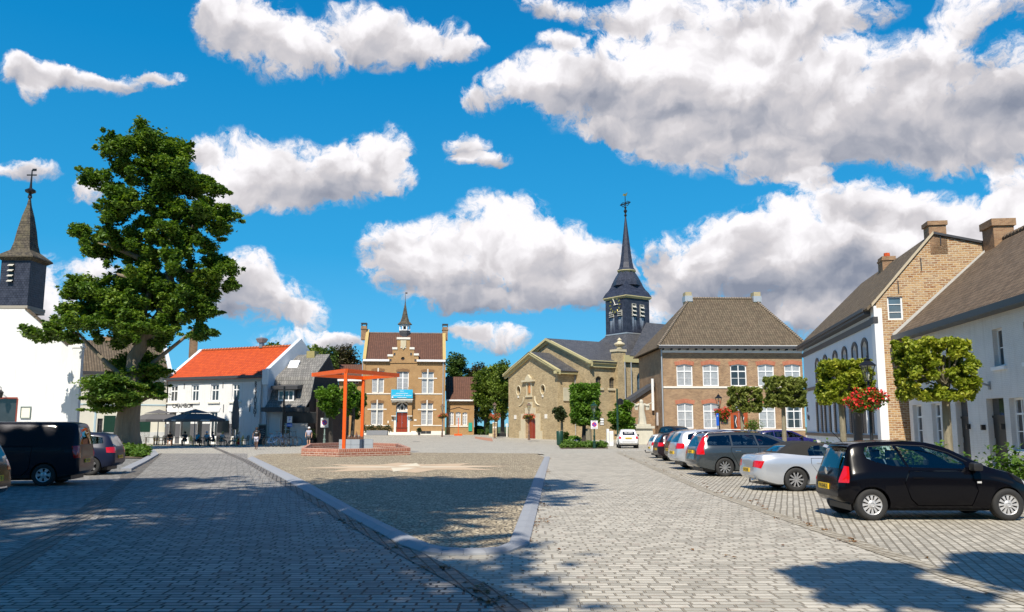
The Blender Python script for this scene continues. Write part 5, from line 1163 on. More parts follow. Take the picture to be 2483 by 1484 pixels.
# cream house left of it
F = Facade(at(178, 1070, 87), at(*zB(150, 1270), 91.5)); U = lambda x, y, v=0: F.uz(zA(x, y), v)
Cm = F.root('cream_house', 'cream rendered house with weathered roof behind the old tree', 'house'); Lm = F.len; Hm = U(700, 378)[1]
rr = [F.rect(zA(762, 570), zA(822, 412)), F.rect(zA(1230, 580), zA(1290, 440)), F.rect(zA(762, 900), zA(815, 740))]
wall('facade', [(0, -.4), (Lm, -.4), (Lm, Hm), (0, Hm)], [arch(r) for r in rr], Cream, Cm, 0, .2)
for i, r in enumerate(rr): window(Cm, r, .16, 2, 2, GlassD, DarkP if i == 2 else WhiteW, .12, split=.7)
MB().box(U(755, 600)[0], U(770, 600)[0], -.04, 0, 0, Hm).box(0, Lm, -.04, -.0, 4.0, 4.12).build('pale_blue_trim', plain('pale_blue', (.45, .60, .68), .6), Cm); MB().box(0, Lm, -.03, -.001, -.4, 1.2).build('grey_plinth', plain('pale_grey', (.62, .64, .64), .7), Cm)
for x in (865, 1145): q = U(x, 800)[0]; MB().box(q - .55, q + .55, -.03, -.0, .1, 2.9).build('door', DarkG, Cm)
vr = 6; zc_ = F.uz(zB(300, 208), vr)[1]
MB().slab([(-.3, -.4, Hm), (Lm + .4, -.4, Hm), (Lm + .4, vr, zc_), (-.3, vr, zc_)], .14).build('roof', T_grey, Cm); gutter(Cm, -.3, Lm + .4, -.35, Hm, .14, DarkP)
MB().add([(Lm + .3, -.3, Hm), (Lm + .3, 12, Hm), (Lm + .3, vr, zc_ + .35)], [(0, 1, 2)]).add([(Lm + .45, -.3, 2), (Lm + .45, 12, 2), (Lm + .45, 12, Hm), (Lm + .45, vr, zc_ + .35), (Lm + .45, -.3, Hm)], [(0, 1, 2, 3, 4)]).build('end_gable', B_redgable, Cm)
MB().slab([(Lm + .1, -.4, Hm + .05), (Lm + .5, -.4, Hm + .05), (Lm + .5, vr, zc_ + .5), (Lm + .1, vr, zc_ + .5)], .25).build('verge', BW_, Cm)
q = F.uz(zB(468, 230), vr); MB().box(q[0] - .4, q[0] + .4, vr - .4, vr + .4, zc_ - 1.5, zc_ + .8).build('chimney', B_chim, Cm)
# house with the brown roof further left
F = Facade(at(120, 1060, 100), at(*zA(960, 880), 103)); Bk = F.root('brown_roof_house', 'brown roofed brick house rising behind the cream house', 'house')
h0, h1 = F.uz(zA(620, 330))[1], F.uz(zA(800, 150), 5)[1]
MB().box(0, F.len, .0, 9, -.4, h0).build('body_wall', B_redgable, Bk); MB().slab([(-.3, -.4, h0 + .05), (F.len, -.4, h0 + .05), (F.len, 5, h1), (-.3, 5, h1)], .15).build('roof', T_grey, Bk)
q = F.uz(zA(850, 150), 5); MB().box(q[0] - .8, q[0] + .8, 4.4, 5.6, h1 - 1, h1 + .9).build('chimney', B_chim, Bk)

# ================================================================== grey roofed house
F = Facade(at(*zB(1262, 1284), 85), at(*zB(1698, 1284), 84)); U = lambda x, y, v=0: F.uz(zB(x, y), v)
Gh = F.root('grey_roof_house', 'small white house with steep grey tiled roof and a dormer', 'house'); Lg = F.len; Hg = U(1450, 905)[1]
rw = F.rect(zB(1402, 1180), zB(1518, 1000)); rdr = F.rect(zB(1525, 1280), zB(1690, 960))
wall('facade', [(0, -.4), (Lg, -.4), (Lg, Hg), (0, Hg)], [arch(rw)], WP, Gh, 0, .22); window(Gh, rw, .18, 2, 3, GlassD, WhiteW, .1, split=.75)
VS = [(-.75, U(1450, 888)[1]), (.2, U(1450, 800, .2)[1]), (1.0, F.uz(zB(1450, 560), 1.0)[1]), (4.3, F.uz(zB(1500, 324), 4.3)[1])]
m = MB(); 
for (v0, z0_), (v1, z1_) in zip(VS[:-1], VS[1:]): m.slab([(0, v0, z0_), (Lg + .05, v0, z0_), (Lg + .05, v1, z1_), (0, v1, z1_)], .12)
m.slab([(0, 9, Hg), (Lg, 9, Hg), (Lg, VS[3][0], VS[3][1]), (0, VS[3][0], VS[3][1])], .12); rf = m.build('roof', T_slab, Gh)
MB().box(-.25, Lg + .1, -1.0, 0, VS[0][1] - .45, VS[0][1] - .02).build('eave', DarkP, Gh)
MB().prism([(0, 0), (1, 0), (1, 1)], 0, 0) if 0 else None
S4 = [(0, -.4), (9, -.4), (9, Hg), (VS[3][0], VS[3][1] - .05), (VS[2][0], VS[2][1] - .12), (VS[1][0], VS[1][1] - .1), (0, Hg)]
MB().add([(Lg, v, z) for v, z in S4], [tuple(range(7))]).build('end_wall', B_shade, Gh); MB().add([(-.01, v, z) for v, z in S4], [tuple(reversed(range(7)))]).build('end_wall', B_shade, Gh)
dw = F.rect(zB(1382, 820), zB(1556, 702), 0)
dm = MB().box(dw[0] - .12, dw[1] + .12, .06, 2.2, dw[2] - .1, dw[3] + .1).build('dormer', DarkP, Gh); window(dm, dw, .04, 3, 1, GlassD, WhiteW, .13, name='dormer_window')
MB().hexa([(dw[0] - .6, -.5, dw[3] + .05), (dw[1] + .6, -.5, dw[3] + .05), (dw[1] + .6, 2.2, dw[3] + .3), (dw[0] - .6, 2.2, dw[3] + .3), (dw[0] - .6, -.5, dw[3] + .4), (dw[1] + .6, -.5, dw[3] + .4), (dw[1] + .6, 2.2, dw[3] + .75), (dw[0] - .6, 2.2, dw[3] + .75)]).build('dormer_hood', DarkP, dm)
q = F.uz(zB(1550, 438), 2.6); sk = MB().slab([(q[0] - .55, 2.25, q[1] - .35), (q[0] + .55, 2.25, q[1] - .35), (q[0] + .55, 2.9, q[1] + .55), (q[0] - .55, 2.9, q[1] + .55)], .1).build('skylight', WhiteW, Gh)
q = F.uz(zB(1760, 330), 4.3); MB().box(q[0] - .5, q[0] + .4, 3.8, 4.8, VS[3][1] - .8, F.uz(zB(1760, 285), 4.3)[1]).build('chimney', plain('mossy_chimney', (.32, .28, .12), .9, var=.3), Gh)
q = U(1585, 958); MB().box(q[0] - 1.1, q[0] + 1.1, -.25, 0, q[1] - .3, q[1] + .3).build('awning_box', DarkP, Gh)
pipe(Gh, U(1278, 1000)[0], -.08, 0, Hg, Zinc, .06); pipe(Gh, Lg - .05, -.08, 0, Hg, Zinc, .06)
# brick building running back beside it, its shade carried by the brick colour
F7 = Facade(tuple(F.world(Lg + .3, 1.5, 0)[:2]), tuple(F.world(Lg + 1.4, 34, 0)[:2])); Dk = F7.root('dark_side_building', 'dark shaded brick building receding beside the grey roofed house', 'house')
wall('flank_wall', [(0, -.4), (7, -.4), (7, 5.2), (0, 5.2)], [], B_shade, Dk); MB().slab([(0, -.3, 5.2), (32, -.3, 5.2), (32, -.3 + .01, 5.2)], .1) if 0 else None
MB().box(0, 7, .02, 5, -.4, 5.15).build('body_wall', B_shade, Dk); MB().box(-.2, 7, -.3, 5, 5.2, 5.4).build('roof_edge', DarkP, Dk)

# ================================================================== white chapel with slate turret, far left
F = Facade(at(-260, 1035, 73), at(184, 1035, 73)); U = lambda x, y, v=0: F.uz((x, y), v)
Wc = F.root('white_chapel', 'tall white painted brick chapel with dark slate belfry and pointed spire', 'church'); Lw = F.len
a = U(184, 838); b = U(165, 838); c = U(68, 752); d = U(-10, 752)
dk = [U(*zA(-60, 765)), U(*zA(136, 583))]
wall('gable_wall', [(0, -.3), (Lw, -.3), (Lw, a[1]), (b[0], a[1] + .05), (c[0] - .2, c[1] + .1), (0, c[1] + .1)], [arch((dk[0][0], dk[1][0], 1.0, dk[1][1]))], WP, Wc, 0, .3)
MB().box(dk[0][0], dk[1][0], .25, .3, 1.0, dk[1][1]).build('dark_window', GlassD, Wc); MB().box(dk[0][0], dk[1][0] + .04, -.04, .06, dk[1][1], dk[1][1] + .12).box(dk[1][0], dk[1][0] + .1, -.04, .06, 1.0, dk[1][1] - .001).build('window_frame', DoorR, Wc)
MB().box(Lw - .68, Lw + .1, -.14, .3, -.3, a[1] + .3).box(Lw - .8, Lw + .2, -.2, .35, a[1] - .2, a[1] - .05).build('corner_pilaster', WP, Wc)
MB().slab([(b[0], -.1, a[1] + .1), (b[0], .5, a[1] + .1), (c[0] - .2, .5, c[1] + .2), (c[0] - .2, -.1, c[1] + .2)], .12).build('roof', T_grey, Wc)
tl, tr_ = U(-2, 700, .4)[0], U(69, 700, .4)[0]; S_ = tr_ - tl; tz0, tz1 = U(33, 742, .4)[1], U(33, 630, .4)[1]
tw = MB().box(tl, tr_, .4, .4 + S_, tz0 - .5, tz1).build('belfry', SlateD, Wc)
MB().box(tl - .1, tr_ + .15, .2, .5 + S_, tz0 - .25, tz0 + .02).box(tl - .1, tr_ + .1, .3, .5 + S_, tz0 - .5, tz0 - .251).build('belfry_ledge', plain('weathered_ledge', (.34, .31, .26), .9), Wc)
cc = ((tl + tr_) / 2, .4 + S_ / 2, 0); kz = lambda y: F.uz((33, y), .4 + S_/2)[1]; kx = 75 / 2050
MB().lathe([(S_ * .72, tz1 - .05), (S_ * .92, kz(631)), (S_ * .9, kz(628)), (33 * kx * 1.0, kz(610)), (27 * kx, kz(590)), (22 * kx, kz(560)), (14 * kx, kz(525)), (6 * kx, kz(500)), (4.5 * kx, kz(492)), (2 * kx, kz(478))], 4, cc, rot=R(45)).build('spire', SlateM, Wc)
MB().lathe([(.2, kz(480)), (.13, kz(470)), (.45, kz(466)), (.48, kz(462)), (.12, kz(456)), (.08, kz(440)), (.05, kz(412))], 8, cc).box(cc[0] - .45, cc[0] + .45, cc[1] - .02, cc[1] + .02, kz(426), kz(423)).box(cc[0] + .02, cc[0] + .4, cc[1] - .02, cc[1] + .02, kz(415), kz(409)).build('spire_cross', Black, Wc)
for r in [F.rect(q7(60, 955), q7(116, 792), .4)]:
    MB().box(r[0], r[1], .37, .395, r[2], r[3]).build('louvre_opening', Black, Wc); m = MB()
    for i in range(4): z_ = r[2] + (r[3] - r[2]) * (i + .05) / 4; m.hexa([(r[0], .12, z_), (r[1], .12, z_), (r[1], .36, z_ + .16), (r[0], .36, z_ + .16), (r[0], .12, z_ + .04), (r[1], .12, z_ + .04), (r[1], .36, z_ + .2), (r[0], .36, z_ + .2)])
    m.build('louvre', Lv, Wc)
q0 = U(*zA(162, 738)); q1_ = U(*zA(250, 645)); nb2 = thing('notice_case', 'grey framed notice case on the white chapel wall', 'notice case', tuple(F.world(q0[0], 0, q0[1])), F.ang)
w_, h_ = q1_[0] - q0[0], q1_[1] - q0[1]; MB().box(0, w_, -.12, 0, 0, .05).box(0, w_, -.12, 0, h_ - .05, h_).box(0, .05, -.12, 0, .051, h_ - .051).box(w_ - .05, w_, -.12, 0, .051, h_ - .051).build('frame', GreyG, nb2)
MB().box(.05, w_ - .05, -.06, -.02, .05, h_ - .05).build('notice_sheet', Cream, nb2)
q = U(*zA(40, 545)); wl2 = thing('wall_lantern', 'small black lantern on a scrolled bracket on the chapel wall', 'lantern', tuple(F.world(q[0], 0, q[1])), F.ang, scale=1.5)
MB().tube([(-.6, 0, .35), (-.35, -.35, .5), (0, -.42, .35), (0, -.42, .22)], .02, 6).build('bracket', Black, wl2)
MB().lathe([(.1, -.25), (.16, .05), (.19, .06), (.04, .2), (.01, .26)], 6, (0, -.42, 0)).build('lantern_body', Black, wl2)
# ================================================================== vehicles
def boolop(a, b, op):
    oa = bpy.data.objects.new('tmp', a); ob = bpy.data.objects.new('tmp', b); COL.objects.link(oa); COL.objects.link(ob)
    md = oa.modifiers.new('b', 'BOOLEAN'); md.operation = op; md.object = ob; md.solver = 'EXACT'
    bpy.context.view_layer.update()
    me = bpy.data.meshes.new_from_object(oa.evaluated_get(bpy.context.evaluated_depsgraph_get()))
    bpy.data.objects.remove(oa); bpy.data.objects.remove(ob); return me
def joinmb(*ms):
    r = MB()
    for m in ms: r.add(m.v, m.f)
    return r
def curve(pts, xs, sm=.05):
    x = np.array([p[0] for p in pts]); z = np.array([p[1] for p in pts]); d = np.linspace(-3 * sm, 3 * sm, 9); w = np.exp(-(d / sm) ** 2 / 2); w /= w.sum()
    lo, hi = x[0], x[-1]; out = []
    for q in xs:
        s = min(1, (q - lo) / (3 * sm) + .0, (hi - q) / (3 * sm)); s = max(0, s)
        out.append(sum(wi * np.interp(q + di * s, x, z) for wi, di in zip(w, d)))
    return np.array(out)
def loft(top, belt, sill, wid, xs, grow=0, tum=.36):
    zt, zb, zs, w = curve(top, xs, .04) + grow, curve(belt, xs) , curve(sill, xs, .03) - grow, curve(wid, xs, .05) + grow
    zb = np.minimum(zb, zt - .02); zb = np.maximum(zb, zs + .04); rings = []
    for x, t, b, s, ww in zip(xs, zt, zb, zs, w):
        h = b - s; u = t - b; wt = ww * .945 - tum * u; k = min(.10, .5 * u)
        half = [(0, s), (ww * .8, s), (ww * .93, s + min(.03, h * .1)), (ww * .98, s + h * .2), (ww, s + h * .45), (ww * .995, s + h * .72), (ww * .975, b - h * .07), (ww * .945, b)]
        for f in (.33, .66, 1): half.append((ww * .945 + (wt - ww * .945) * f, b + (t - k - b) * f))
        half += [(wt - min(.035, k * .4), t - k * .45), (wt * .88, t - k * .12), (wt * .5, t), (0, t + .008)]
        rings.append([(x, y, z) for y, z in half] + [(x, -y, z) for y, z in half[-2:0:-1]])
    m = MB(); k = len(rings[0])
    for r in rings: m.v += r
    for i in range(len(rings) - 1):
        for j in range(k): j2 = (j + 1) % k; m.f.append((i*k + j, i*k + j2, (i+1)*k + j2, (i+1)*k + j))
    m.f.append(tuple(reversed(range(k)))); m.f.append(tuple(range((len(rings)-1)*k, len(rings)*k)))
    return m
def stations(x0, x1, n=46):
    t = np.linspace(0, 1, n); return x0 + (x1 - x0) * (t - .12 * np.sin(2 * math.pi * t) / 1.0 * .9)
def fixn(me):
    bm = bmesh.new(); bm.from_mesh(me); bmesh.ops.recalc_face_normals(bm, faces=bm.faces); bm.to_mesh(me); bm.free(); return me
Tyre = plain('tyre_rubber', (.022, .022, .022), .8, var=.3, vs=20); RimS = plain('silver_rim', (.62, .62, .63), .28, .85, var=.03)
Hub = plain('silver_hubcap', (.66, .66, .67), .35, .5, var=.03); CarGlass = glass('car_glass', (.78, .86, .85), .05); CarGlassD = glass('tinted_glass', (.48, .54, .56), .07)
RedL = plain('red_tail_lens', (.55, .005, .008), .12, var=.1, coat=1); ClearL = plain('clear_lens', (.7, .7, .7), .1, .3, coat=1)
Trim = plain('black_trim', (.015, .015, .016), .45, var=.1); Chrome = plain('chrome', (.75, .76, .78), .12, 1, var=.02); SeatM = plain('seat_fabric', (.03, .03, .035), .9)
Yel = plain('yellow_plate', (.75, .48, .02), .5, var=.05)
def paint(name, c, metal=.0, rough=.3): return plain(name, c, rough, metal, var=.02, coat=1.0 if max(c) > .05 else .15, spec=.5 if max(c) > .05 else .15)
def wheel(car, x, y, r, side, spokes, hub=False, wd=.2):
    s = side; m = MB(); prof = [(r*.62, 0), (r*.68, -.01), (r*.86, -.018), (r*.965, .0), (r, .03), (r, wd-.03), (r*.96, wd), (r*.62, wd)]
    w = MB().lathe([(a, s * -b if s > 0 else b) for a, b in prof][:], 32, (0, 0, 0), axis='y', cap=False).build('wheel', Tyre, car, smooth=50)
    fixn(w.data); w.location = (x, y, r); R_ = r * .665
    g = lambda v: -s * v
    m = MB()
    if hub:
        m.lathe([(.0, g(.0)), (R_*.3, g(.004)), (R_*.36, g(.016)), (R_*.42, g(.02))], 24, axis='y', cap=False)
        m.lathe([(R_*.86, g(.02)), (R_*.95, g(.004)), (R_, g(.02)), (R_*.98, g(.05)), (R_*.84, g(.05))], 32, axis='y', cap=False)
        for i in range(spokes):
            t = 2 * math.pi * i / spokes; a = math.pi / spokes * .62
            for rr in ((R_*.38, R_*.9),):
                P = [(rr[0], t - a * .9), (rr[1], t - a), (rr[1], t + a), (rr[0], t + a * .9)]; P = [(q * math.cos(w_), q * math.sin(w_)) for q, w_ in P]
                m.prism(P, *sorted((g(.014), g(.035))))
            P = [(R_*.5, t + a - .02), (R_*.86, t + a + .0), (R_*.86, t + a + .10), (R_*.5, t + a + .12)]
        m.tube([(R_*.2*math.cos(q), g(-.004), R_*.2*math.sin(q)) for q in np.linspace(0, 2*math.pi, 17)], .006, 5)
    else:
        m.lathe([(R_*.9, g(.03)), (R_*.96, g(.0)), (R_, g(.01)), (R_*.98, g(.10)), (R_*.88, g(.14))], 32, axis='y', cap=False); m.lathe([(0, g(.012)), (R_*.16, g(.014)), (R_*.24, g(.04)), (R_*.2, g(.08))], 20, axis='y', cap=False)
        for i in range(spokes):
            t = 2 * math.pi * i / spokes; ww = R_ * (.10 if spokes > 7 else .17)
            for q0, q1, d0, d1 in ((R_*.15, R_*.93, .03, .012),):
                c_, s_ = math.cos(t), math.sin(t); P = [(q0*c_ - ww*.8*s_, q0*s_ + ww*.8*c_), (q0*c_ + ww*.8*s_, q0*s_ - ww*.8*c_), (q1*c_ + ww*s_, q1*s_ - ww*c_), (q1*c_ - ww*s_, q1*s_ + ww*c_)]
                m.prism(P, *sorted((g(.01), g(.05))))
    rm = m.build('rim', Hub if hub else RimS, w, smooth=40); fixn(rm.data)
    MB().lathe([(R_*.98, g(.09)), (0, g(.09))], 24, axis='y').build('brake_disc', Trim, w)
    return w
def car(name, label, cat, wpx, side, rz, top, belt, sill, wid, wb, r, pt, sides, front=None, rear=None, doors=[], tail=None, head=None, spokes=5, hub=False,
        plate='', plate_z=.5, soft=None, cab=None, glassm=None, group='cars parked round the square', scale=1.0, rails=False, mirror=None, handles=[], trim=None, plate_mat=None, wloc=None, seats=True, plate_y=0, extra=None):
    """x forward from the rear axle; side = -1 shows the right flank, +1 the left flank to the viewer"""
    W_ = max(p[1] for p in wid); p = wloc or gnd(*wpx); rot = Matrix.Rotation(rz, 3, 'Z'); loc = Vector(p) - rot @ Vector((0, side * (W_ - .1), 0)) * scale
    t = thing(name, label, cat, loc, rz, group, scale); x0, x1 = top[0][0], top[-1][0]; xs = stations(x0, x1)
    S = loft(top, belt, sill, wid, xs).mesh('s', False); fixn(S)
    cx0, cx1 = cab; cxs = np.linspace(cx0, cx1, 26)
    tz = lambda q: float(np.interp(q, [a[0] for a in top], [a[1] for a in top])); bz = lambda q: float(np.interp(q, [a[0] for a in belt], [a[1] for a in belt]))
    ct = [(q, min(tz(q - .06), tz(q + .06), tz(q)) - .045) for q in cxs]; ct = [(q, max(z, bz(q) - .2)) for q, z in ct]
    Cv = loft(ct, [(q, bz(q) - .0) for q in cxs], [(q, bz(q) - .26) for q in cxs], [(q, float(np.interp(q, [a[0] for a in wid], [a[1] for a in wid])) - .06) for q in cxs], cxs).mesh('c', False); fixn(Cv)
    shell = boolop(S, Cv, 'DIFFERENCE')
    wm = MB()
    for poly in sides: wm = joinmb(wm, MB().prism(poly, -1.5, 1.5))
    def xprism(poly, a, b): m = MB().prism(poly, a, b); m.v = [(v[1], v[0], v[2]) for v in m.v]; return m
    wms = [fixn(MB().prism(poly, a, b).mesh('w', False)) for poly in sides for a, b in ((-1.5, 0), (0, 1.5))]
    if front: wms.append(fixn(xprism(front[0], front[1], front[2]).mesh('w', False)))
    if rear: wms.append(fixn(xprism(rear[0], rear[1], rear[2]).mesh('w', False)))
    gm = glassm or CarGlass; body = shell; names = ['side_window'] * (2 * len(sides)) + (['windscreen'] if front else []) + (['rear_window'] if rear else [])
    for w_, nm in zip(wms, names):
        gp = boolop(shell, w_, 'INTERSECT'); gp.materials.clear()
        if len(gp.polygons): link(nm, gp, gm if nm != 'rear_window' else CarGlassD, t, 30)
        body = boolop(body, w_, 'DIFFERENCE')
    for ax in (0, wb):
        cy = fixn(MB().lathe([(r * 1.13, -1.5), (r * 1.13, 1.5)], 40, (ax, 0, r * .99), axis='y').mesh('w', False)); body = boolop(body, cy, 'DIFFERENCE')
    yo = W_ - .17
    for dp in doors:
        cx_ = sum(q[0] for q in dp) / len(dp); cz_ = sum(q[1] for q in dp) / len(dp)
        sh_ = [(cx_ + (a - cx_) * (1 - .014 / abs(a - cx_ + 1e-6) if abs(a - cx_) > .02 else 1), cz_ + (b - cz_) * (1 - .012 / abs(b - cz_ + 1e-6) if abs(b - cz_) > .02 else 1)) for a, b in dp]
        a, b = sorted((side * 1.4, side * yo)); full = fixn(MB().prism(dp, a, b).mesh('w', False)); shr = fixn(MB().prism(sh_, a, b).mesh('w', False))
        dr_ = boolop(body, shr, 'INTERSECT'); dr_.materials.clear(); body = boolop(body, full, 'DIFFERENCE'); boxuv(dr_); d_ = link('door', dr_, pt, t, 30)
        hx = max(q[0] for q in dp) * .0 + min(q[0] for q in dp) + .16; hz = max(q[1] for q in dp) - .13
        yy = side * (W_ * .975 + .012); MB().box(hx, hx + .2, yy - .015, yy + .015, hz - .015, hz + .02).build('door_handle', pt if extra != 'chrome' else Chrome, d_, bev=.008, smooth=True)
    if soft:
        sp_ = fixn(MB().prism(soft, -1.5, 1.5).mesh('w', False)); so = boolop(body, sp_, 'INTERSECT'); so.materials.clear(); body = boolop(body, sp_, 'DIFFERENCE'); link('soft_top', so, plain('black_canvas', (.018, .017, .016), .9, var=.2, vs=8, bmp=.3), t, 40)
    if trim:
        for tp in trim:
            sp_ = fixn(MB().prism(tp, -1.5, 1.5).mesh('w', False)); so = boolop(body, sp_, 'INTERSECT'); so.materials.clear(); body = boolop(body, sp_, 'DIFFERENCE'); link('lower_trim', so, Trim, t, 30)
    body.materials.clear(); link('body', body, pt, t, 30)
    S2 = None
    for lst, nm, mt in ((tail, 'tail_light', RedL), (head, 'headlight', ClearL)):
        if not lst: continue
        if S2 is None: S2 = fixn(loft(top, belt, sill, wid, stations(x0 - .008, x1 + .008), .007).mesh('s', False)) if 0 else fixn(loft([(a + (-.008 if i == 0 else .008 if i == len(top) - 1 else 0), b) for i, (a, b) in enumerate(top)], belt, [(a + (-.008 if i == 0 else .008 if i == len(sill) - 1 else 0), b) for i, (a, b) in enumerate(sill)], [(a + (-.008 if i == 0 else .008 if i == len(wid) - 1 else 0), b) for i, (a, b) in enumerate(wid)], stations(x0 - .008, x1 + .008), .007).mesh('s', False))
        poly, yin = lst
        for s_ in (1, -1):
            a, b = sorted((s_ * 1.4, s_ * yin)); l_ = boolop(S2, fixn(MB().prism(poly, a, b).mesh('w', False)), 'INTERSECT'); l_.materials.clear()
            if len(l_.polygons): link(nm, l_, mt, t, 30)
    MB().box(x0 + .25, x1 - .25, -(W_ - .28), W_ - .28, .17, .62).build('underbody', Trim, t)
    for ax in (0, wb):
        for s_ in (side, -side): wheel(t, ax, s_ * (W_ - .045), r, s_, spokes, hub)
    if plate is not None:
        xr = x0 - .012; pl = MB().box(xr - .012, xr + .05, plate_y - .26, plate_y + .26, plate_z - .055, plate_z + .055).build('number_plate', plate_mat or Yel, t)
        text(pl, plate, .10, xr - .014, plate_y, plate_z, Trim, depth=.001, rot=(R(90), 0, R(-90)))
    if seats:
        fb_ = bz(1) ; 
        for sx in (cx0 + .45, cx0 + 1.25):
            for sy in (-.34, .34): MB().box(sx, sx + .45, sy - .24, sy + .24, fb_ - .3, fb_ - .2).hexa([(sx - .12, sy - .24, fb_ - .2), (sx, sy - .24, fb_ - .2), (sx, sy + .24, fb_ - .2), (sx - .12, sy + .24, fb_ - .2), (sx - .28, sy - .2, fb_ + .16), (sx - .18, sy - .2, fb_ + .16), (sx - .18, sy + .2, fb_ + .16), (sx - .28, sy + .2, fb_ + .16)]).box(sx - .3, sx - .2, sy - .12, sy + .12, fb_ + .19, fb_ + .34).build('seat', SeatM, t, bev=.02, smooth=True)
        MB().box(cx1 - .75, cx1 - .3, -.62, .62, fb_ - .25, fb_ - .05).build('dashboard', Trim, t)
        MB().tube([(cx1 - .85 + .05 * math.sin(q), .34 + .18 * math.cos(q), fb_ - .02 + .17 * math.sin(q)) for q in np.linspace(0, 2 * math.pi, 17)], .015, 6).build('steering_wheel', Trim, t, smooth=60)
    if mirror:
        for s_ in (side, -side): yy = s_ * (W_ + .06); MB().box(mirror[0] - .08, mirror[0] + .10, yy - .1, yy + .1, mirror[1] - .07, mirror[1] + .08).build('wing_mirror', Trim if extra != 'mirrorpaint' else pt, t, bev=.035, smooth=True)
    if rails:
        for s_ in (1, -1): ya = s_ * (W_ * .945 - .36 * .45 - .03); zt_ = tz(.8); MB().tube([(cx0 + .1, ya, tz(cx0 + .1) - .02), (cx0 + .3, ya, tz(cx0 + .3) + .05), (cx0 + 1.2, ya, zt_ + .07), (cx1 - 1.1, ya, tz(cx1 - 1.1) + .06), (cx1 - .9, ya, tz(cx1 - .9) + .0)], .016, 6).build('roof_rail', Trim if extra != 'chrome' else Chrome, t, smooth=60)
    return t
def trap(w0, w1, z0, z1): return [(-w0, z0), (w0, z0), (w1, z1), (-w1, z1)]
BlackP = paint('black_car_paint', (.003, .003, .005), 0, .18); SilverP = paint('silver_car_paint', (.52, .55, .60), .5, .3); GreyP = paint('slate_grey_car_paint', (.055, .068, .078), .45, .3)
WhiteP = paint('white_car_paint', (.80, .80, .80)); DarkP2 = paint('dark_plum_car_paint', (.022, .016, .022), .3); BlueP = paint('deep_blue_car_paint', (.012, .01, .11)); VanP = paint('van_dark_grey_paint', (.022, .022, .028), .3, .35)
SuvP = paint('steel_blue_car_paint', (.014, .02, .045), .05, .35); OliveP = paint('dark_brown_suv_paint', (.03, .028, .024), .4)
def wids(x0, x1, W_, a=.72, b=.68): return [(x0, W_ * a), (x0 + .06, W_ * (a + .1)), (x0 + .2, W_ * .95), (x0 + .5, W_), ((x0 + x1) / 2, W_ * 1.005), (x1 - .9, W_ * .99), (x1 - .4, W_ * .93), (x1 - .1, W_ * (b + .1)), (x1, W_ * b)]
def sills(x0, x1, z=.2, e=.34): return [(x0, e + .08), (x0 + .08, e - .02), (x0 + .35, z + .06), (x0 + .6, z), (x1 - .6, z), (x1 - .2, z + .02), (x1, e)]
# 1 black city car, nearest on the right
UPT = [(-.56,.60),(-.54,.80),(-.50,.90),(-.46,1.0),(-.33,1.34),(-.28,1.42),(-.1,1.455),(.3,1.48),(.8,1.49),(1.2,1.465),(1.55,1.37),(1.85,1.22),(2.3,1.0),(2.7,.91),(2.95,.80),(3.08,.66),(3.12,.5)]
c1 = car('parked_car', 'glossy black small hatchback with silver hubcaps parked before the largest clipped tree', 'car', (2115, 1263), -1, R(0), UPT, [(-.56,.72),(-.4,.86),(0,.93),(1,.96),(2,.93),(2.4,.88),(3.12,.62)], sills(-.56, 3.12, .20), wids(-.56, 3.12, .83), 2.56, .30, BlackP,
  [[(0,1.36),(.54,1.395),(.70,1.0),(.39,1.025),(.15,1.085),(-.02,1.16),(-.05,1.26)], [(.59,1.395),(1.05,1.375),(1.5,1.25),(1.80,1.08),(1.83,.965),(.75,.995)]],
  front=(trap(.66,.50,1.02,1.36), 1.35, 2.5), rear=(trap(.60,.50,.96,1.34), -.8, -.2), doors=[[(.72,.40),(.62,.70),(.72,.93),(1.9,.93),(2.0,.55),(1.88,.28),(.85,.28)]],
  tail=([(-.7,.70),(-.40,.70),(-.36,1.0),(-.7,1.06)], .60), head=([(2.98,.62),(3.3,.62),(3.3,.78),(2.95,.80)], .42), spokes=12, hub=True, plate='79-XHK-2', plate_z=.60, cab=(-.42, 2.1), mirror=(1.93,1.0), plate_y=.12)
MB().tube([(-.2, 0, 1.45), (-.42, 0, 1.68)], .008, 5).build('antenna', Trim, c1)
MB().box(-.5, -.30, -.55, .55, 1.405, 1.43).build('roof_spoiler', BlackP, c1, bev=.01, smooth=True)
MB().lathe([(.06, -.012), (.075, -.006), (.075, .0)], 20, axis='y').build('emblem', Chrome, c1).matrix_basis = Matrix.Translation((-.545, 0, .90)) @ Matrix.Rotation(R(-90), 4, 'Z')
MB().box(1.98, 2.06, -.835, -.822, .70, .735).build('side_indicator', ClearL, c1)
for s in (-1,): MB().tube([(-.06, -.755, 1.27), (0, -.725, 1.375), (.54, -.71, 1.41), (1.06, -.72, 1.39), (1.5, -.745, 1.265), (1.83, -.78, 1.10)], .008, 5).build('window_seal', Trim, c1)
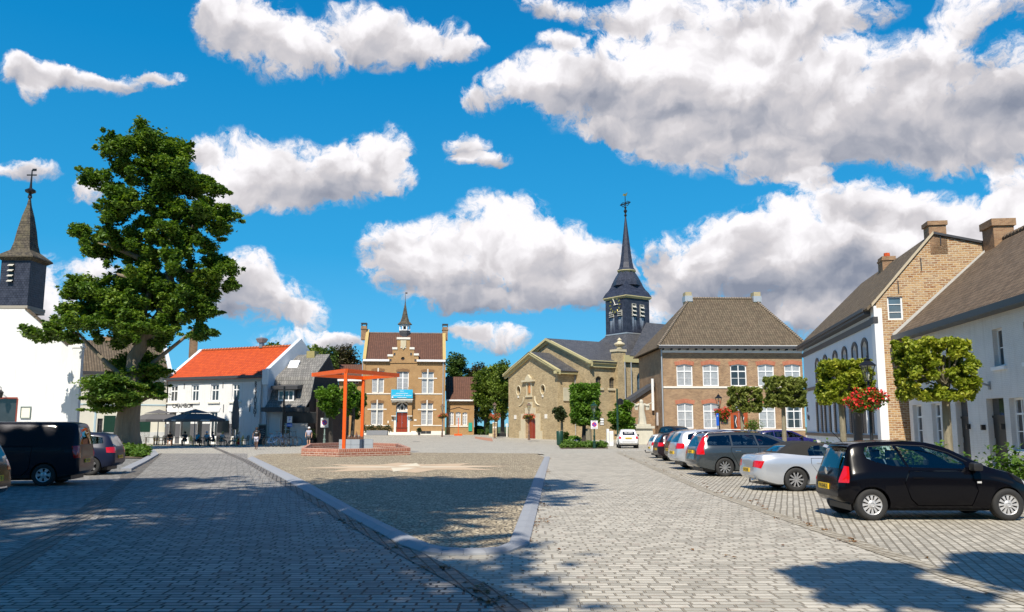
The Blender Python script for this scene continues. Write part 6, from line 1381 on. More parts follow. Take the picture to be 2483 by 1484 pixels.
# 2 silver roadster with a black soft top
ZT = [(-1.1,.56),(-1.08,.76),(-1.04,.93),(-.98,.97),(-.42,1.03),(-.2,1.18),(.02,1.30),(.35,1.355),(.75,1.34),(1.05,1.25),(1.6,.98),(1.8,.94),(2.5,.88),(3.0,.76),(3.2,.5)]
c2 = car('parked_car', 'silver two seat roadster with a closed black soft top', 'car', (1931, 1192), -1, R(2), ZT, [(-1.1,.72),(-.9,.90),(-.4,.93),(.3,.925),(1.6,.91),(2.5,.84),(3.2,.6)], sills(-1.1, 3.2, .17), wids(-1.1, 3.2, .90, .74, .6), 2.5, .325, SilverP,
  [[(.38,.96),(.38,1.12),(.5,1.22),(.72,1.25),(1.0,1.16),(1.42,.98),(1.42,.96)]], front=(trap(.66,.52,.98,1.22), 1.0, 1.75), rear=(trap(.48,.38,1.07,1.24), -.5, .0), doors=[[(.42,.90),(.42,.75),(.75,.28),(1.5,.28),(1.6,.9)]],
  tail=([(-1.2,.68),(-.95,.62),(-.86,.82),(-1.2,.84)], .52), head=([(2.8,.5),(3.4,.5),(3.4,.74),(2.75,.78)], .45), spokes=10, plate='16-TL-ND', plate_z=.56, cab=(-.2, 1.6), soft=[(-.46,1.036),(.45,.955),(.9,1.27),(1.04,1.30),(.9,1.7),(-.5,1.7)], seats=True, glassm=CarGlass, mirror=(1.4,.98), extra='mirrorpaint')
MB().tube([(-1.14, -.5, .30), (-.95, -.5, .30)], .045, 10).build('exhaust', Chrome, c2)
# 3 grey estate
VT = [(-.98,.56),(-.97,.80),(-.93,.98),(-.88,1.08),(-.70,1.42),(-.62,1.49),(-.4,1.53),(.2,1.56),(1.0,1.56),(1.5,1.53),(1.9,1.42),(2.4,1.2),(2.75,1.07),(3.3,.98),(3.65,.84),(3.78,.66),(3.8,.5)]
c3 = car('parked_car', 'slate grey estate car with tall red tail lights and roof rails', 'car', (1758, 1156), -1, R(4), VT, [(-.98,.76),(-.7,1.02),(0,1.05),(1.5,1.05),(2.6,1.0),(3.8,.62)], sills(-.98, 3.8, .2), wids(-.98, 3.8, .935, .8, .66), 2.82, .335, GreyP,
  [[(-.58,1.09),(-.60,1.25),(-.48,1.42),(.24,1.46),(.26,1.09)], [(.32,1.09),(.30,1.465),(1.12,1.465),(1.22,1.09)], [(1.28,1.09),(1.18,1.46),(1.55,1.42),(1.95,1.26),(2.3,1.10)]], front=(trap(.72,.56,1.10,1.44), 1.7, 2.8), rear=(trap(.60,.50,1.06,1.40), -1.2, -.5),
  doors=[[(.25,1.03),(.22,.9),(.5,.36),(1.2,.30),(1.24,1.03)], [(1.28,1.03),(1.24,.30),(2.2,.30),(2.35,.6),(2.3,1.0)]], tail=([(-1.1,.78),(-.72,.78),(-.74,1.0),(-.52,1.44),(-.8,1.46),(-1.1,1.1)], .62), head=([(3.3,.6),(4,.6),(4,.8),(3.3,.9)], .5),
  spokes=10, plate='1-XJZ-40', plate_z=.86, cab=(-.8, 2.5), rails=True, mirror=(2.2,1.12), extra='chrome', glassm=CarGlassD)
MB().box(.95, 2.2, -.945, -.93, .55, .575).box(.5, 2.3, -.94, -.925, .32, .345).build('side_strip', Chrome, c3)
# generic bodies
HT = [(-.75,.55),(-.74,.80),(-.70,.95),(-.5,1.32),(-.42,1.40),(-.1,1.46),(.6,1.49),(1.2,1.46),(1.6,1.36),(2.1,1.12),(2.3,1.0),(2.9,.93),(3.2,.82),(3.35,.66),(3.38,.5)]
HB = [(-.75,.75),(-.5,.95),(0,.98),(1.5,.97),(2.3,.92),(3.38,.6)]
HS = [[(-.35,1.10),(-.3,1.30),(.22,1.38),(.25,1.04)], [(.30,1.03),(.28,1.39),(1.0,1.39),(1.1,1.02)], [(1.15,1.02),(1.06,1.385),(1.35,1.35),(1.75,1.16),(1.95,1.02)]]
HD = [[(.25,.97),(.3,.45),(.45,.30),(1.1,.30),(1.12,.97)], [(1.16,.97),(1.14,.30),(2.0,.30),(2.1,.6),(2.0,.95)]]
def hatch(label, wpx, side, rz, pt, scale=1.0, sp=5, plate='', wloc=None, hgt=1.0, **k):
    f = lambda L_: [(a, b * hgt) for a, b in L_]
    kw = dict(front=(f(trap(.66,.50,1.02,1.36)), 1.4, 2.4), rear=(f(trap(.60,.48,1.0,1.33)), -1.0, -.35), doors=[f(d) for d in HD], tail=(f([(-.9,.76),(-.50,.78),(-.46,.96),(-.9,.98)]), .5), head=(f([(2.9,.62),(3.6,.62),(3.6,.82),(2.9,.88)]), .42), spokes=sp, plate=plate, plate_z=.62 * hgt, cab=(-.55, 2.2), mirror=(1.9, 1.05 * hgt), glassm=CarGlassD)
    kw.update(k)
    return car('parked_car', label, 'car', wpx, side, rz, f(HT), f(HB), sills(-.75, 3.38), wids(-.75, 3.38, .88, .76, .66), 2.6, .32, pt, [f(s) for s in HS], scale=scale, wloc=wloc, **kw)
def rearat(px, Y, ro): q = at(px, 1060, Y); return Vector((q.x + ro, Y, 0))
lr = .75
hatch('pale silver estate car with slim red lights half hidden behind the slate grey estate', None, -1, R(3), SilverP, 1.12, 7, wloc=rearat(1640, 35.0, lr * 1.12), plate='XS-221-L')
c5 = hatch('black tall crossover with long red L shaped tail lights', None, -1, R(3), BlackP, 1.1, 5, wloc=rearat(1628, 40.0, lr * 1.1), hgt=1.0, plate='TN-914-G', tail=([(-.9,.80),(-.62,.80),(-.60,1.0),(-.34,1.42),(-.48,1.46),(-.72,1.1),(-.9,1.0)], .5))
hatch('dark plum hatchback with red tail light between white car and black crossover', None, -1, R(3), DarkP2, .98, 5, wloc=rearat(1595, 44.0, lr), plate='HB-570-T')
c7 = hatch('white hatchback with a tow bar at the far end of the right hand row', None, -1, R(3), WhiteP, .93, 5, wloc=rearat(1580, 48.0, lr * .93), plate='JR-08-F')
MB().tube([(-.7, 0, .34), (-.95, 0, .32), (-1.0, 0, .44)], .03, 6).lathe([(.0, .43), (.045, .46), (.0, .5)], 8, (-1.0, 0, 0)).build('tow_bar', Trim, c7)
MB().box(-.55, 2, -.02, .02, 1.46, 1.462).build('roof_strip', Trim, c5) if 0 else None
q = at(*y4(640, 500), 52); hatch('deep blue hatchback in the shade in front of the brown brick house', None, -1, R(0), BlueP, 1.05, 5, wloc=Vector((at(*y4(560, 500), 56).x, 56, 0)), plate='', tail=([(-.9,.8),(-.55,.8),(-.42,1.22),(-.6,1.3),(-.9,1.1)], .5))
# small white car seen from behind near the statue
FT = [(-.62,.55),(-.61,.75),(-.56,.92),(-.40,1.25),(-.30,1.38),(-.05,1.46),(.5,1.49),(1.0,1.46),(1.4,1.33),(1.75,1.12),(1.95,1.0),(2.4,.93),(2.75,.80),(2.88,.6),(2.9,.5)]
pf = gnd(1524, 1087); c8 = car('parked_car', 'small rounded white car seen from behind beside the statue', 'car', None, 1, R(86), FT, [(-.62,.78),(-.4,.93),(0,.97),(1.5,.95),(2,.9),(2.9,.6)], sills(-.62, 2.9), wids(-.62, 2.9, .815, .80, .6), 2.3, .30, WhiteP,
  [[(-.1,1.05),(0,1.34),(.5,1.38),(.55,1.02)], [(.6,1.02),(.56,1.385),(1.0,1.37),(1.5,1.12),(1.55,1.0)]], front=(trap(.62,.48,1.02,1.36), 1.1, 2.1), rear=(trap(.50,.44,1.02,1.30), -.9, -.2), doors=[[(.5,.95),(.5,.32),(1.6,.30),(1.7,.9)]],
  tail=([(-.8,.74),(-.50,.74),(-.46,.93),(-.8,.95)], .56), head=([(2.6,.5),(3.1,.5),(3.1,.75),(2.5,.8)], .4), spokes=5, plate='96-ZVP-6', plate_z=.80, cab=(-.42, 1.8), wloc=Vector((pf.x - .78, pf.y, 0)), mirror=(1.65,1.0), glassm=CarGlassD, scale=1.05)
text(c8, 'HELLEPEN', .15, -.47, 0, 1.20, WhiteW, depth=.001, rot=(R(64), 0, R(-90)))
MB().box(-.635, -.60, -.5, .5, .50, .53).build('bumper_strip', Chrome, c8)
# dark suv facing the square
ps = gnd(1590, 1090); ST = [(a, b * 1.14) for a, b in HT]
hatch('dark brown off road car parked nose out between the statue and the brick house', None, -1, R(-68), OliveP, 1.1, 5, plate=None, hgt=1.12, wloc=Vector((13.0, 74.5, 0)))
# left hand row: van, steel blue crossover, one dark car at the frame edge
MT = [(-.95,.6),(-.94,1.0),(-.88,1.35),(-.82,1.75),(-.74,1.86),(-.5,1.9),(2.4,1.9),(2.7,1.84),(3.05,1.5),(3.35,1.18),(3.75,1.05),(4.0,.85),(4.05,.5)]
c9 = car('parked_van', 'dark grey panel van in the shade with silver six spoke hubcaps', 'van', (104, 1179), 1, R(192), MT, [(-.95,.9),(-.8,1.2),(3,1.18),(3.4,1.08),(4.05,.7)], sills(-.95, 4.05, .22), wids(-.95, 4.05, .96, .86, .7), 3.2, .33, VanP,
  [[(2.0,1.26),(1.95,1.72),(2.55,1.70),(2.9,1.45),(3.0,1.26)]], front=(trap(.78,.62,1.24,1.74), 2.6, 3.6), rear=(trap(.72,.62,1.22,1.72), -1.2, -.6), doors=[[(1.9,1.2),(1.85,.4),(2.7,.3),(3.1,.6),(3.05,1.2)], [(.35,1.18),(.4,.5),(.6,.3),(1.75,.3),(1.8,1.18)]],
  tail=([(-1.1,.82),(-.80,.82),(-.72,1.18),(-1.1,1.2)], .72), head=([(3.7,.6),(4.2,.6),(4.2,.9),(3.6,1.0)], .5), spokes=6, hub=True, plate='V-88-SXD', plate_z=.72, cab=(1.2, 3.1), mirror=(2.95,1.35), glassm=CarGlassD, seats=True, group='vehicles parked along the left side', trim=[[(-1.1,.34),(4.2,.34),(4.2,.1),(-1.1,.1)]])
MB().box(-.55, 1.7, .905, .965, 1.02, 1.05).build('side_rail', Trim, c9)
hatch('steel blue crossover with five spoke rims parked beyond the dark van', (218, 1153), 1, R(190), SuvP, 1.05, 5, plate='RK-338-P', group='vehicles parked along the left side')
c11 = hatch('black car with a chrome bumper strip, in front of the dark van', None, 1, R(188), BlackP, 1.08, 5, plate='SN-447-B', wloc=Vector((-11.55, 17.2, 0)), group='vehicles parked along the left side')
MB().box(-.775, -.74, -.45, .45, .42, .45).build('chrome_strip', Chrome, c11)
# ================================================================== the old lime tree
base = gnd(311, 1089); MD = base.y
T = thing('lime_tree', 'tall old lime tree with ragged dark crown and thick furrowed trunk', 'tree', base)
rng = random.Random(11)
B8 = [(560,150,150,110),(700,160,100,105),(380,220,70,95),(470,130,60,65),(600,280,150,100),(720,260,80,90),(240,410,90,65),(330,450,80,50),(400,330,60,60),(640,430,130,105),(780,400,110,80),(900,400,85,55),(980,450,80,45),(930,530,60,40),
(1040,610,90,60),(1000,700,100,45),(870,620,110,75),(490,560,115,85),(430,640,90,60),(740,580,110,75),(300,740,90,42),(170,740,78,52),(200,840,90,50),(330,820,80,52),(460,860,110,75),(720,720,100,70),(800,760,85,42),
(980,900,110,45),(1080,960,55,60),(1090,1060,45,45),(940,1020,90,52),(840,1080,105,62),(900,1180,90,55),(930,1240,80,35),(760,1180,90,62),(350,1000,110,72),(160,1060,105,62),(60,1120,60,52),(250,1120,120,62),(450,1060,125,62),(570,1060,70,40),
(120,1200,105,62),(330,1220,150,72),(520,1200,130,70),(680,1260,110,52),(180,1320,130,52),(20,1390,90,42),(-70,1330,50,52),(-150,1395,90,42),(-200,1370,45,48),(350,1350,160,62),(550,1350,140,62),(700,1370,100,42),(890,1395,75,38),(875,1325,35,28),(960,1370,40,25)]
BA = [(1000,260,200,70),(880,300,120,50),(1080,380,210,70),(950,480,190,70),(1150,490,150,58),(1000,560,240,55),(830,590,110,42),(900,670,130,32),(1090,610,110,42),(1240,560,80,30),(760,630,70,22)]
bl = []
def addb(px, py, rx, ry, sc):
    P = Vector(at(px, py, MD)); k = MD / FP * 1.02
    r = math.hypot(px - 311, 0) * 0 + rx; off = rng.uniform(-1, 1) * max(0, 3.4 - abs(px - 320) * k * .45) if abs(px - 320) * k < 5.5 else rng.uniform(-.8, .8)
    bl.append(((P.x - base.x, off, P.z), (rx * k * .9, max(rx * k * .8, 1.1), ry * k * .9)))
    for _ in range(7): r_ = rng.uniform(.16, .38); q_ = rng.uniform(0, 6.28); bl.append(((P.x - base.x + math.cos(q_) * rx * k * rng.uniform(.5, 1.1), off + rng.uniform(-1.5, 1.5), P.z + math.sin(q_) * ry * k * rng.uniform(.5, 1.1)), (rx * k * r_, rx * k * r_, ry * k * r_ * .9)))
for (x, y, rx, ry) in B8:
    px, py = q8(x, y); addb(px, py, rx / 2.661, ry / 2.661, 1)
for (x, y, rx, ry) in BA:
    px, py = zA(x, y); addb(px, py, rx / 3.264, ry / 3.264, 1)
POLY = [(275,335),(330,312),(400,312),(445,345),(458,410),(500,420),(545,450),(540,490),(572,500),(572,560),(525,590),(500,610),(520,630),(572,640),(572,690),(540,700),(520,715),(522,760),(480,790),(440,800),(400,830),(415,860),(330,870),(235,850),(195,830),(120,830),(70,825),(80,770),(150,745),(165,690),(200,665),(235,640),(195,600),(195,550),(260,540),(290,520),(270,480),(225,470),(212,435),(270,425),(290,400),(272,370)]
def inpoly(x, y, P):
    c = False; j = len(P) - 1
    for i in range(len(P)):
        if (P[i][1] > y) != (P[j][1] > y) and x < (P[j][0] - P[i][0]) * (y - P[i][1]) / (P[j][1] - P[i][1]) + P[i][0]: c = not c
        j = i
    return c
cnt = 0
while cnt < 230:
    x, y = rng.uniform(60, 580), rng.uniform(305, 880); r_ = rng.uniform(12, 26)
    if all(inpoly(x + a * r_, y + b * r_ * .8, POLY) for a, b in ((1, 0), (-1, 0), (0, 1), (0, -1))):
        cnt += 1; P = at(x, y, MD); k = MD / FP; bl.append(((P.x - base.x, rng.uniform(-4, 4), P.z), (r_ * k * rng.uniform(.6, 1), r_ * k, r_ * k * .8)))
leaves('crown', bl, 250000, .24, Lf_main, T, 5, flat=.3, shell=.3)
m = MB(); zz = lambda x, y, f=zA: (at(*f(x, y), MD).x - base.x, 0, at(*f(x, y), MD).z)
b0 = zz(1000, 995); L_ = [zz(1005, 870), zz(1010, 760), zz(1030, 640), zz(1050, 480), zz(1060, 260)]
m.tube([(b0[0] - .1, 0, -.2), (b0[0], 0, .3), L_[0], L_[1], L_[2], L_[3], L_[4], zz(700, 1150, q8), zz(690, 960, q8), zz(660, 800, q8)], [1.55, 1.2, .98, .9, .8, .65, .55, .4, .32, .2], 18)
for P in ([L_[4], zz(560, 1050, q8), zz(520, 900, q8), zz(600, 620, q8), zz(640, 300, q8)], [zz(560, 1050, q8), zz(360, 1000, q8), zz(160, 1060, q8)], [zz(520, 900, q8), zz(330, 820, q8), zz(190, 790, q8)], [zz(690, 960, q8), zz(840, 980, q8), zz(1080, 960, q8)],
          [zz(600, 620, q8), zz(430, 480, q8), zz(250, 420, q8)], [zz(660, 800, q8), zz(850, 680, q8), zz(1030, 640, q8)], [L_[3], zz(870, 300), zz(600, 60), zz(330, 60)], [L_[3], zz(1200, 300), zz(880, 1330, q8), zz(930, 1390, q8)], [L_[2], zz(1200, 560), zz(1280, 580)], [L_[2], zz(850, 560), zz(740, 620)]):
    n = len(P); m.tube([(p[0], (rng.uniform(-.8, .8) if i else 0), p[2]) for i, p in enumerate(P)], [.24 - .19 * i / (n - 1) for i in range(n)], 8)
m.build('trunk', BarkM, T, smooth=60)
def groundcover(name, pts, n, h, size, mat, label=None, z=0, seed=1, flat=.1):
    """leafy plants over a ground polygon, as one mass"""
    r = random.Random(seed); w = [gnd(*p) for p in pts]; xs = [p.x for p in w]; ys = [p.y for p in w]; out = []
    def inside(x, y):
        c = False; j = len(w) - 1
        for i in range(len(w)):
            if (w[i].y > y) != (w[j].y > y) and x < (w[j].x - w[i].x) * (y - w[i].y) / (w[j].y - w[i].y) + w[i].x: c = not c
            j = i
        return c
    tries = 0
    while len(out) < n and tries < n * 20:
        tries += 1; x, y = r.uniform(min(xs), max(xs)), r.uniform(min(ys), max(ys))
        if inside(x, y): k = r.uniform(.6, 1.2); out.append(((x, y, z + h * k * .45), (h * .8, h * .8, h * k * .55)))
    o = leaves(name, out, n * 60, size, mat, None, seed, flat=flat, shell=.2); return tag(o, kind='stuff')
groundcover('ground_cover', [(268, 1112), (350, 1112), (362, 1099), (345, 1090), (262, 1090)], 70, .5, .2, Lf_hedge, seed=2, flat=.4)

# ================================================================== street trees
def topheight(px, py, Y): return at(px, py, Y).z
def boxtree(label, fx, x0, x1, y0, y1, Y, mat, n, leaf, dy=1.4, seed=1, tr=.11, nb=60, s=.40, limbs=12, group='pleached street trees', box=True, tx=None, tm=None, cat='tree', big=0):
    a, b = fx(x0, y0), fx(x1, y1); A, B = at(*a, Y), at(*b, Y); cx = (A.x + B.x) / 2; rx = (B.x - A.x) / 2; zt, zb = A.z, B.z
    g0 = gz(cx, Y)
    if box: dy *= .55; rx = max(rx * .6, rx - dy * .6 * abs(cx) / Y)
    bx = at(*fx(tx, y1), Y).x if tx else cx
    if big: rx *= big; zt += (zt - zb) * (big - 1) * .6
    return tree('pleached_tree' if box else 'street_tree', label, cat, (bx, Y, g0), (zb - g0), (zt + zb) / 2 - g0, (rx, dy, (zt - zb) / 2), n, leaf, mat, tm or BarkL, tr, nb, box, seed, group, s, limbs, cx - bx)
t1 = boxtree('box clipped tree in front of the white painted house, largest of the row', zF, 545, 1078, 818, 1195, 29, Lf_pol, 24000, .125, 1.5, 3, .15, 190, .24, 24, tx=855)
t2 = boxtree('box clipped tree beside the lamp with red flowers on the right', zF, 78, 445, 945, 1215, 38, Lf_pol, 18000, .14, 1.5, 4, .14, 190, .24, 20, tx=252)
t3 = boxtree('thin box clipped olive tree before the right windows of the brick house', zE, 1172, 1548, 752, 1020, 50, Lf_pol2, 11000, .16, 1.4, 5, .13, 190, .24, 26, tx=1340)
t4 = boxtree('smaller box clipped olive tree in front of the orange house door', zE, 858, 1172, 838, 1062, 64, Lf_pol2, 10000, .17, 1.4, 6, .13, 190, .24, 24, tx=993)
boxtree('tall bright green clipped tree before the church wall', zD, 690, 965, 812, 1172, 84, Lf_bright, 20000, .22, 2.2, 7, .22, 120, .42, 10, 'trees in front of the church', tx=812, tm=BarkD)
boxtree('small round olive green tree left of the tall clipped church tree', zD, 540, 700, 990, 1165, 90, Lf_olive, 2800, .22, 1.6, 8, .16, 24, .38, 6, 'trees in front of the church', box=False, tx=632)
bb_ = thing('large_shrub', 'broad bright green shrub behind the small white car', 'shrub', (at(*zD(1140, 1200), 86).x, 86, 0), 0)
A, B = at(*zD(1012, 935), 86), at(*zD(1272, 1215), 86); leaves('foliage', crownblobs(random.Random(4), (0, 0, (A.z + .2) / 2 + .1), ((B.x - A.x) / 2, 2, (A.z) / 2), 46, .30), 6500, .28, Lf_bright, bb_, 9); MB().tube([(0, 0, -.1), (0, 0, 2.5)], .12, 6).build('stem', BarkD, bb_)
MB().tube([(0, 0, 1), (1.6, 0, A.z + .3)], .03, 5).build('stem', BarkD, bb_)
# stump and thin trunks in the church bed
for (x, y0, y1_, w_, lab) in ((857, 1200, 1335, .30, 'pale bare tree stump standing in the church flower bed'),):
    p = gnd(*zD(x, 1335)); st = thing('tree_stump', lab, 'tree stump', p, 0); MB().tube([(0, 0, -.1), (.02, 0, .6), (0, .05, 1.3), (.03, 0, at(*zD(x, y0), p.y).z)], [w_ * 1.1, w_, w_ * .95, w_ * .85], 12).build('trunk', BarkL, st, smooth=60)
# three trees by the orange frame
for i, (x0, x1, y0, y1_, Y, mt, lab) in enumerate(((135, 350, 785, 1120, 80, Lf_bright, 'bright green tree beside the lamp left of the orange frame'), (330, 500, 800, 1110, 84, Lf_bright, 'bright green tree rising between the two orange frame posts'), (430, 565, 850, 1130, 88, Lf_main, 'darker green tree behind the far post of the orange frame'))):
    boxtree(lab, zC, x0, x1, y0, y1_, Y, mt, 12000, .22, 2.6, 20 + i, .2, 30, .42, 7, 'trees left of the town hall', box=False, tm=BarkD, tx=(x0 + x1) // 2 + 28)
# trees behind the buildings
BG = [(zB,1240,1480,205,640,128,Lf_far,'light green tree above the grey roofed house'),(zB,1420,1680,225,700,132,Lf_dark,'dark green tree right of the grey roofed house'),(zB,1640,1900,240,800,126,Lf_far,'yellow green tree behind the side wing'),
(zC,60,300,500,900,140,Lf_dark,'dark leafy tree between grey roofed house and side wing'),(zC,230,520,510,900,150,Lf_cop,'copper leaved tree just left of the town hall chimney'),
(zC,1240,1420,560,1100,165,Lf_dark,'dark green tree rising right of the town hall roof'),(zC,1400,1600,650,1150,168,Lf_cop,'copper leaved tree above the annex roof'),(zC,1560,1760,640,1100,150,Lf_far,'yellow green tree in the gap beside the church'),
(zD,-120,90,700,1160,140,Lf_far,'round green tree behind the flower basket lamp near the church'),(zD,20,240,632,1140,132,Lf_far,'tall full green tree touching the left corner of the church')]
for i, (fx, x0, x1, y0, y1_, Y, mt, lab) in enumerate(BG):
    boxtree(lab, fx, x0, x1, y0, y1_, Y, mt, 12000, .36, 5, 40 + i, .35, 44, .44, 8, 'trees behind the square', box=False, tm=BarkD, big=1.22)
# trees of the park behind the viewer: they throw the long shadows over the paving
SHT = [(-9.0, .8, 36, 6.0, 9), (-17.8, .8, 36, 5.6, 9), (-27, 2, 35, 6, 9), (-36, 6, 30, 6, 9), (-9.0, -4.6, 28, 5.6, 8), (-17, -5.6, 28, 5.6, 8), (-26, -4, 28, 6, 8), (-8.2, -6.3, 20, 4.8, 5.5)]
for i, (x, y, h, r, rz_) in enumerate(SHT):
    tree('park_tree', 'tall leafy park tree on the near side of the square', 'tree', (x, y, 0), h - rz_ * 2, h - rz_, (r, r, rz_), 8500, .55, Lf_main, BarkD, .4, 40, False, 70 + i, 'park trees on the near side', .42, 8)
tree('park_tree', 'small slender tree on the near side of the square', 'tree', (1.3, -.9, 0), 10, 14, (1.0, 1.0, 2.6), 2000, .36, Lf_main, BarkD, .1, 14, False, 90, 'small park trees on the near side', .5, 5)
tree('park_tree', 'small slender tree on the near side of the square', 'tree', (3.5, -.6, 0), 10, 14, (1.1, 1.0, 2.2), 2000, .36, Lf_main, BarkD, .1, 14, False, 91, 'small park trees on the near side', .5, 5)
# unseen houses added behind the camera to darken reflections in car bodies and window panes
for i in range(7):
    hx = -62 + i * 17.5; hh = 7.5 + (i * 37 % 5) * .5; t = thing('unseen_terraced_house', 'brick terraced house on the near side of the square', 'house', (hx, -34, 0), 0, 'houses on the near side')
    wall('house_wall', [(0, 0), (17, 0), (17, hh), (0, hh)], [], (B_house, WP, B_town)[i % 3], t, 10); MB().slab([(0, 10.3, hh), (17, 10.3, hh), (17, 5, hh + 4), (0, 5, hh + 4)]).slab([(0, -.3, hh), (17, -.3, hh), (17, 5, hh + 4), (0, 5, hh + 4)]).build('roof', T_grey, t)
    MB().box(0, 17, 0, 9.9, 0, hh).build('house_body', (B_house, WP, B_town)[i % 3], t)
    for k in range(5):
        for z_ in (1, 4.6): MB().box(1.2 + k * 3.2, 2.4 + k * 3.2, 10.02, 10.1, z_, z_ + 1.9).build('window', GlassD, t)
# shrubs along the right hand bay
def bushrow(name, label, a, b, h, w, n, size, mat, seed=1):
    t = thing(name, label, 'hedge', ((a[0] + b[0]) / 2, (a[1] + b[1]) / 2, 0)); r = random.Random(seed); bl = []
    L0 = math.hypot(b[0] - a[0], b[1] - a[1]); k = int(L0 / .45) + 1
    for i in range(k):
        for j in range(3): f = (i + r.random()) / k; q = r.uniform(.75, 1.15); bl.append(((a[0] + (b[0] - a[0]) * f - t.location.x + r.uniform(-w, w), a[1] + (b[1] - a[1]) * f - t.location.y + r.uniform(-w, w), h * q * .5), (.45, .45, h * q * .5)))
    leaves('foliage', bl, n, size, mat, t, seed, flat=.2, shell=.4)
    m = MB(); [m.tube([(c[0], c[1], 0), (c[0] + .05, c[1], c[2] * 1.4)], .015, 5) for c, _ in bl[::3]]; m.build('stems', BarkD, t); return t
h0 = at(*y5(2100, 250), 21); bushrow('hedge', 'loose bright green hedge behind the bonnet of the black hatchback', (h0.x - .6, 21), (h0.x + 5, 19.5), 1.25, .45, 6500, .11, Lf_hedge, 3)
bushrow('hedge', 'low green shrubs behind the windows of the black hatchback', (9.6, 25.5), (12.5, 25), 1.25, .35, 3500, .11, Lf_hedge, 4)
bushrow('hedge', 'small shrubs at the foot of the olive trees near the silver roadster', (13.2, 45), (16.6, 44), 1.0, .35, 2000, .13, Lf_hedge, 5)

# ================================================================== lamps, baskets, signs
LampGl = glass('lantern_glass', (.85, .86, .80), .05)
Bulb = plain('lamp_bulb', (.9, .9, .86), .3)
def lamp(label, p, h, mat, rz=.3, scale=1.0, cross=True):
    t = thing('street_lamp', label, 'street lamp', p, rz, 'old style lantern street lamps')
    pole = MB().lathe([(.15, 0), (.15, .12), (.12, .14), (.115, .5), (.14, .52), (.14, .56), (.085, .62), (.08, .95), (.105, .98), (.105, 1.02), (.06, 1.1), (.045, h - 1.15), (.07, h - 1.1), (.04, h - 1.02), (.035, h - .82)], 12).build('pole', mat, t, smooth=40)
    if cross: MB().tube([(-.33, 0, h - 1.25), (.33, 0, h - 1.25)], .018, 6).tube([(-.3, 0, h - 1.5), (-.18, 0, h - 1.3), (0, 0, h - 1.52)], .012, 5).tube([(.3, 0, h - 1.5), (.18, 0, h - 1.3), (0, 0, h - 1.52)], .012, 5).build('ladder_bar', mat, t)
    m = MB(); r0, r1, z0, z1 = .13, .27, h - .82, h - .30
    for k in range(6):
        a = math.pi / 3 * k; m.tube([(r0 * math.cos(a), r0 * math.sin(a), z0), (r1 * math.cos(a), r1 * math.sin(a), z1)], .013, 4)
    m.lathe([(r0 + .02, z0 - .03), (r0 + .02, z0 + .01)], 6); m.lathe([(r1 + .05, z1), (r1 + .06, z1 + .02), (.16, z1 + .15), (.11, z1 + .17), (.11, z1 + .22), (.13, z1 + .23), (.04, z1 + .28), (.02, z1 + .3), (.035, z1 + .34), (.005, z1 + .38)], 6)
    m.tube([(0, 0, z0 - .02), (0, .0, z0 - .14)], .03, 6).tube([(-.12, 0, z0 - .02), (-.1, 0, z0 - .12), (0, 0, z0 - .22)], .014, 5).tube([(.12, 0, z0 - .02), (.1, 0, z0 - .12), (0, 0, z0 - .22)], .014, 5)
    lt = m.build('lantern', mat, t)
    MB().lathe([(r0, z0 + .012), (r1 - .005, z1 - .002)], 6, cap=False).build('lantern_glass', LampGl, lt); MB().lathe([(.03, z0), (.035, z0 + .12), (.06, z0 + .2), (.055, z0 + .28), (.01, z0 + .33)], 10).build('bulb', Bulb, lt, smooth=True)
    return t
def basket(label, p, r, mat, seed=1, h=None):
    t = thing('flower_basket', label, 'flower basket', p, 0, 'flower baskets on the lamps'); h = h or r * .45
    rr = random.Random(seed); bl = [((rr.uniform(-.7, .7) * r, rr.uniform(-.7, .7) * r, rr.uniform(-.6, .5) * h), (r * .35, r * .35, h * .5)) for _ in range(22)]
    leaves('foliage', bl, 1500, .09 * max(1, r / .6), Lf_hedge, t, seed, flat=.1, shell=.3); leaves('flowers', [((b[0][0] * 1.12, b[0][1] * 1.12, b[0][2] + h * .18), (b[1][0], b[1][1], b[1][2])) for b in bl], 700, .085 * max(1, r / .6), mat, t, seed + 9, flat=.1, shell=.85)
    MB().lathe([(.08, -h * .8), (r * .5, -h * .6), (r * .6, -h * .1)], 12, cap=False).build('basket_bowl', Trim, t); return t
def zsign(label, p, rz, w=.62, h=.85, flip=1):
    t = thing('zone_sign', label, 'traffic sign', p, rz, 'no parking zone signs')
    MB().box(-w/2, w/2, -.012, .012, 0, h).build('board', GreyM, t, bev=.004); MB().box(-w/2 + .02, w/2 - .02, -.016, -.0125, .02, h - .02).build('board_face', WhiteW, t)
    c = (0, 0, h * .52); R1 = w * .34
    MB().lathe([(R1, -.020), (R1, -.0165)], 28, c, axis='y').build('red_ring', plain('sign_red', (.62, .01, .02), .4) if 'sign_red' not in MATS else MATS['sign_red'], t); MB().lathe([(R1 * .78, -.024), (R1 * .78, -.0205)], 28, c, axis='y').build('blue_disc', plain('sign_blue', (.01, .10, .55), .4) if 'sign_blue' not in MATS else MATS['sign_blue'], t)
    d = R1 * .6 * .9; k = .03; MB().add([(-d - k, -.027, c[2] + d - k), (-d + k, -.027, c[2] + d + k), (d + k, -.027, c[2] - d + k), (d - k, -.027, c[2] - d - k)], [(3, 2, 1, 0)][:1]).build('red_slash', MATS['sign_red'], t)
    text(t, 'ZONE', .13, 0, -.018, h * .9, Trim, depth=.002); MB().box(-w * .35, w * .35, -.0175, -.0162, .06, .08).box(-w * .4, w * .4, -.0175, -.0162, .11, .125).build('sign_text', Trim, t)
    return t
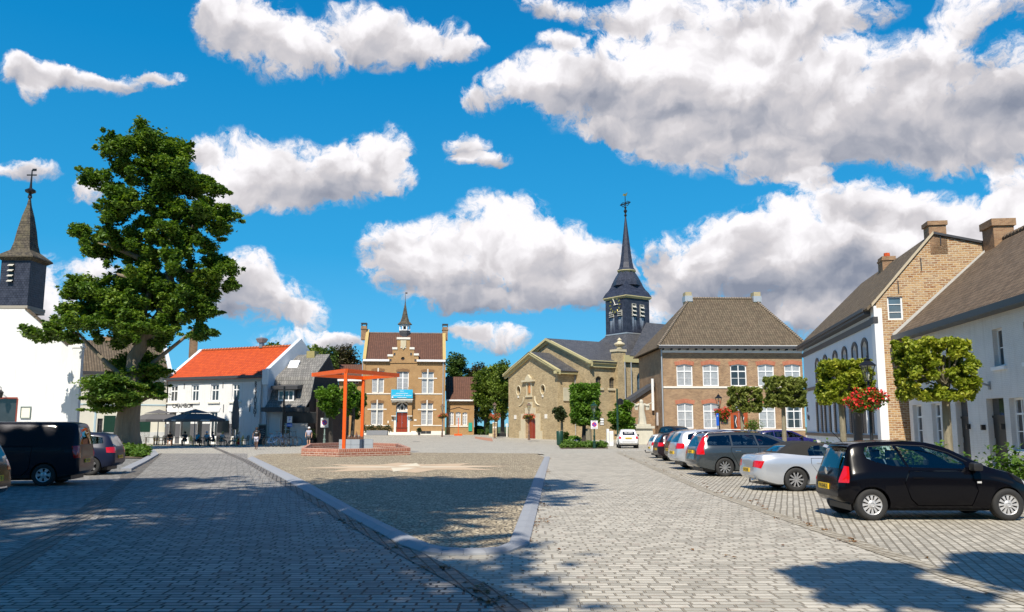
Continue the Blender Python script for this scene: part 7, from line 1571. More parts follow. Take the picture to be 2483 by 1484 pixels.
def lampat(base, topy, fx, label, mat, bx=None, Y=None, **k):
    x, y = base; p = gnd(*fx(x, y)) if Y is None else Vector((at(*fx(x, y), Y).x, Y, gz(0, Y))); h = at(*fx(x, topy), p.y).z - p.z
    return lamp(label, p, h, mat, **k), p, h
GreenL = plain('lamp_grey_green', (.10, .17, .14), .45, var=.15); BrownL = plain('lamp_brown', (.16, .10, .075), .5, var=.2)
l, p, h = lampat((907, 1365), 972, zD, 'green street lamp in the church flower bed carrying a zone sign', DarkG)
zsign('zone sign on the green lamp in the church flower bed', (p.x, p.y - .12, at(*zD(907, 1200), p.y).z), 0, 60 / 3.497 * p.y / 2050, 72 / 3.497 * p.y / 2050)
l, p, h = lampat((352, 1293), 978, zD, 'brown street lamp with pink flowers standing before the church door', BrownL); basket('pink and orange flower basket on the lamp before the church door', (p.x, p.y, at(*zD(352, 1098), p.y).z), 55 / 3.497 * p.y / 2050, PinkFl, 3)
l, p, h = lampat((205, 1340), 938, zC, 'grey green street lamp with zone sign left of the orange frame', GreyG)
zsign('zone sign on the grey green lamp left of the orange frame', (p.x, p.y - .14, at(*zC(205, 1187), p.y).z), 0, 66 / 3.497 * p.y / 2050, 80 / 3.497 * p.y / 2050)
l, p, h = lampat((1205, 1262), 990, zC, 'street lamp with orange flowers at the right corner of the town hall', BrownL, Y=120); basket('orange flower basket on the lamp at the town hall corner', (p.x, p.y, at(*zC(1205, 1088), p.y).z), 42 / 3.497 * p.y / 2050, PinkFl, 4, .42)
l, p, h = lampat((1650, 1280), 975, zC, 'street lamp with pink flowers by the gate pillar', BrownL, Y=112); basket('pink flower basket on the lamp by the gate pillar', (p.x, p.y, at(*zC(1650, 1100), p.y).z), 45 / 3.497 * p.y / 2050, PinkFl, 5, .5)
l, p, h = lampat((802, 1230), 905, zE, 'black street lamp with red flowers in front of the brick house', Black, Y=63); basket('round basket of red geraniums in front of the brick house', (p.x + .3, p.y, at(*zE(818, 1088), p.y).z), 78 / 3.497 * p.y / 2050, RedFl, 6, .62)
l, p, h = lampat((425, 1400), 935, zF, 'large black street lamp with red geraniums between the two clipped trees', Black, Y=30, cross=False, rz=.1); basket('widest basket of red geraniums, hanging on the nearest lamp', (p.x - .05, p.y, at(*zF(420, 1192), p.y).z), 118 / 2.449 * p.y / 2050, RedFl, 7, .42)
po = thing('dark_post', 'thick dark post beside the nearest street lamp', 'post', (at(*zF(345, 1400), 31).x, 31, 0)); MB().lathe([(.2, 0), (.2, .3), (.16, .34), (.16, 2.7), (.18, 2.74), (.05, 2.8)], 14).build('column', DarkP, po, smooth=40)
# tall poles
def pole(name, label, cat, fx, x, ytop, ybase, Y=None, r=.06, mat=None, group=None):
    p = gnd(*fx(x, ybase)) if Y is None else Vector((at(*fx(x, ybase), Y).x, Y, gz(0, Y))); t = thing(name, label, cat, p, 0, group); h = at(*fx(x, ytop), p.y).z - p.z
    MB().lathe([(r * 1.5, 0), (r * 1.5, .5), (r, .55), (r * .8, h)], 10).build('post', mat or Black, t, smooth=40); return t, h
t, h = pole('light_pole', 'tall plain green pole with small spotlight before the church', 'pole', zD, 1105, 858, 1260, 74, .09, DarkG); MB().lathe([(.0, -.1), (.28, -.05), (.3, .3), (.1, .45)], 10, (.25, 0, h - 1.3)).build('spotlight', Black, t, smooth=True)
t, h = pole('sign_pole', 'tall black pole with a dark board among the parked bicycles', 'sign pole', zB, 1428, 662, 1300, 82.5, .11, Black); a_ = at(*zB(1420, 1060), 82).z; b_ = at(*zB(1420, 940), 82).z; MB().box(.0, 3.2, -.05, .0, a_, b_).build('board', Black, t, bev=.02)
t, h = pole('sign_pole', 'thin pole with blue and white parking signs in front of the white house', 'sign pole', zB, 1500, 985, 1290, 81.5, .05, Trim)
MB().box(-.25, .25, -.1, -.06, h - .62, h).build('sign_panel', GreyM, t); MB().box(-.23, .23, -.105, -.101, h - .6, h - .02).build('sign_face', WhiteW, t); text(t, 'P', .36, 0, -.12, h - .36, MATS['sign_blue']); text(t, 'ZONE', .1, 0, -.12, h - .1, MATS['sign_blue']); MB().box(-.25, .25, -.1, -.06, h - .98, h - .68).build('sign_panel', MATS['sign_blue'], t)
MB().box(-.2, .2, -.11, -.101, h - .87, h - .8).build('sign_text', WhiteW, t)
t, h = pole('sign_pole', 'blue parking sign on a thin post beside the red geranium basket', 'sign pole', zE, 788, 1068, 1250, 60, .04, GreyM); MB().box(-.09, .09, -.06, -.03, h - .85, h).build('sign_panel', MATS['sign_blue'], t); text(t, 'P', .16, 0, -.07, h - .2, WhiteW)

# ================================================================== planter wall, orange frame
V = [gnd(730, 1107), gnd(821, 1110), gnd(995, 1105.5), gnd(952, 1094) + Vector((0, 3, 0)), gnd(850, 1088) + Vector((0, 2, 0)), gnd(742, 1092) + Vector((0, 1, 0))]
V = [Vector((v.x, v.y, .0)) for v in V]; cen = sum(V, Vector()) / 6; hp = .5
pw = thing('brick_planter_wall', 'low six sided red brick wall round the foot of the orange frame', 'low wall', cen)
m, tpm = MB(), MB()
for i in range(6):
    a, b = V[i] - cen, V[(i + 1) % 6] - cen; ai, bi = a - a.normalized() * .42, b - b.normalized() * .42
    m.hexa([tuple(q) for q in (a, b, bi, ai)] + [(q.x, q.y, hp - .17) for q in (a, b, bi, ai)]); tpm.hexa([(q.x, q.y, hp - .17) for q in (a, b, bi, ai)] + [(q.x, q.y, hp) for q in (a, b, bi, ai)])
fixn(m.build('brick_wall', B_wall, pw).data); fixn(tpm.build('soldier_course', brick('soldier_brick', (.40, .12, .07), (.48, .18, .11), (.62, .5, .42), .12, .5, .016), pw).data)
FR = [at(836, 901, 52), at(758, 911.5, 56.6), at(879, 919, 60), at(962, 914, 57.6)]; zt = 5.2
Cn = [Vector((q.x, q.y, 0)) for q in (at(836, 1000, 52.5), at(758, 1000, 56.6), at(879, 1000, 60.5), at(962, 1000, 57.2))]
of = thing('orange_sculpture', 'tall orange steel frame sculpture on two posts with a square top', 'sculpture', Cn[0]); m = []
O_ = [c - Cn[0] for c in Cn]
for i in range(4):
    a, b = O_[i], O_[(i + 1) % 4]; d = (b - a).normalized(); n = Vector((-d.y, d.x, 0)) * .095; zo_ = .0015 * i
    MB().hexa([tuple(q + Vector((0, 0, zt - .13 + zo_))) for q in (a - n - d*.11, b - n + d*.0, b + n + d*.0, a + n - d*.11)] + [tuple(q + Vector((0, 0, zt + .12 + zo_))) for q in (a - n - d*.11, b - n + d*.0, b + n + d*.0, a + n - d*.11)]).build('top_beam', Orange, of)
for c in (O_[0], O_[2]): MB().box(c.x - .1, c.x + .1, c.y - .1, c.y + .1, 0, zt - .131).build('post', Orange, of)
gb = thing('stone_bench', 'grey stone blocks with a small bronze town model inside the brick planter wall', 'stone plinth', (Cn[0].x + .1, 55.5, 0), .1)
GrB = plain('grey_blue_stone', (.34, .38, .42), .6, var=.1); 
for (a, b, c, d_) in ((-.95, -.2, -.45, -.1), (-.18, .52, -.5, -.15), (.54, 1.2, -.42, -.08), (-.8, 1.1, .4, .65)): MB().box(a, b, c, d_, 0, .95).box(a + .01, b - .01, c - .012, c, .62, .66).build('stone_block', GrB, gb)
mb_ = MB().lathe([(.10, .9), (.08, 1.15), (.10, 1.16), (.02, 1.4), (.005, 1.5)], 8, (.1, .1, 0))
for i in range(9): rr = random.Random(i); mb_.prism([(-.5 + i * .12, .9), (-.4 + i * .12, .9), (-.4 + i * .12, 1.08), (-.45 + i * .12, 1.14 + rr.random() * .1), (-.5 + i * .12, 1.08)], .0 + rr.random() * .1, .25)
mb_.build('bronze_model', plain('bronze', (.20, .10, .06), .45, .4), gb)

# ================================================================== people
def skin(name, verts, rad, edges, mat, parent, sub=1, root=0):
    me = bpy.data.meshes.new(name); me.from_pydata(verts, edges, []); me.update(); ob = bpy.data.objects.new('tmp', me); COL.objects.link(ob)
    sk = ob.modifiers.new('s', 'SKIN'); sk.use_smooth_shade = True
    d = me.skin_vertices[0].data
    for i, r in enumerate(rad): d[i].radius = (r, r) if isinstance(r, (int, float)) else r; d[i].use_root = (i == root)
    ss = ob.modifiers.new('u', 'SUBSURF'); ss.levels = sub; ss.render_levels = sub
    bpy.context.view_layer.update(); m2 = bpy.data.meshes.new_from_object(ob.evaluated_get(bpy.context.evaluated_depsgraph_get())); bpy.data.objects.remove(ob)
    m2.materials.clear(); o = link(name, m2, mat, parent); m2.polygons.foreach_set('use_smooth', [True] * len(m2.polygons)); return o
def person(label, loc, rz, J, shirt, legs_m, hair=None, cap=None, shoes=None, group=None, skinm=None, shorts=True, sleeve='short', stone=None, height=1.0):
    t = thing('person', label, 'person', loc, rz, group, height); sk_ = stone or skinm or Skin
    P = {k: Vector(v) for k, v in J.items()}; V_, Rr_, E = [], [], []
    def add(p, r, par=None): V_.append(tuple(p)); Rr_.append(r); i = len(V_) - 1; (E.append((par, i)) if par is not None else None); return i
    pel = add(P['pel'], (.135, .11)); bel = add(P['pel'].lerp(P['chest'], .45), (.125, .10), pel); ch = add(P['chest'], (.15, .11), bel); nk = add(P['neck'], .055, ch); hb = add(P['head'] - Vector((0, 0, .07)), .075, nk); hd = add(P['head'] + Vector((0, 0, .02)), .098, hb); ht = add(P['head'] + Vector((0, 0, .10)), .07, hd)
    f = P.get('face', Vector((0, -1, 0))); add(P['head'] + f * .115 - Vector((0, 0, .01)), .016, hd)
    for s in ('L', 'R'):
        sh = add(P['sh' + s], .062, ch); e = add(P['el' + s], .043, sh); w = add(P['wr' + s], .030, e); d = (P['wr' + s] - P['el' + s]).normalized(); hp_ = P['wr' + s] + d * .06; h_ = add(hp_, (.035, .022), w)
        sd_ = d.cross(Vector((1, 0, 0))); sd_ = (sd_ if sd_.length > .2 else Vector((0, 1, 0))).normalized()
        for q, ln in ((-.028, .065), (-.01, .08), (.01, .078), (.028, .06)): a = add(hp_ + d * .035 + sd_ * q, .009, h_); add(hp_ + d * (.035 + ln) + sd_ * q + Vector((0, .012, 0)), .008, a)
        add(hp_ - d * .005 + sd_ * -.06 + d * .04, .010, h_)
        hi = add(P['hi' + s], .09, pel); kn = add(P['kn' + s], .058, hi); mid = add(P['kn' + s].lerp(P['an' + s], .35), .056, kn); an = add(P['an' + s], .036, mid); add(P['to' + s], .032, an)
    skin('body', V_, Rr_, E, sk_, t)
    if stone: return t
    SV = [P['pel'] + Vector((0, 0, -.02)), P['pel'].lerp(P['chest'], .45), P['chest'], P['neck'] - Vector((0, 0, .06))]; SR = [(.158, .13), (.15, .122), (.175, .13), .085]; SE = [(0, 1), (1, 2), (2, 3)]
    for s in ('L', 'R'):
        k = len(SV); SV += [P['sh' + s], P['sh' + s].lerp(P['el' + s], .62 if sleeve == 'short' else 1)]; SR += [.078, .062]; SE += [(2, k), (k, k + 1)]
        if sleeve == 'long': SV.append(P['el' + s].lerp(P['wr' + s], .9)); SR.append(.045); SE.append((k + 1, k + 2))
    skin('shirt', [tuple(v) for v in SV], SR, SE, shirt, t)
    LV = [P['pel'] - Vector((0, 0, .0))]; LR = [(.155, .13)]; LE = []
    for s in ('L', 'R'):
        k = len(LV); LV += [P['hi' + s], P['hi' + s].lerp(P['kn' + s], .85 if shorts else 1)]; LR += [.105, .085 if shorts else .072]; LE += [(0, k), (k, k + 1)]
        if not shorts: LV.append(P['kn' + s].lerp(P['an' + s], .92)); LR.append(.055); LE.append((k + 1, k + 2))
    skin('shorts' if shorts else 'trousers', [tuple(v) for v in LV], LR, LE, legs_m, t)
    for s in ('L', 'R'): a = P['an' + s]; skin('shoe', [tuple(a + Vector((0, 0, -.02))), tuple(a.lerp(P['to' + s], .5) - Vector((0, 0, .015))), tuple(P['to' + s])], [.048, .045, .038], [(0, 1), (1, 2)], shoes or Trim, t)
    h = P['head']; fx = f.normalized()
    if cap: MB().lathe([(.112, .02), (.112, .06), (.09, .12), (.04, .15), (.0, .155)], 14, tuple(h - fx * .005)).build('cap', cap, t, smooth=60); c = h + fx * .13; MB().lathe([(.075, .035), (.07, .05)], 12, tuple(c)).build('cap_peak', cap, t)
    elif hair:
        o = MB().lathe([(.085, -.07), (.115, .0), (.115, .05), (.09, .11), (.04, .135), (0, .138)], 14, tuple(h - fx * .022)).build('hair', hair, t, smooth=60)
    return t
def stand(stride=.0, arm=.0, f=(0, -1, 0)):
    a = stride
    return dict(pel=(0,0,.95), chest=(0,.0,1.30), neck=(0,.0,1.47), head=(0,-.01*f[1]*-1,1.60), face=f, shL=(.19,0,1.40), shR=(-.19,0,1.40), elL=(.25,arm,1.14), elR=(-.25,-arm,1.14), wrL=(.24,arm*1.2-.08,.92), wrR=(-.24,-arm*1.2-.08,.92),
        hiL=(.09,0,.90), hiR=(-.09,0,.90), knL=(.10,-a*.5-.02,.50), knR=(-.10,a*.5-.02,.50), anL=(.11,-a,.08), anR=(-.11,a+.05,.10), toL=(.12,-a-.15,.035), toR=(-.12,a-.08,.035))
def sit(lean=.0, legx=0, ext=0, arms='table', f=(0, -1, 0)):
    w = (-.38, .74) if arms == 'table' else (-.12, .62)
    return dict(pel=(0,.05,.52), chest=(0,.05+lean,.90), neck=(0,.03+lean*1.3,1.06), head=(0,lean*1.4,1.19), face=f, shL=(.19,.05+lean,1.0), shR=(-.19,.05+lean,1.0), elL=(.25,-.08+lean,.76), elR=(-.25,-.08+lean,.76), wrL=(.14,w[0]+lean,w[1]), wrR=(-.14,w[0]+lean,w[1]),
        hiL=(.10,.02,.50), hiR=(-.10,.02,.50), knL=(.13+legx,-.40-ext*.4,.50-ext*.12), knR=(-.13+legx,-.40-ext*.3,.50-ext*.1), anL=(.13+legx,-.42-ext,.09), anR=(-.12+legx,-.36-ext,.09), toL=(.14+legx,-.56-ext,.04), toR=(-.13+legx,-.50-ext,.04))
SkinD = plain('dark_skin', (.16, .09, .06), .5, var=.05); HairD = plain('dark_hair', (.03, .02, .015), .7); HairB = plain('blond_hair', (.55, .36, .12), .7, var=.2); HairG = plain('grey_hair', (.35, .33, .30), .8)
ShB = plain('black_shirt', (.012, .012, .014), .8); ShC = plain('cyan_shirt', (.03, .38, .62), .8); ShG = plain('grey_blue_shirt', (.34, .35, .45), .8); ShL = plain('light_shorts', (.48, .47, .55), .8); ShD = plain('dark_shorts', (.06, .06, .07), .8); ShN = plain('navy_jersey', (.03, .04, .09), .8); ShLB = plain('pale_blue_shirt', (.25, .50, .70), .8); ShW = plain('off_white_top', (.65, .62, .60), .8)
CapW = plain('white_cap', (.8, .8, .8), .7); ShoeW = plain('white_shoe', (.7, .7, .7), .6); RedC = plain('red_cloth', (.70, .02, .02), .7)
pk = gnd(*q4(2140, 985)); a = person('person in black shirt and light shorts walking away towards the parked bicycles', pk, 0, stand(.14, .1, (0, 1, 0)), ShB, ShL, hair=HairD, skinm=SkinD, shoes=Trim)
MB().box(-.09, .09, .125, .135, 1.28, 1.31).build('shirt_print', WhiteW, a).matrix_basis = Matrix.Rotation(R(180), 4, 'Z')
pk = gnd(*q5(1108, 1345)); person('person in white cap, grey blue shirt and dark shorts walking past the brick planter wall', pk, 0, stand(.10, .08), ShG, ShD, cap=CapW, shoes=Skin)
def gnt(x, y):
    p = gnd(*q4(x, y)); Y = min(p.y, (79.8 if x > 880 and x < 1900 else 81.4) - (x < 700) * -1.5 - (905 - y) * .01)
    return Vector((at(*q4(x, y), Y).x, Y, 0))
people = [((1075, 905), 150, 'bald person in a cyan shirt seated with back to the square', sit(-.05), ShC, ShN, dict(hair=None)), ((1255, 890), 5, 'person in pale blue shirt and cap leaning over the cafe table', sit(-.18), ShLB, ShD, dict(cap=ShLB)),
 ((1365, 900), -75, 'person in navy jersey with yellow stripe seated sideways', sit(-.08), ShN, ShD, dict(hair=HairD, shoes=ShoeW)), ((1520, 880), 70, 'blond person in a pale top seated at the right cafe table', sit(-.06), ShW, ShW, dict(hair=HairB)),
 ((1775, 880), -95, 'person leaning back with long legs stretched out beside the closed parasol', sit(.16, 0, .38, 'lap'), ShW, Cream, dict(hair=HairG)), ((580, 850), 20, 'dark dressed person seated in the shade under the parasols', sit(-.02), ShB, ShW, dict(hair=HairG)), ((850, 835), 0, 'person seated deep in the shade between the parasols', sit(-.02), ShD, ShD, dict(hair=HairD))]
for (x, y), rz_, lab, J, sh, lg, kw in people: o = person(lab, gnt(x, y), R(rz_), J, sh, lg, group='guests on the terrace', **kw)
# the statue
ps = Vector((at(*zD(1312, 1300), 88).x, 88, 0)); stt = thing('statue', 'pale stone statue of a robed figure with open arms on a tapering pedestal', 'statue', ps, R(8))
zt_ = at(*zD(1312, 1158), 88).z; StS = plain('statue_stone', (.52, .49, .40), .85, var=.2, vs=3, bmp=.3); sc_ = (at(*zD(1300, 945), 88).z - zt_) / 1.78
MB().hexa([(-1.05,-1.0,0),(1.05,-1.0,0),(1.05,1.0,0),(-1.05,1.0,0),(-.85,-.8,zt_-.45),(.85,-.8,zt_-.45),(.85,.8,zt_-.45),(-.85,.8,zt_-.45)]).box(-1.05, 1.05, -1.0, 1.0, zt_ - .45, zt_ - .2).box(-.75, .75, -.7, .7, zt_ - .2, zt_).build('pedestal', StS, stt)
J = stand(0, 0); J.update(elL=(.42,-.05,1.36), elR=(-.42,-.05,1.36), wrL=(.64,-.14,1.48), wrR=(-.64,-.14,1.48), shL=(.2,0,1.42), shR=(-.2,0,1.42))
fg = person('x', (0, 0, zt_), 0, J, None, None, stone=StS, height=sc_); fg.parent = stt; fg.name = 'figure'; del fg['label']; del fg['category']
rb = MB(); Rg = [(.30,.26,0),(.29,.24,.1),(.25,.2,.5),(.20,.16,.95),(.21,.15,1.2),(.22,.14,1.38),(.10,.09,1.48)]; o = 0
for (a, b, z) in Rg:
    for k in range(28): q = 2 * math.pi * k / 28; f = 1 + .10 * math.sin(q * 7 + z * 2) * (1 - z / 1.5); rb.v.append((a * f * math.cos(q) + .04 * (z < .6), b * f * math.sin(q), z))
for i in range(len(Rg) - 1):
    for k in range(28): k2 = (k + 1) % 28; rb.f.append((i*28+k, i*28+k2, (i+1)*28+k2, (i+1)*28+k))
rb.build('robe', StS, fg, smooth=60)
for s in (1, -1): MB().tube([(s*.17,-.02,1.40),(s*.36,-.06,1.30),(s*.52,-.09,1.33)], [.10, .10, .13], 8).hexa([(s*.30,-.09,.98),(s*.30,-.03,.98),(s*.52,-.06,1.02),(s*.52,-.12,1.02),(s*.28,-.10,1.32),(s*.28,-.02,1.32),(s*.58,-.05,1.38),(s*.58,-.13,1.38)]).build('sleeve', StS, fg, smooth=50); 
MB().lathe([(.12,-.16),(.14,-.05),(.13,.06),(.08,.13),(.0,.15)], 14, (0,.03,1.60)).build('hair', StS, fg, smooth=60)

# ================================================================== terrace
PSb = plain('dark_parasol_fabric', (.12, .115, .115), .85, var=.15)
def parasol(label, px, Y, group='open parasols'):
    p = Vector((at(*q4(px, 600), Y).x, Y, gz(0, Y))); t = thing('parasol', label, 'parasol', p, R(45), group); a = 2.05
    m = MB(); ze, zm_, za = 2.45, 3.0, 3.42; P = [(-a,-a),(a,-a),(a,a),(-a,a)]
    m.v = [(x, y, ze) for x, y in P] + [(x * .45, y * .45, 2.98) for x, y in P]; m.f = [(i, (i+1)%4, 4+(i+1)%4, 4+i) for i in range(4)]
    m.v += [(x * .5, y * .5, 3.04) for x, y in P] + [(0, 0, za)]; m.f += [(8+i, 8+(i+1)%4, 12) for i in range(4)]
    m.v += [(x, y, ze - .22) for x, y in P]; m.f += [(13+i, 13+(i+1)%4, (i+1)%4, i) for i in range(4)]
    m.build('canopy', PSb, t); MB().lathe([(.35, 0), (.35, .08), (.05, .1), (.04, za)], 10).build('pole', GreyM, t)
    m = MB(); [m.tube([(0, 0, 2.6), (x * .95, y * .95, ze + .02)], .015, 4) for x, y in P]; m.build('rib', GreyM, t)
    for s in range(2): MB().box(-.45, .45, -a - .012, -a - .004, ze - .16, ze - .12).box(-.35, .5, -a - .012, -a - .004, ze - .09, ze - .05).build('canopy_print', WhiteW, t).matrix_basis = Matrix.Rotation(R(-90 * s), 4, 'Z')
    return t
parasol('left open charcoal parasol over the terrace', 370, 82.5); parasol('right open charcoal parasol over the terrace', 1030, 80.5)
p = Vector((at(*q4(1745, 880), 80).x, 80, 0)); t = thing('parasol', 'closed dark parasol standing upright in front of the restaurant windows', 'parasol', p); hh = at(*q4(1755, 22), 80).z
MB().lathe([(.16, hh - 3.1), (.30, hh - 2.9), (.34, hh - 2.0), (.28, hh - 1.0), (.2, hh - .4), (.08, hh - .1), (.01, hh)], 14, cap=True).build('folded_canopy', PSb, t, smooth=60); MB().lathe([(.35, 0), (.35, .1), (.05, .12), (.045, hh - 3)], 10).build('pole', GreyM, t); 
MB().hexa([(.1,-.3,hh-1.2),(.42,-.28,hh-1.25),(.42,-.2,hh-1.25),(.1,-.2,hh-1.2),(.0,-.2,hh-.35),(.12,-.2,hh-.35),(.12,-.12,hh-.35),(.0,-.12,hh-.35)]).build('canopy_fold', PSb, t)
Rat = plain('yellow_rattan', (.78, .50, .06), .6, var=.3, vs=20); RatD = plain('dark_rattan', (.07, .05, .035), .6, var=.3, vs=20); Wood = plain('table_wood', (.20, .10, .05), .5, var=.3, vs=8)
def chairb(label, mat, loc, rz_):
    t = thing('rattan_chair', label, 'chair', loc, rz_, 'rattan chairs on the terrace'); MB().box(-.24, .24, -.22, .24, .42, .47).build('seat', mat, t, bev=.02)
    m = MB(); P = [(-.24,.24,.47),(-.25,.28,.8),(-.12,.31,.95),(.12,.31,.95),(.25,.28,.8),(.24,.24,.47)]; m.tube(P, .02, 6); bk = m.build('backrest_frame', mat, t)
    m = MB(); [m.box(-.24, .24, .255 + .004 * i, .27 + .004 * i, .50 + i * .055, .54 + i * .055) for i in range(7)]; m.build('backrest', mat, t)
    for x in (-.22, .22):
        for y in (-.2, .22): MB().tube([(x, y, 0), (x * .95, y * .95, .42)], .02, 6).build('leg', mat, t)
        MB().tube([(x * 1.15, .24, .68), (x * 1.25, -.1, .68), (x * 1.1, -.22, .45)], .018, 6).build('armrest', mat, t)
    return t
cc_ = [(990, 905, 150, Rat, 'yellow rattan chair under the person in cyan'), (1435, 905, -80, Rat, 'yellow rattan chair behind the navy jersey'), (1845, 870, -90, Rat, 'yellow rattan chair right of the closed parasol'), (1945, 872, -100, RatD, 'dark rattan chair at the right end of the terrace'), (1760, 878, -90, RatD, 'dark chair with a red cloth over its back'), (340, 840, 30, Rat, 'orange yellow chair at the far left terrace table'), (590, 850, 20, RatD, 'dark chair in the shade of the left parasol'), (1245, 870, 5, RatD, 'dark chair behind the pale blue shirt'), (450, 850, -20, RatD, 'dark chair between the left parasol and its neighbour'), (1510, 870, 70, RatD, 'dark chair under the blond person')]
for x, y, r_, mt, lab in cc_: chairb(lab, mt, gnt(x, y), R(r_))
p = gnt(1810, 880); rc = MB().hexa([(-.18,-.05,.15),(.2,-.05,.1),(.2,.05,.1),(-.18,.05,.15),(-.12,-.06,.98),(.1,-.06,1.0),(.1,.06,1.0),(-.12,.06,.98)]).build('red_cloth', RedC, None, bev=.03, smooth=True); rc.location = p; tag(rc, 'red cloth hanging over a terrace chair', 'cloth')
def table(label, x, y, mat): 
    t = thing('cafe_table', label, 'table', gnt(x, y), .3, 'terrace tables'); MB().box(-.55, .55, -.4, .4, .71, .75).build('table_top', mat, t, bev=.01)
    for a in (-.48, .48):
        for b in (-.33, .33): MB().box(a - .025, a + .025, b - .025, b + .025, 0, .709).build('leg', RatD, t)
    return t
table('wooden cafe table between the cyan and navy shirts', 1215, 890, Wood); table('wooden cafe table beside the closed parasol', 1610, 875, Wood); table('dark cafe table at the left edge of the terrace', 250, 845, RatD); table('small pale topped table under the left parasol', 400, 850, Cream); table('dark table in the middle of the shaded terrace', 720, 840, RatD)
p = gnt(2240, 880); sb = thing('sandwich_board', 'tall grey chalkboard stand right of the walking person', 'sign board', p, .1); MB().hexa([(-.42,-.1,0),(.42,-.1,0),(.42,-.05,0),(-.42,-.05,0),(-.38,.1,2.0),(.38,.1,2.0),(.38,.15,2.0),(-.38,.15,2.0)]).build('front_board', GreyG, sb); MB().hexa([(-.36,-.105,.1),(.36,-.105,.1),(.36,-.1,.1),(-.36,-.1,.1),(-.33,.083,1.9),(.33,.083,1.9),(.33,.09,1.9),(-.33,.09,1.9)]).build('chalkboard', Trim, sb); MB().hexa([(-.42,.5,0),(.42,.5,0),(.42,.55,0),(-.42,.55,0),(-.38,.16,2.0),(.38,.16,2.0),(.38,.2,2.0),(-.38,.2,2.0)]).build('back_board', GreyG, sb)
m = MB(); [m.tube([(-.2 + .1 * math.sin(i * 2), -.10 + i * .02, .6 + i * .18), (.2 - .08 * math.cos(i), -.09 + i * .02, .7 + i * .17)], .008, 4) for i in range(6)]; m.build('chalk_writing', WhiteW, sb)
# bicycles
def bike(label, loc, rz_, fm):
    t = thing('bicycle', label, 'bicycle', loc, rz_, 'bicycles parked round the pole'); r = .34
    for x in (-.52, .52):
        w = MB().tube([(x + r * math.cos(q), 0, r + r * math.sin(q)) for q in np.linspace(0, 2 * math.pi, 29)], .022, 6, False).build('wheel', Tyre, t, smooth=60)
        m = MB(); [m.tube([(x, 0, r), (x + r * math.cos(q), 0, r + r * math.sin(q))], .003, 3) for q in np.linspace(0, 2 * math.pi, 15)[:-1]]; m.tube([(x, -.04, r), (x, .04, r)], .03, 8); m.build('spokes', GreyM, w)
    MB().tube([(-.52, 0, r), (-.1, 0, .30), (.42, 0, .72), (-.22, 0, .78), (-.1, 0, .30)], .018, 6).tube([(-.52, 0, r), (-.22, 0, .78), (-.26, 0, .90)], .015, 6).tube([(.52, 0, r), (.44, 0, .68), (.38, 0, .98)], .018, 6).build('frame', fm, t)
    MB().tube([(.38, 0, .98), (.42, 0, 1.05)], .015, 6).tube([(.24, -.28, 1.08), (.4, -.2, 1.07), (.42, 0, 1.05), (.4, .2, 1.07), (.24, .28, 1.08)], .014, 6).build('handlebar', Trim, t); MB().hexa([(-.42,-.09,.90),(-.12,-.03,.92),(-.12,.03,.92),(-.42,.09,.90),(-.42,-.08,.96),(-.14,-.02,.96),(-.14,.02,.96),(-.42,.08,.96)]).build('saddle', Trim, t, bev=.01)
    MB().tube([(-.1, -.08, .30), (-.1, .08, .30)], .02, 6).tube([(-.1, .09, .30), (-.06, .09, .16)], .012, 5).build('pedals', Trim, t); MB().box(-.75, -.42, -.07, .07, .70, .72).build('carrier', Trim, t); return t
bk_ = [(440, 1300, 60, Trim, 'black bicycle with panniers at the left of the bicycle group', 1), (520, 1345, 15, plain('blue_frame', (.05, .14, .35), .3), 'blue bicycle in the front of the bicycle group', 0), (640, 1345, 170, ShN, 'dark bicycle leaning by the tall black pole', 0), (700, 1335, 20, plain('grey_frame', (.3, .32, .34), .3), 'grey bicycle just right of the tall black pole', 0), (780, 1338, 10, Trim, 'black bicycle at the right of the bicycle group', 0), (235, 1300, 70, GreyM, 'bicycle standing behind the walking person', 0)]
for x, y, r_, fm, lab, pn in bk_:
    o = bike(lab, gnd(*q5(x, y)), R(r_), fm); o.scale = (1.25,) * 3
    if pn: MB().box(-.78, -.40, -.22, -.08, .32, .70).box(-.78, -.40, .08, .22, .32, .70).build('pannier', Trim, o, bev=.03)
# round bushes, planters, church odds and ends
def ball(label, p, r, mat=Lf_olive, pot=True, seed=1):
    t = thing('potted_bush', label, 'potted plant', p, 0, 'round potted bushes'); leaves('foliage', crownblobs(random.Random(seed), (0, 0, r * 1.1 + .25), (r, r, r), 14, .45), 1500, .12, mat, t, seed); MB().lathe([(r * .35, 0), (r * .5, .45), (r * .52, .47)], 12).build('pot', DarkP, t); return t
ball('dark round bush behind the person in the white cap', gnd(*q5(1035, 1310)) + Vector((0, 1.5, 0)), 1.0, Lf_dark); ball('second dark round bush in the shade right of the white cap', gnd(*q5(1345, 1290)) + Vector((0, 5, 0)), .9, Lf_dark, seed=3)
ball('small potted plant right of the town hall door', Vector((at(*zC(1010, 1240), 134).x, 134, .45)), .5, Lf_olive, seed=5); ball('potted shrub beside the orange house door', Vector((at(*zE(1080, 1200), 85).x, 85, 0)), 1.25, Lf_hedge, seed=6)
pt_ = thing('flower_trough', 'long flower trough with loose plants left of the town hall door', 'planter', (at(*zC(655, 1240), 133).x, 133, .45)); MB().box(-1.65, 1.65, -.4, .4, 0, .75).build('trough', plain('trough_grey', (.22, .23, .25), .7), pt_, bev=.05); leaves('foliage', [((x * .4, 0, 1.0 + .25 * math.sin(x * 2)), (.45, .4, .5)) for x in range(-5, 6)], 2200, .16, Lf_olive, pt_, 8)
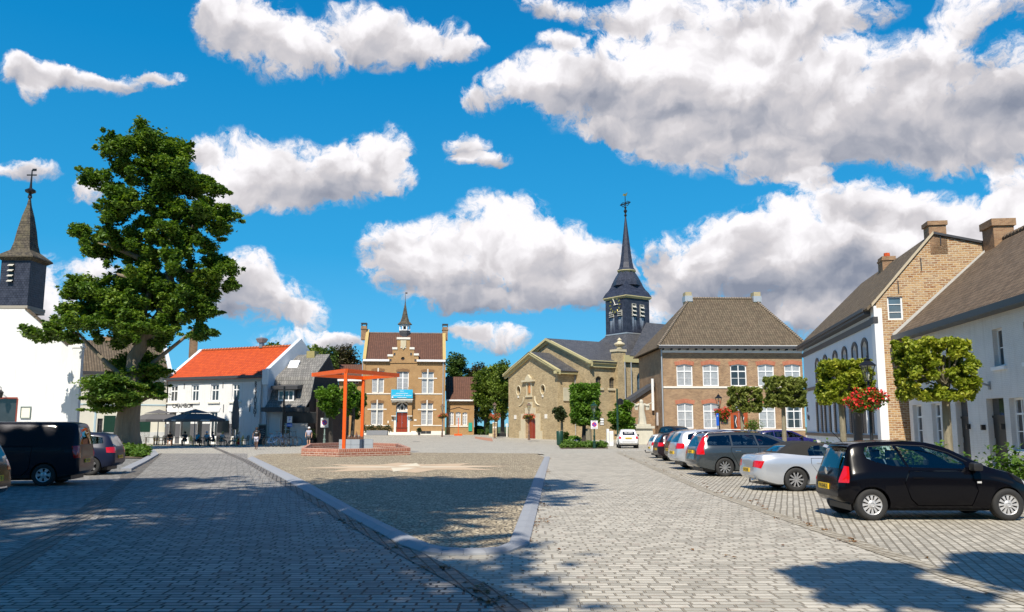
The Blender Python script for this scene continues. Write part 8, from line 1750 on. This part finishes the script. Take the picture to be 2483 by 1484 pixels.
os_ = thing('orange_marker', 'thin orange post on a flat orange base before the annex', 'post', (at(*zC(1342, 1255), 128).x, 128, gz(0, 128))); MB().box(-.6, .6, -.25, .25, 0, .28).build('base', Orange, os_, bev=.03); MB().box(-.05, .05, -.04, .04, .28, at(*zC(1342, 1130), 128).z).build('post', Orange, os_)
# gate, hedges and green box between annex and church
def hd(label, x0, x1, yt, Y, mat=Lf_hedge, dp=3): a, b = at(*y1(x0, yt), Y), at(*y1(x1, yt), Y); t = thing('clipped_hedge', label, 'hedge', ((a.x + b.x) / 2, Y, gz(0, Y)), 0); w = (b.x - a.x) / 2; h = a.z - t.location.z; leaves('foliage', crownblobs(random.Random(x0), (0, 0, h / 2), (w, dp, h / 2), 40, .36, True), 5000, .22, mat, t, x0, shell=.5); MB().box(-w * .85, w * .85, -dp * .8, dp * .8, 0, h * .85).build('inner_growth', plain('hedge_core', (.03, .06, .01), .9) if 'hedge_core' not in MATS else MATS['hedge_core'], t)
hd('low clipped green hedge in the gap right of the annex', 615, 800, 1078, 150); hd('narrow dark conifer column beside the gate', 812, 886, 1010, 138, Lf_dark, 1.2); hd('small hedge block in front of the low clipped hedge', 690, 812, 1130, 142)
boxtree('small pale green clipped tree behind the gate lamp', y1, 730, 930, 800, 1025, 146, Lf_bright, 3500, .35, 3, 60, .2, 24, .4, 6, 'trees behind the square', box=False)
gt = thing('green_cabinet', 'green metal cabinet beside the gate pillar', 'cabinet', (at(*y1(908, 1200), 122).x, 122, gz(0, 122))); MB().box(-.22, .22, -.2, .2, .4, 1.8).build('cabinet_body', DarkG, gt, bev=.02); MB().box(-.32, .32, -.25, .25, -.2, .4).build('stone_foot', Stone, gt)
gp = thing('gate_pillar', 'brick gate pillar with stone plates left of the church', 'pillar', (at(*y1(970, 1200), 118).x, 118, gz(0, 118))); MB().box(-.3, .3, -.3, .3, -.2, 1.95).build('pillar_brick', B_church, gp); MB().box(-.34, .34, -.34, .34, 1.95, 2.05).box(-.24, -.03, -.33, -.301, 1.2, 1.45).box(.03, .24, -.33, -.301, 1.2, 1.45).build('stone_plates', StoneW, gp)
gg = thing('iron_gate', 'low dark iron gate between pillar and church corner', 'gate', (at(*y1(1100, 1260), 119).x, 119, gz(0, 119))); m = MB(); [m.box(-.85 + i * .1, -.83 + i * .1, -.012, .012, .05, 1.55 if i % 2 else 1.4) for i in range(17)]; m.box(-.86, .86, -.015, .015, .7, .73).box(-.86, .86, -.015, .015, 1.25, 1.28); m.build('bars', Trim, gg); MB().box(-.86, .86, -.02, .02, .05, .5).build('gate_panel', Trim, gg); MB().box(.55, .72, -.12, .12, -.2, 1.9).box(.35, .9, -.08, .08, 1.6, 1.7).build('gate_post', StoneW, gg)
gsheet('flower_bed_soil', [y2(338, 1240), y2(432, 1372), y2(1312, 1366), y2(1270, 1290), y2(700, 1205), y2(500, 1205)], .03, Soil)
groundcover('bed_plants', [y2(440, 1365), y2(1290, 1360), y2(1250, 1300), y2(480, 1290)], 150, .42, .16, Lf_hedge, seed=3); groundcover('bed_plants', [y2(540, 1290), y2(760, 1285), y2(740, 1195), y2(560, 1195)], 60, .7, .2, Lf_bright, seed=5)
groundcover('bed_flowers', [y2(600, 1300), y2(780, 1295), y2(740, 1215), y2(600, 1215)], 14, .45, .12, plain('lilac_flowers', (.45, .42, .65), .7), seed=6)
p = gnd(*y2(415, 1300)); bn_ = thing('litter_bin', 'dark green litter bin at the left end of the church bed', 'litter bin', p); MB().lathe([(.3, 0), (.32, .5), (.34, 1.3), (.30, 1.35), (.26, 1.3)], 14).build('bin_body', DarkG, bn_, smooth=40)
p = gnd(*y2(510, 1290)); ts_ = thing('leafy_shrub', 'small dark blue green shrub beside the litter bin', 'shrub', p); leaves('foliage', crownblobs(random.Random(2), (0, 0, .7), (.6, .5, .7), 12, .4), 900, .14, Lf_dark, ts_, 2)
for (x0, x1, yt, yb, lab) in ((1278, 1328, 1000, 1250, 'white information panel left of the small white car'), (1330, 1405, 1040, 1260, 'wider white utility cabinet left of the small white car')):
    Y = 80; a, b = at(*y2(x0, yt), Y), at(*y2(x1, yb), Y); t = thing('white_cabinet', lab, 'cabinet', ((a.x + b.x) / 2, Y, 0)); w = (b.x - a.x) / 2; MB().box(-w, w, -.2, .2, 0, a.z).build('cabinet_body', WhiteW, t, bev=.02); MB().box(-w * .7, w * .7, -.215, -.201, a.z * .3, a.z * .8).build('panel', Cream, t)
Y = 97; t = thing('notice_boards', 'small black and white notices on the church wall behind the lamp', 'notice', tuple(at(*y2(1198, 935), 90))); MB().box(-.22, .22, 0, .06, 0, .8).build('board', Trim, t); MB().box(-.18, .18, -.01, -.001, .06, .22).box(-.18, .18, -.01, -.001, .3, .48).box(-.18, .18, -.01, -.001, .54, .74).build('notice_text', WhiteW, t)
# manhole covers and fallen leaves
for (x, y, lab) in ((1010, 1063 + 8, 'manhole cover in the far paving before the town hall'), (1780, 1098, 'manhole cover near the white car'), (880, 1113, 'round cover in the left road')):
    p = gnd(x, y); o = MB().lathe([(.45, 0), (.45, .012)], 24).build('manhole_cover', DarkP, None); o.location = (p.x, p.y, .014 + gz(p.x, p.y)); tag(o, lab, 'manhole cover', kind='thing')
Litter = leaf('fallen_leaves', (.10, .04, .012), (.20, .09, .03), (.35, .2, .06), .1, 5)
rr = np.random.default_rng(5); bl = []
for a, b, n in (((1284, 1322), (1334, 1112), 40), ((973, 1334), (727, 1194), 22), ((1500, 1100), (2100, 1326), 30), ((1240, 1471), (1050, 1372), 14)):
    for i in range(n): f = rr.random(); p = gnd(a[0] + (b[0] - a[0]) * f, a[1] + (b[1] - a[1]) * f); bl.append(((p.x + rr.normal() * .10, p.y + rr.normal() * .3, .03), (.10, .16, .012)))
for i in range(26): p = gnd(rr.uniform(900, 2400), rr.uniform(1180, 1480)); bl.append(((p.x, p.y, .03), (.03, .03, .01)))
tag(leaves('fallen_leaves', bl, 900, .05, Litter, None, 4, flat=2), kind='stuff')
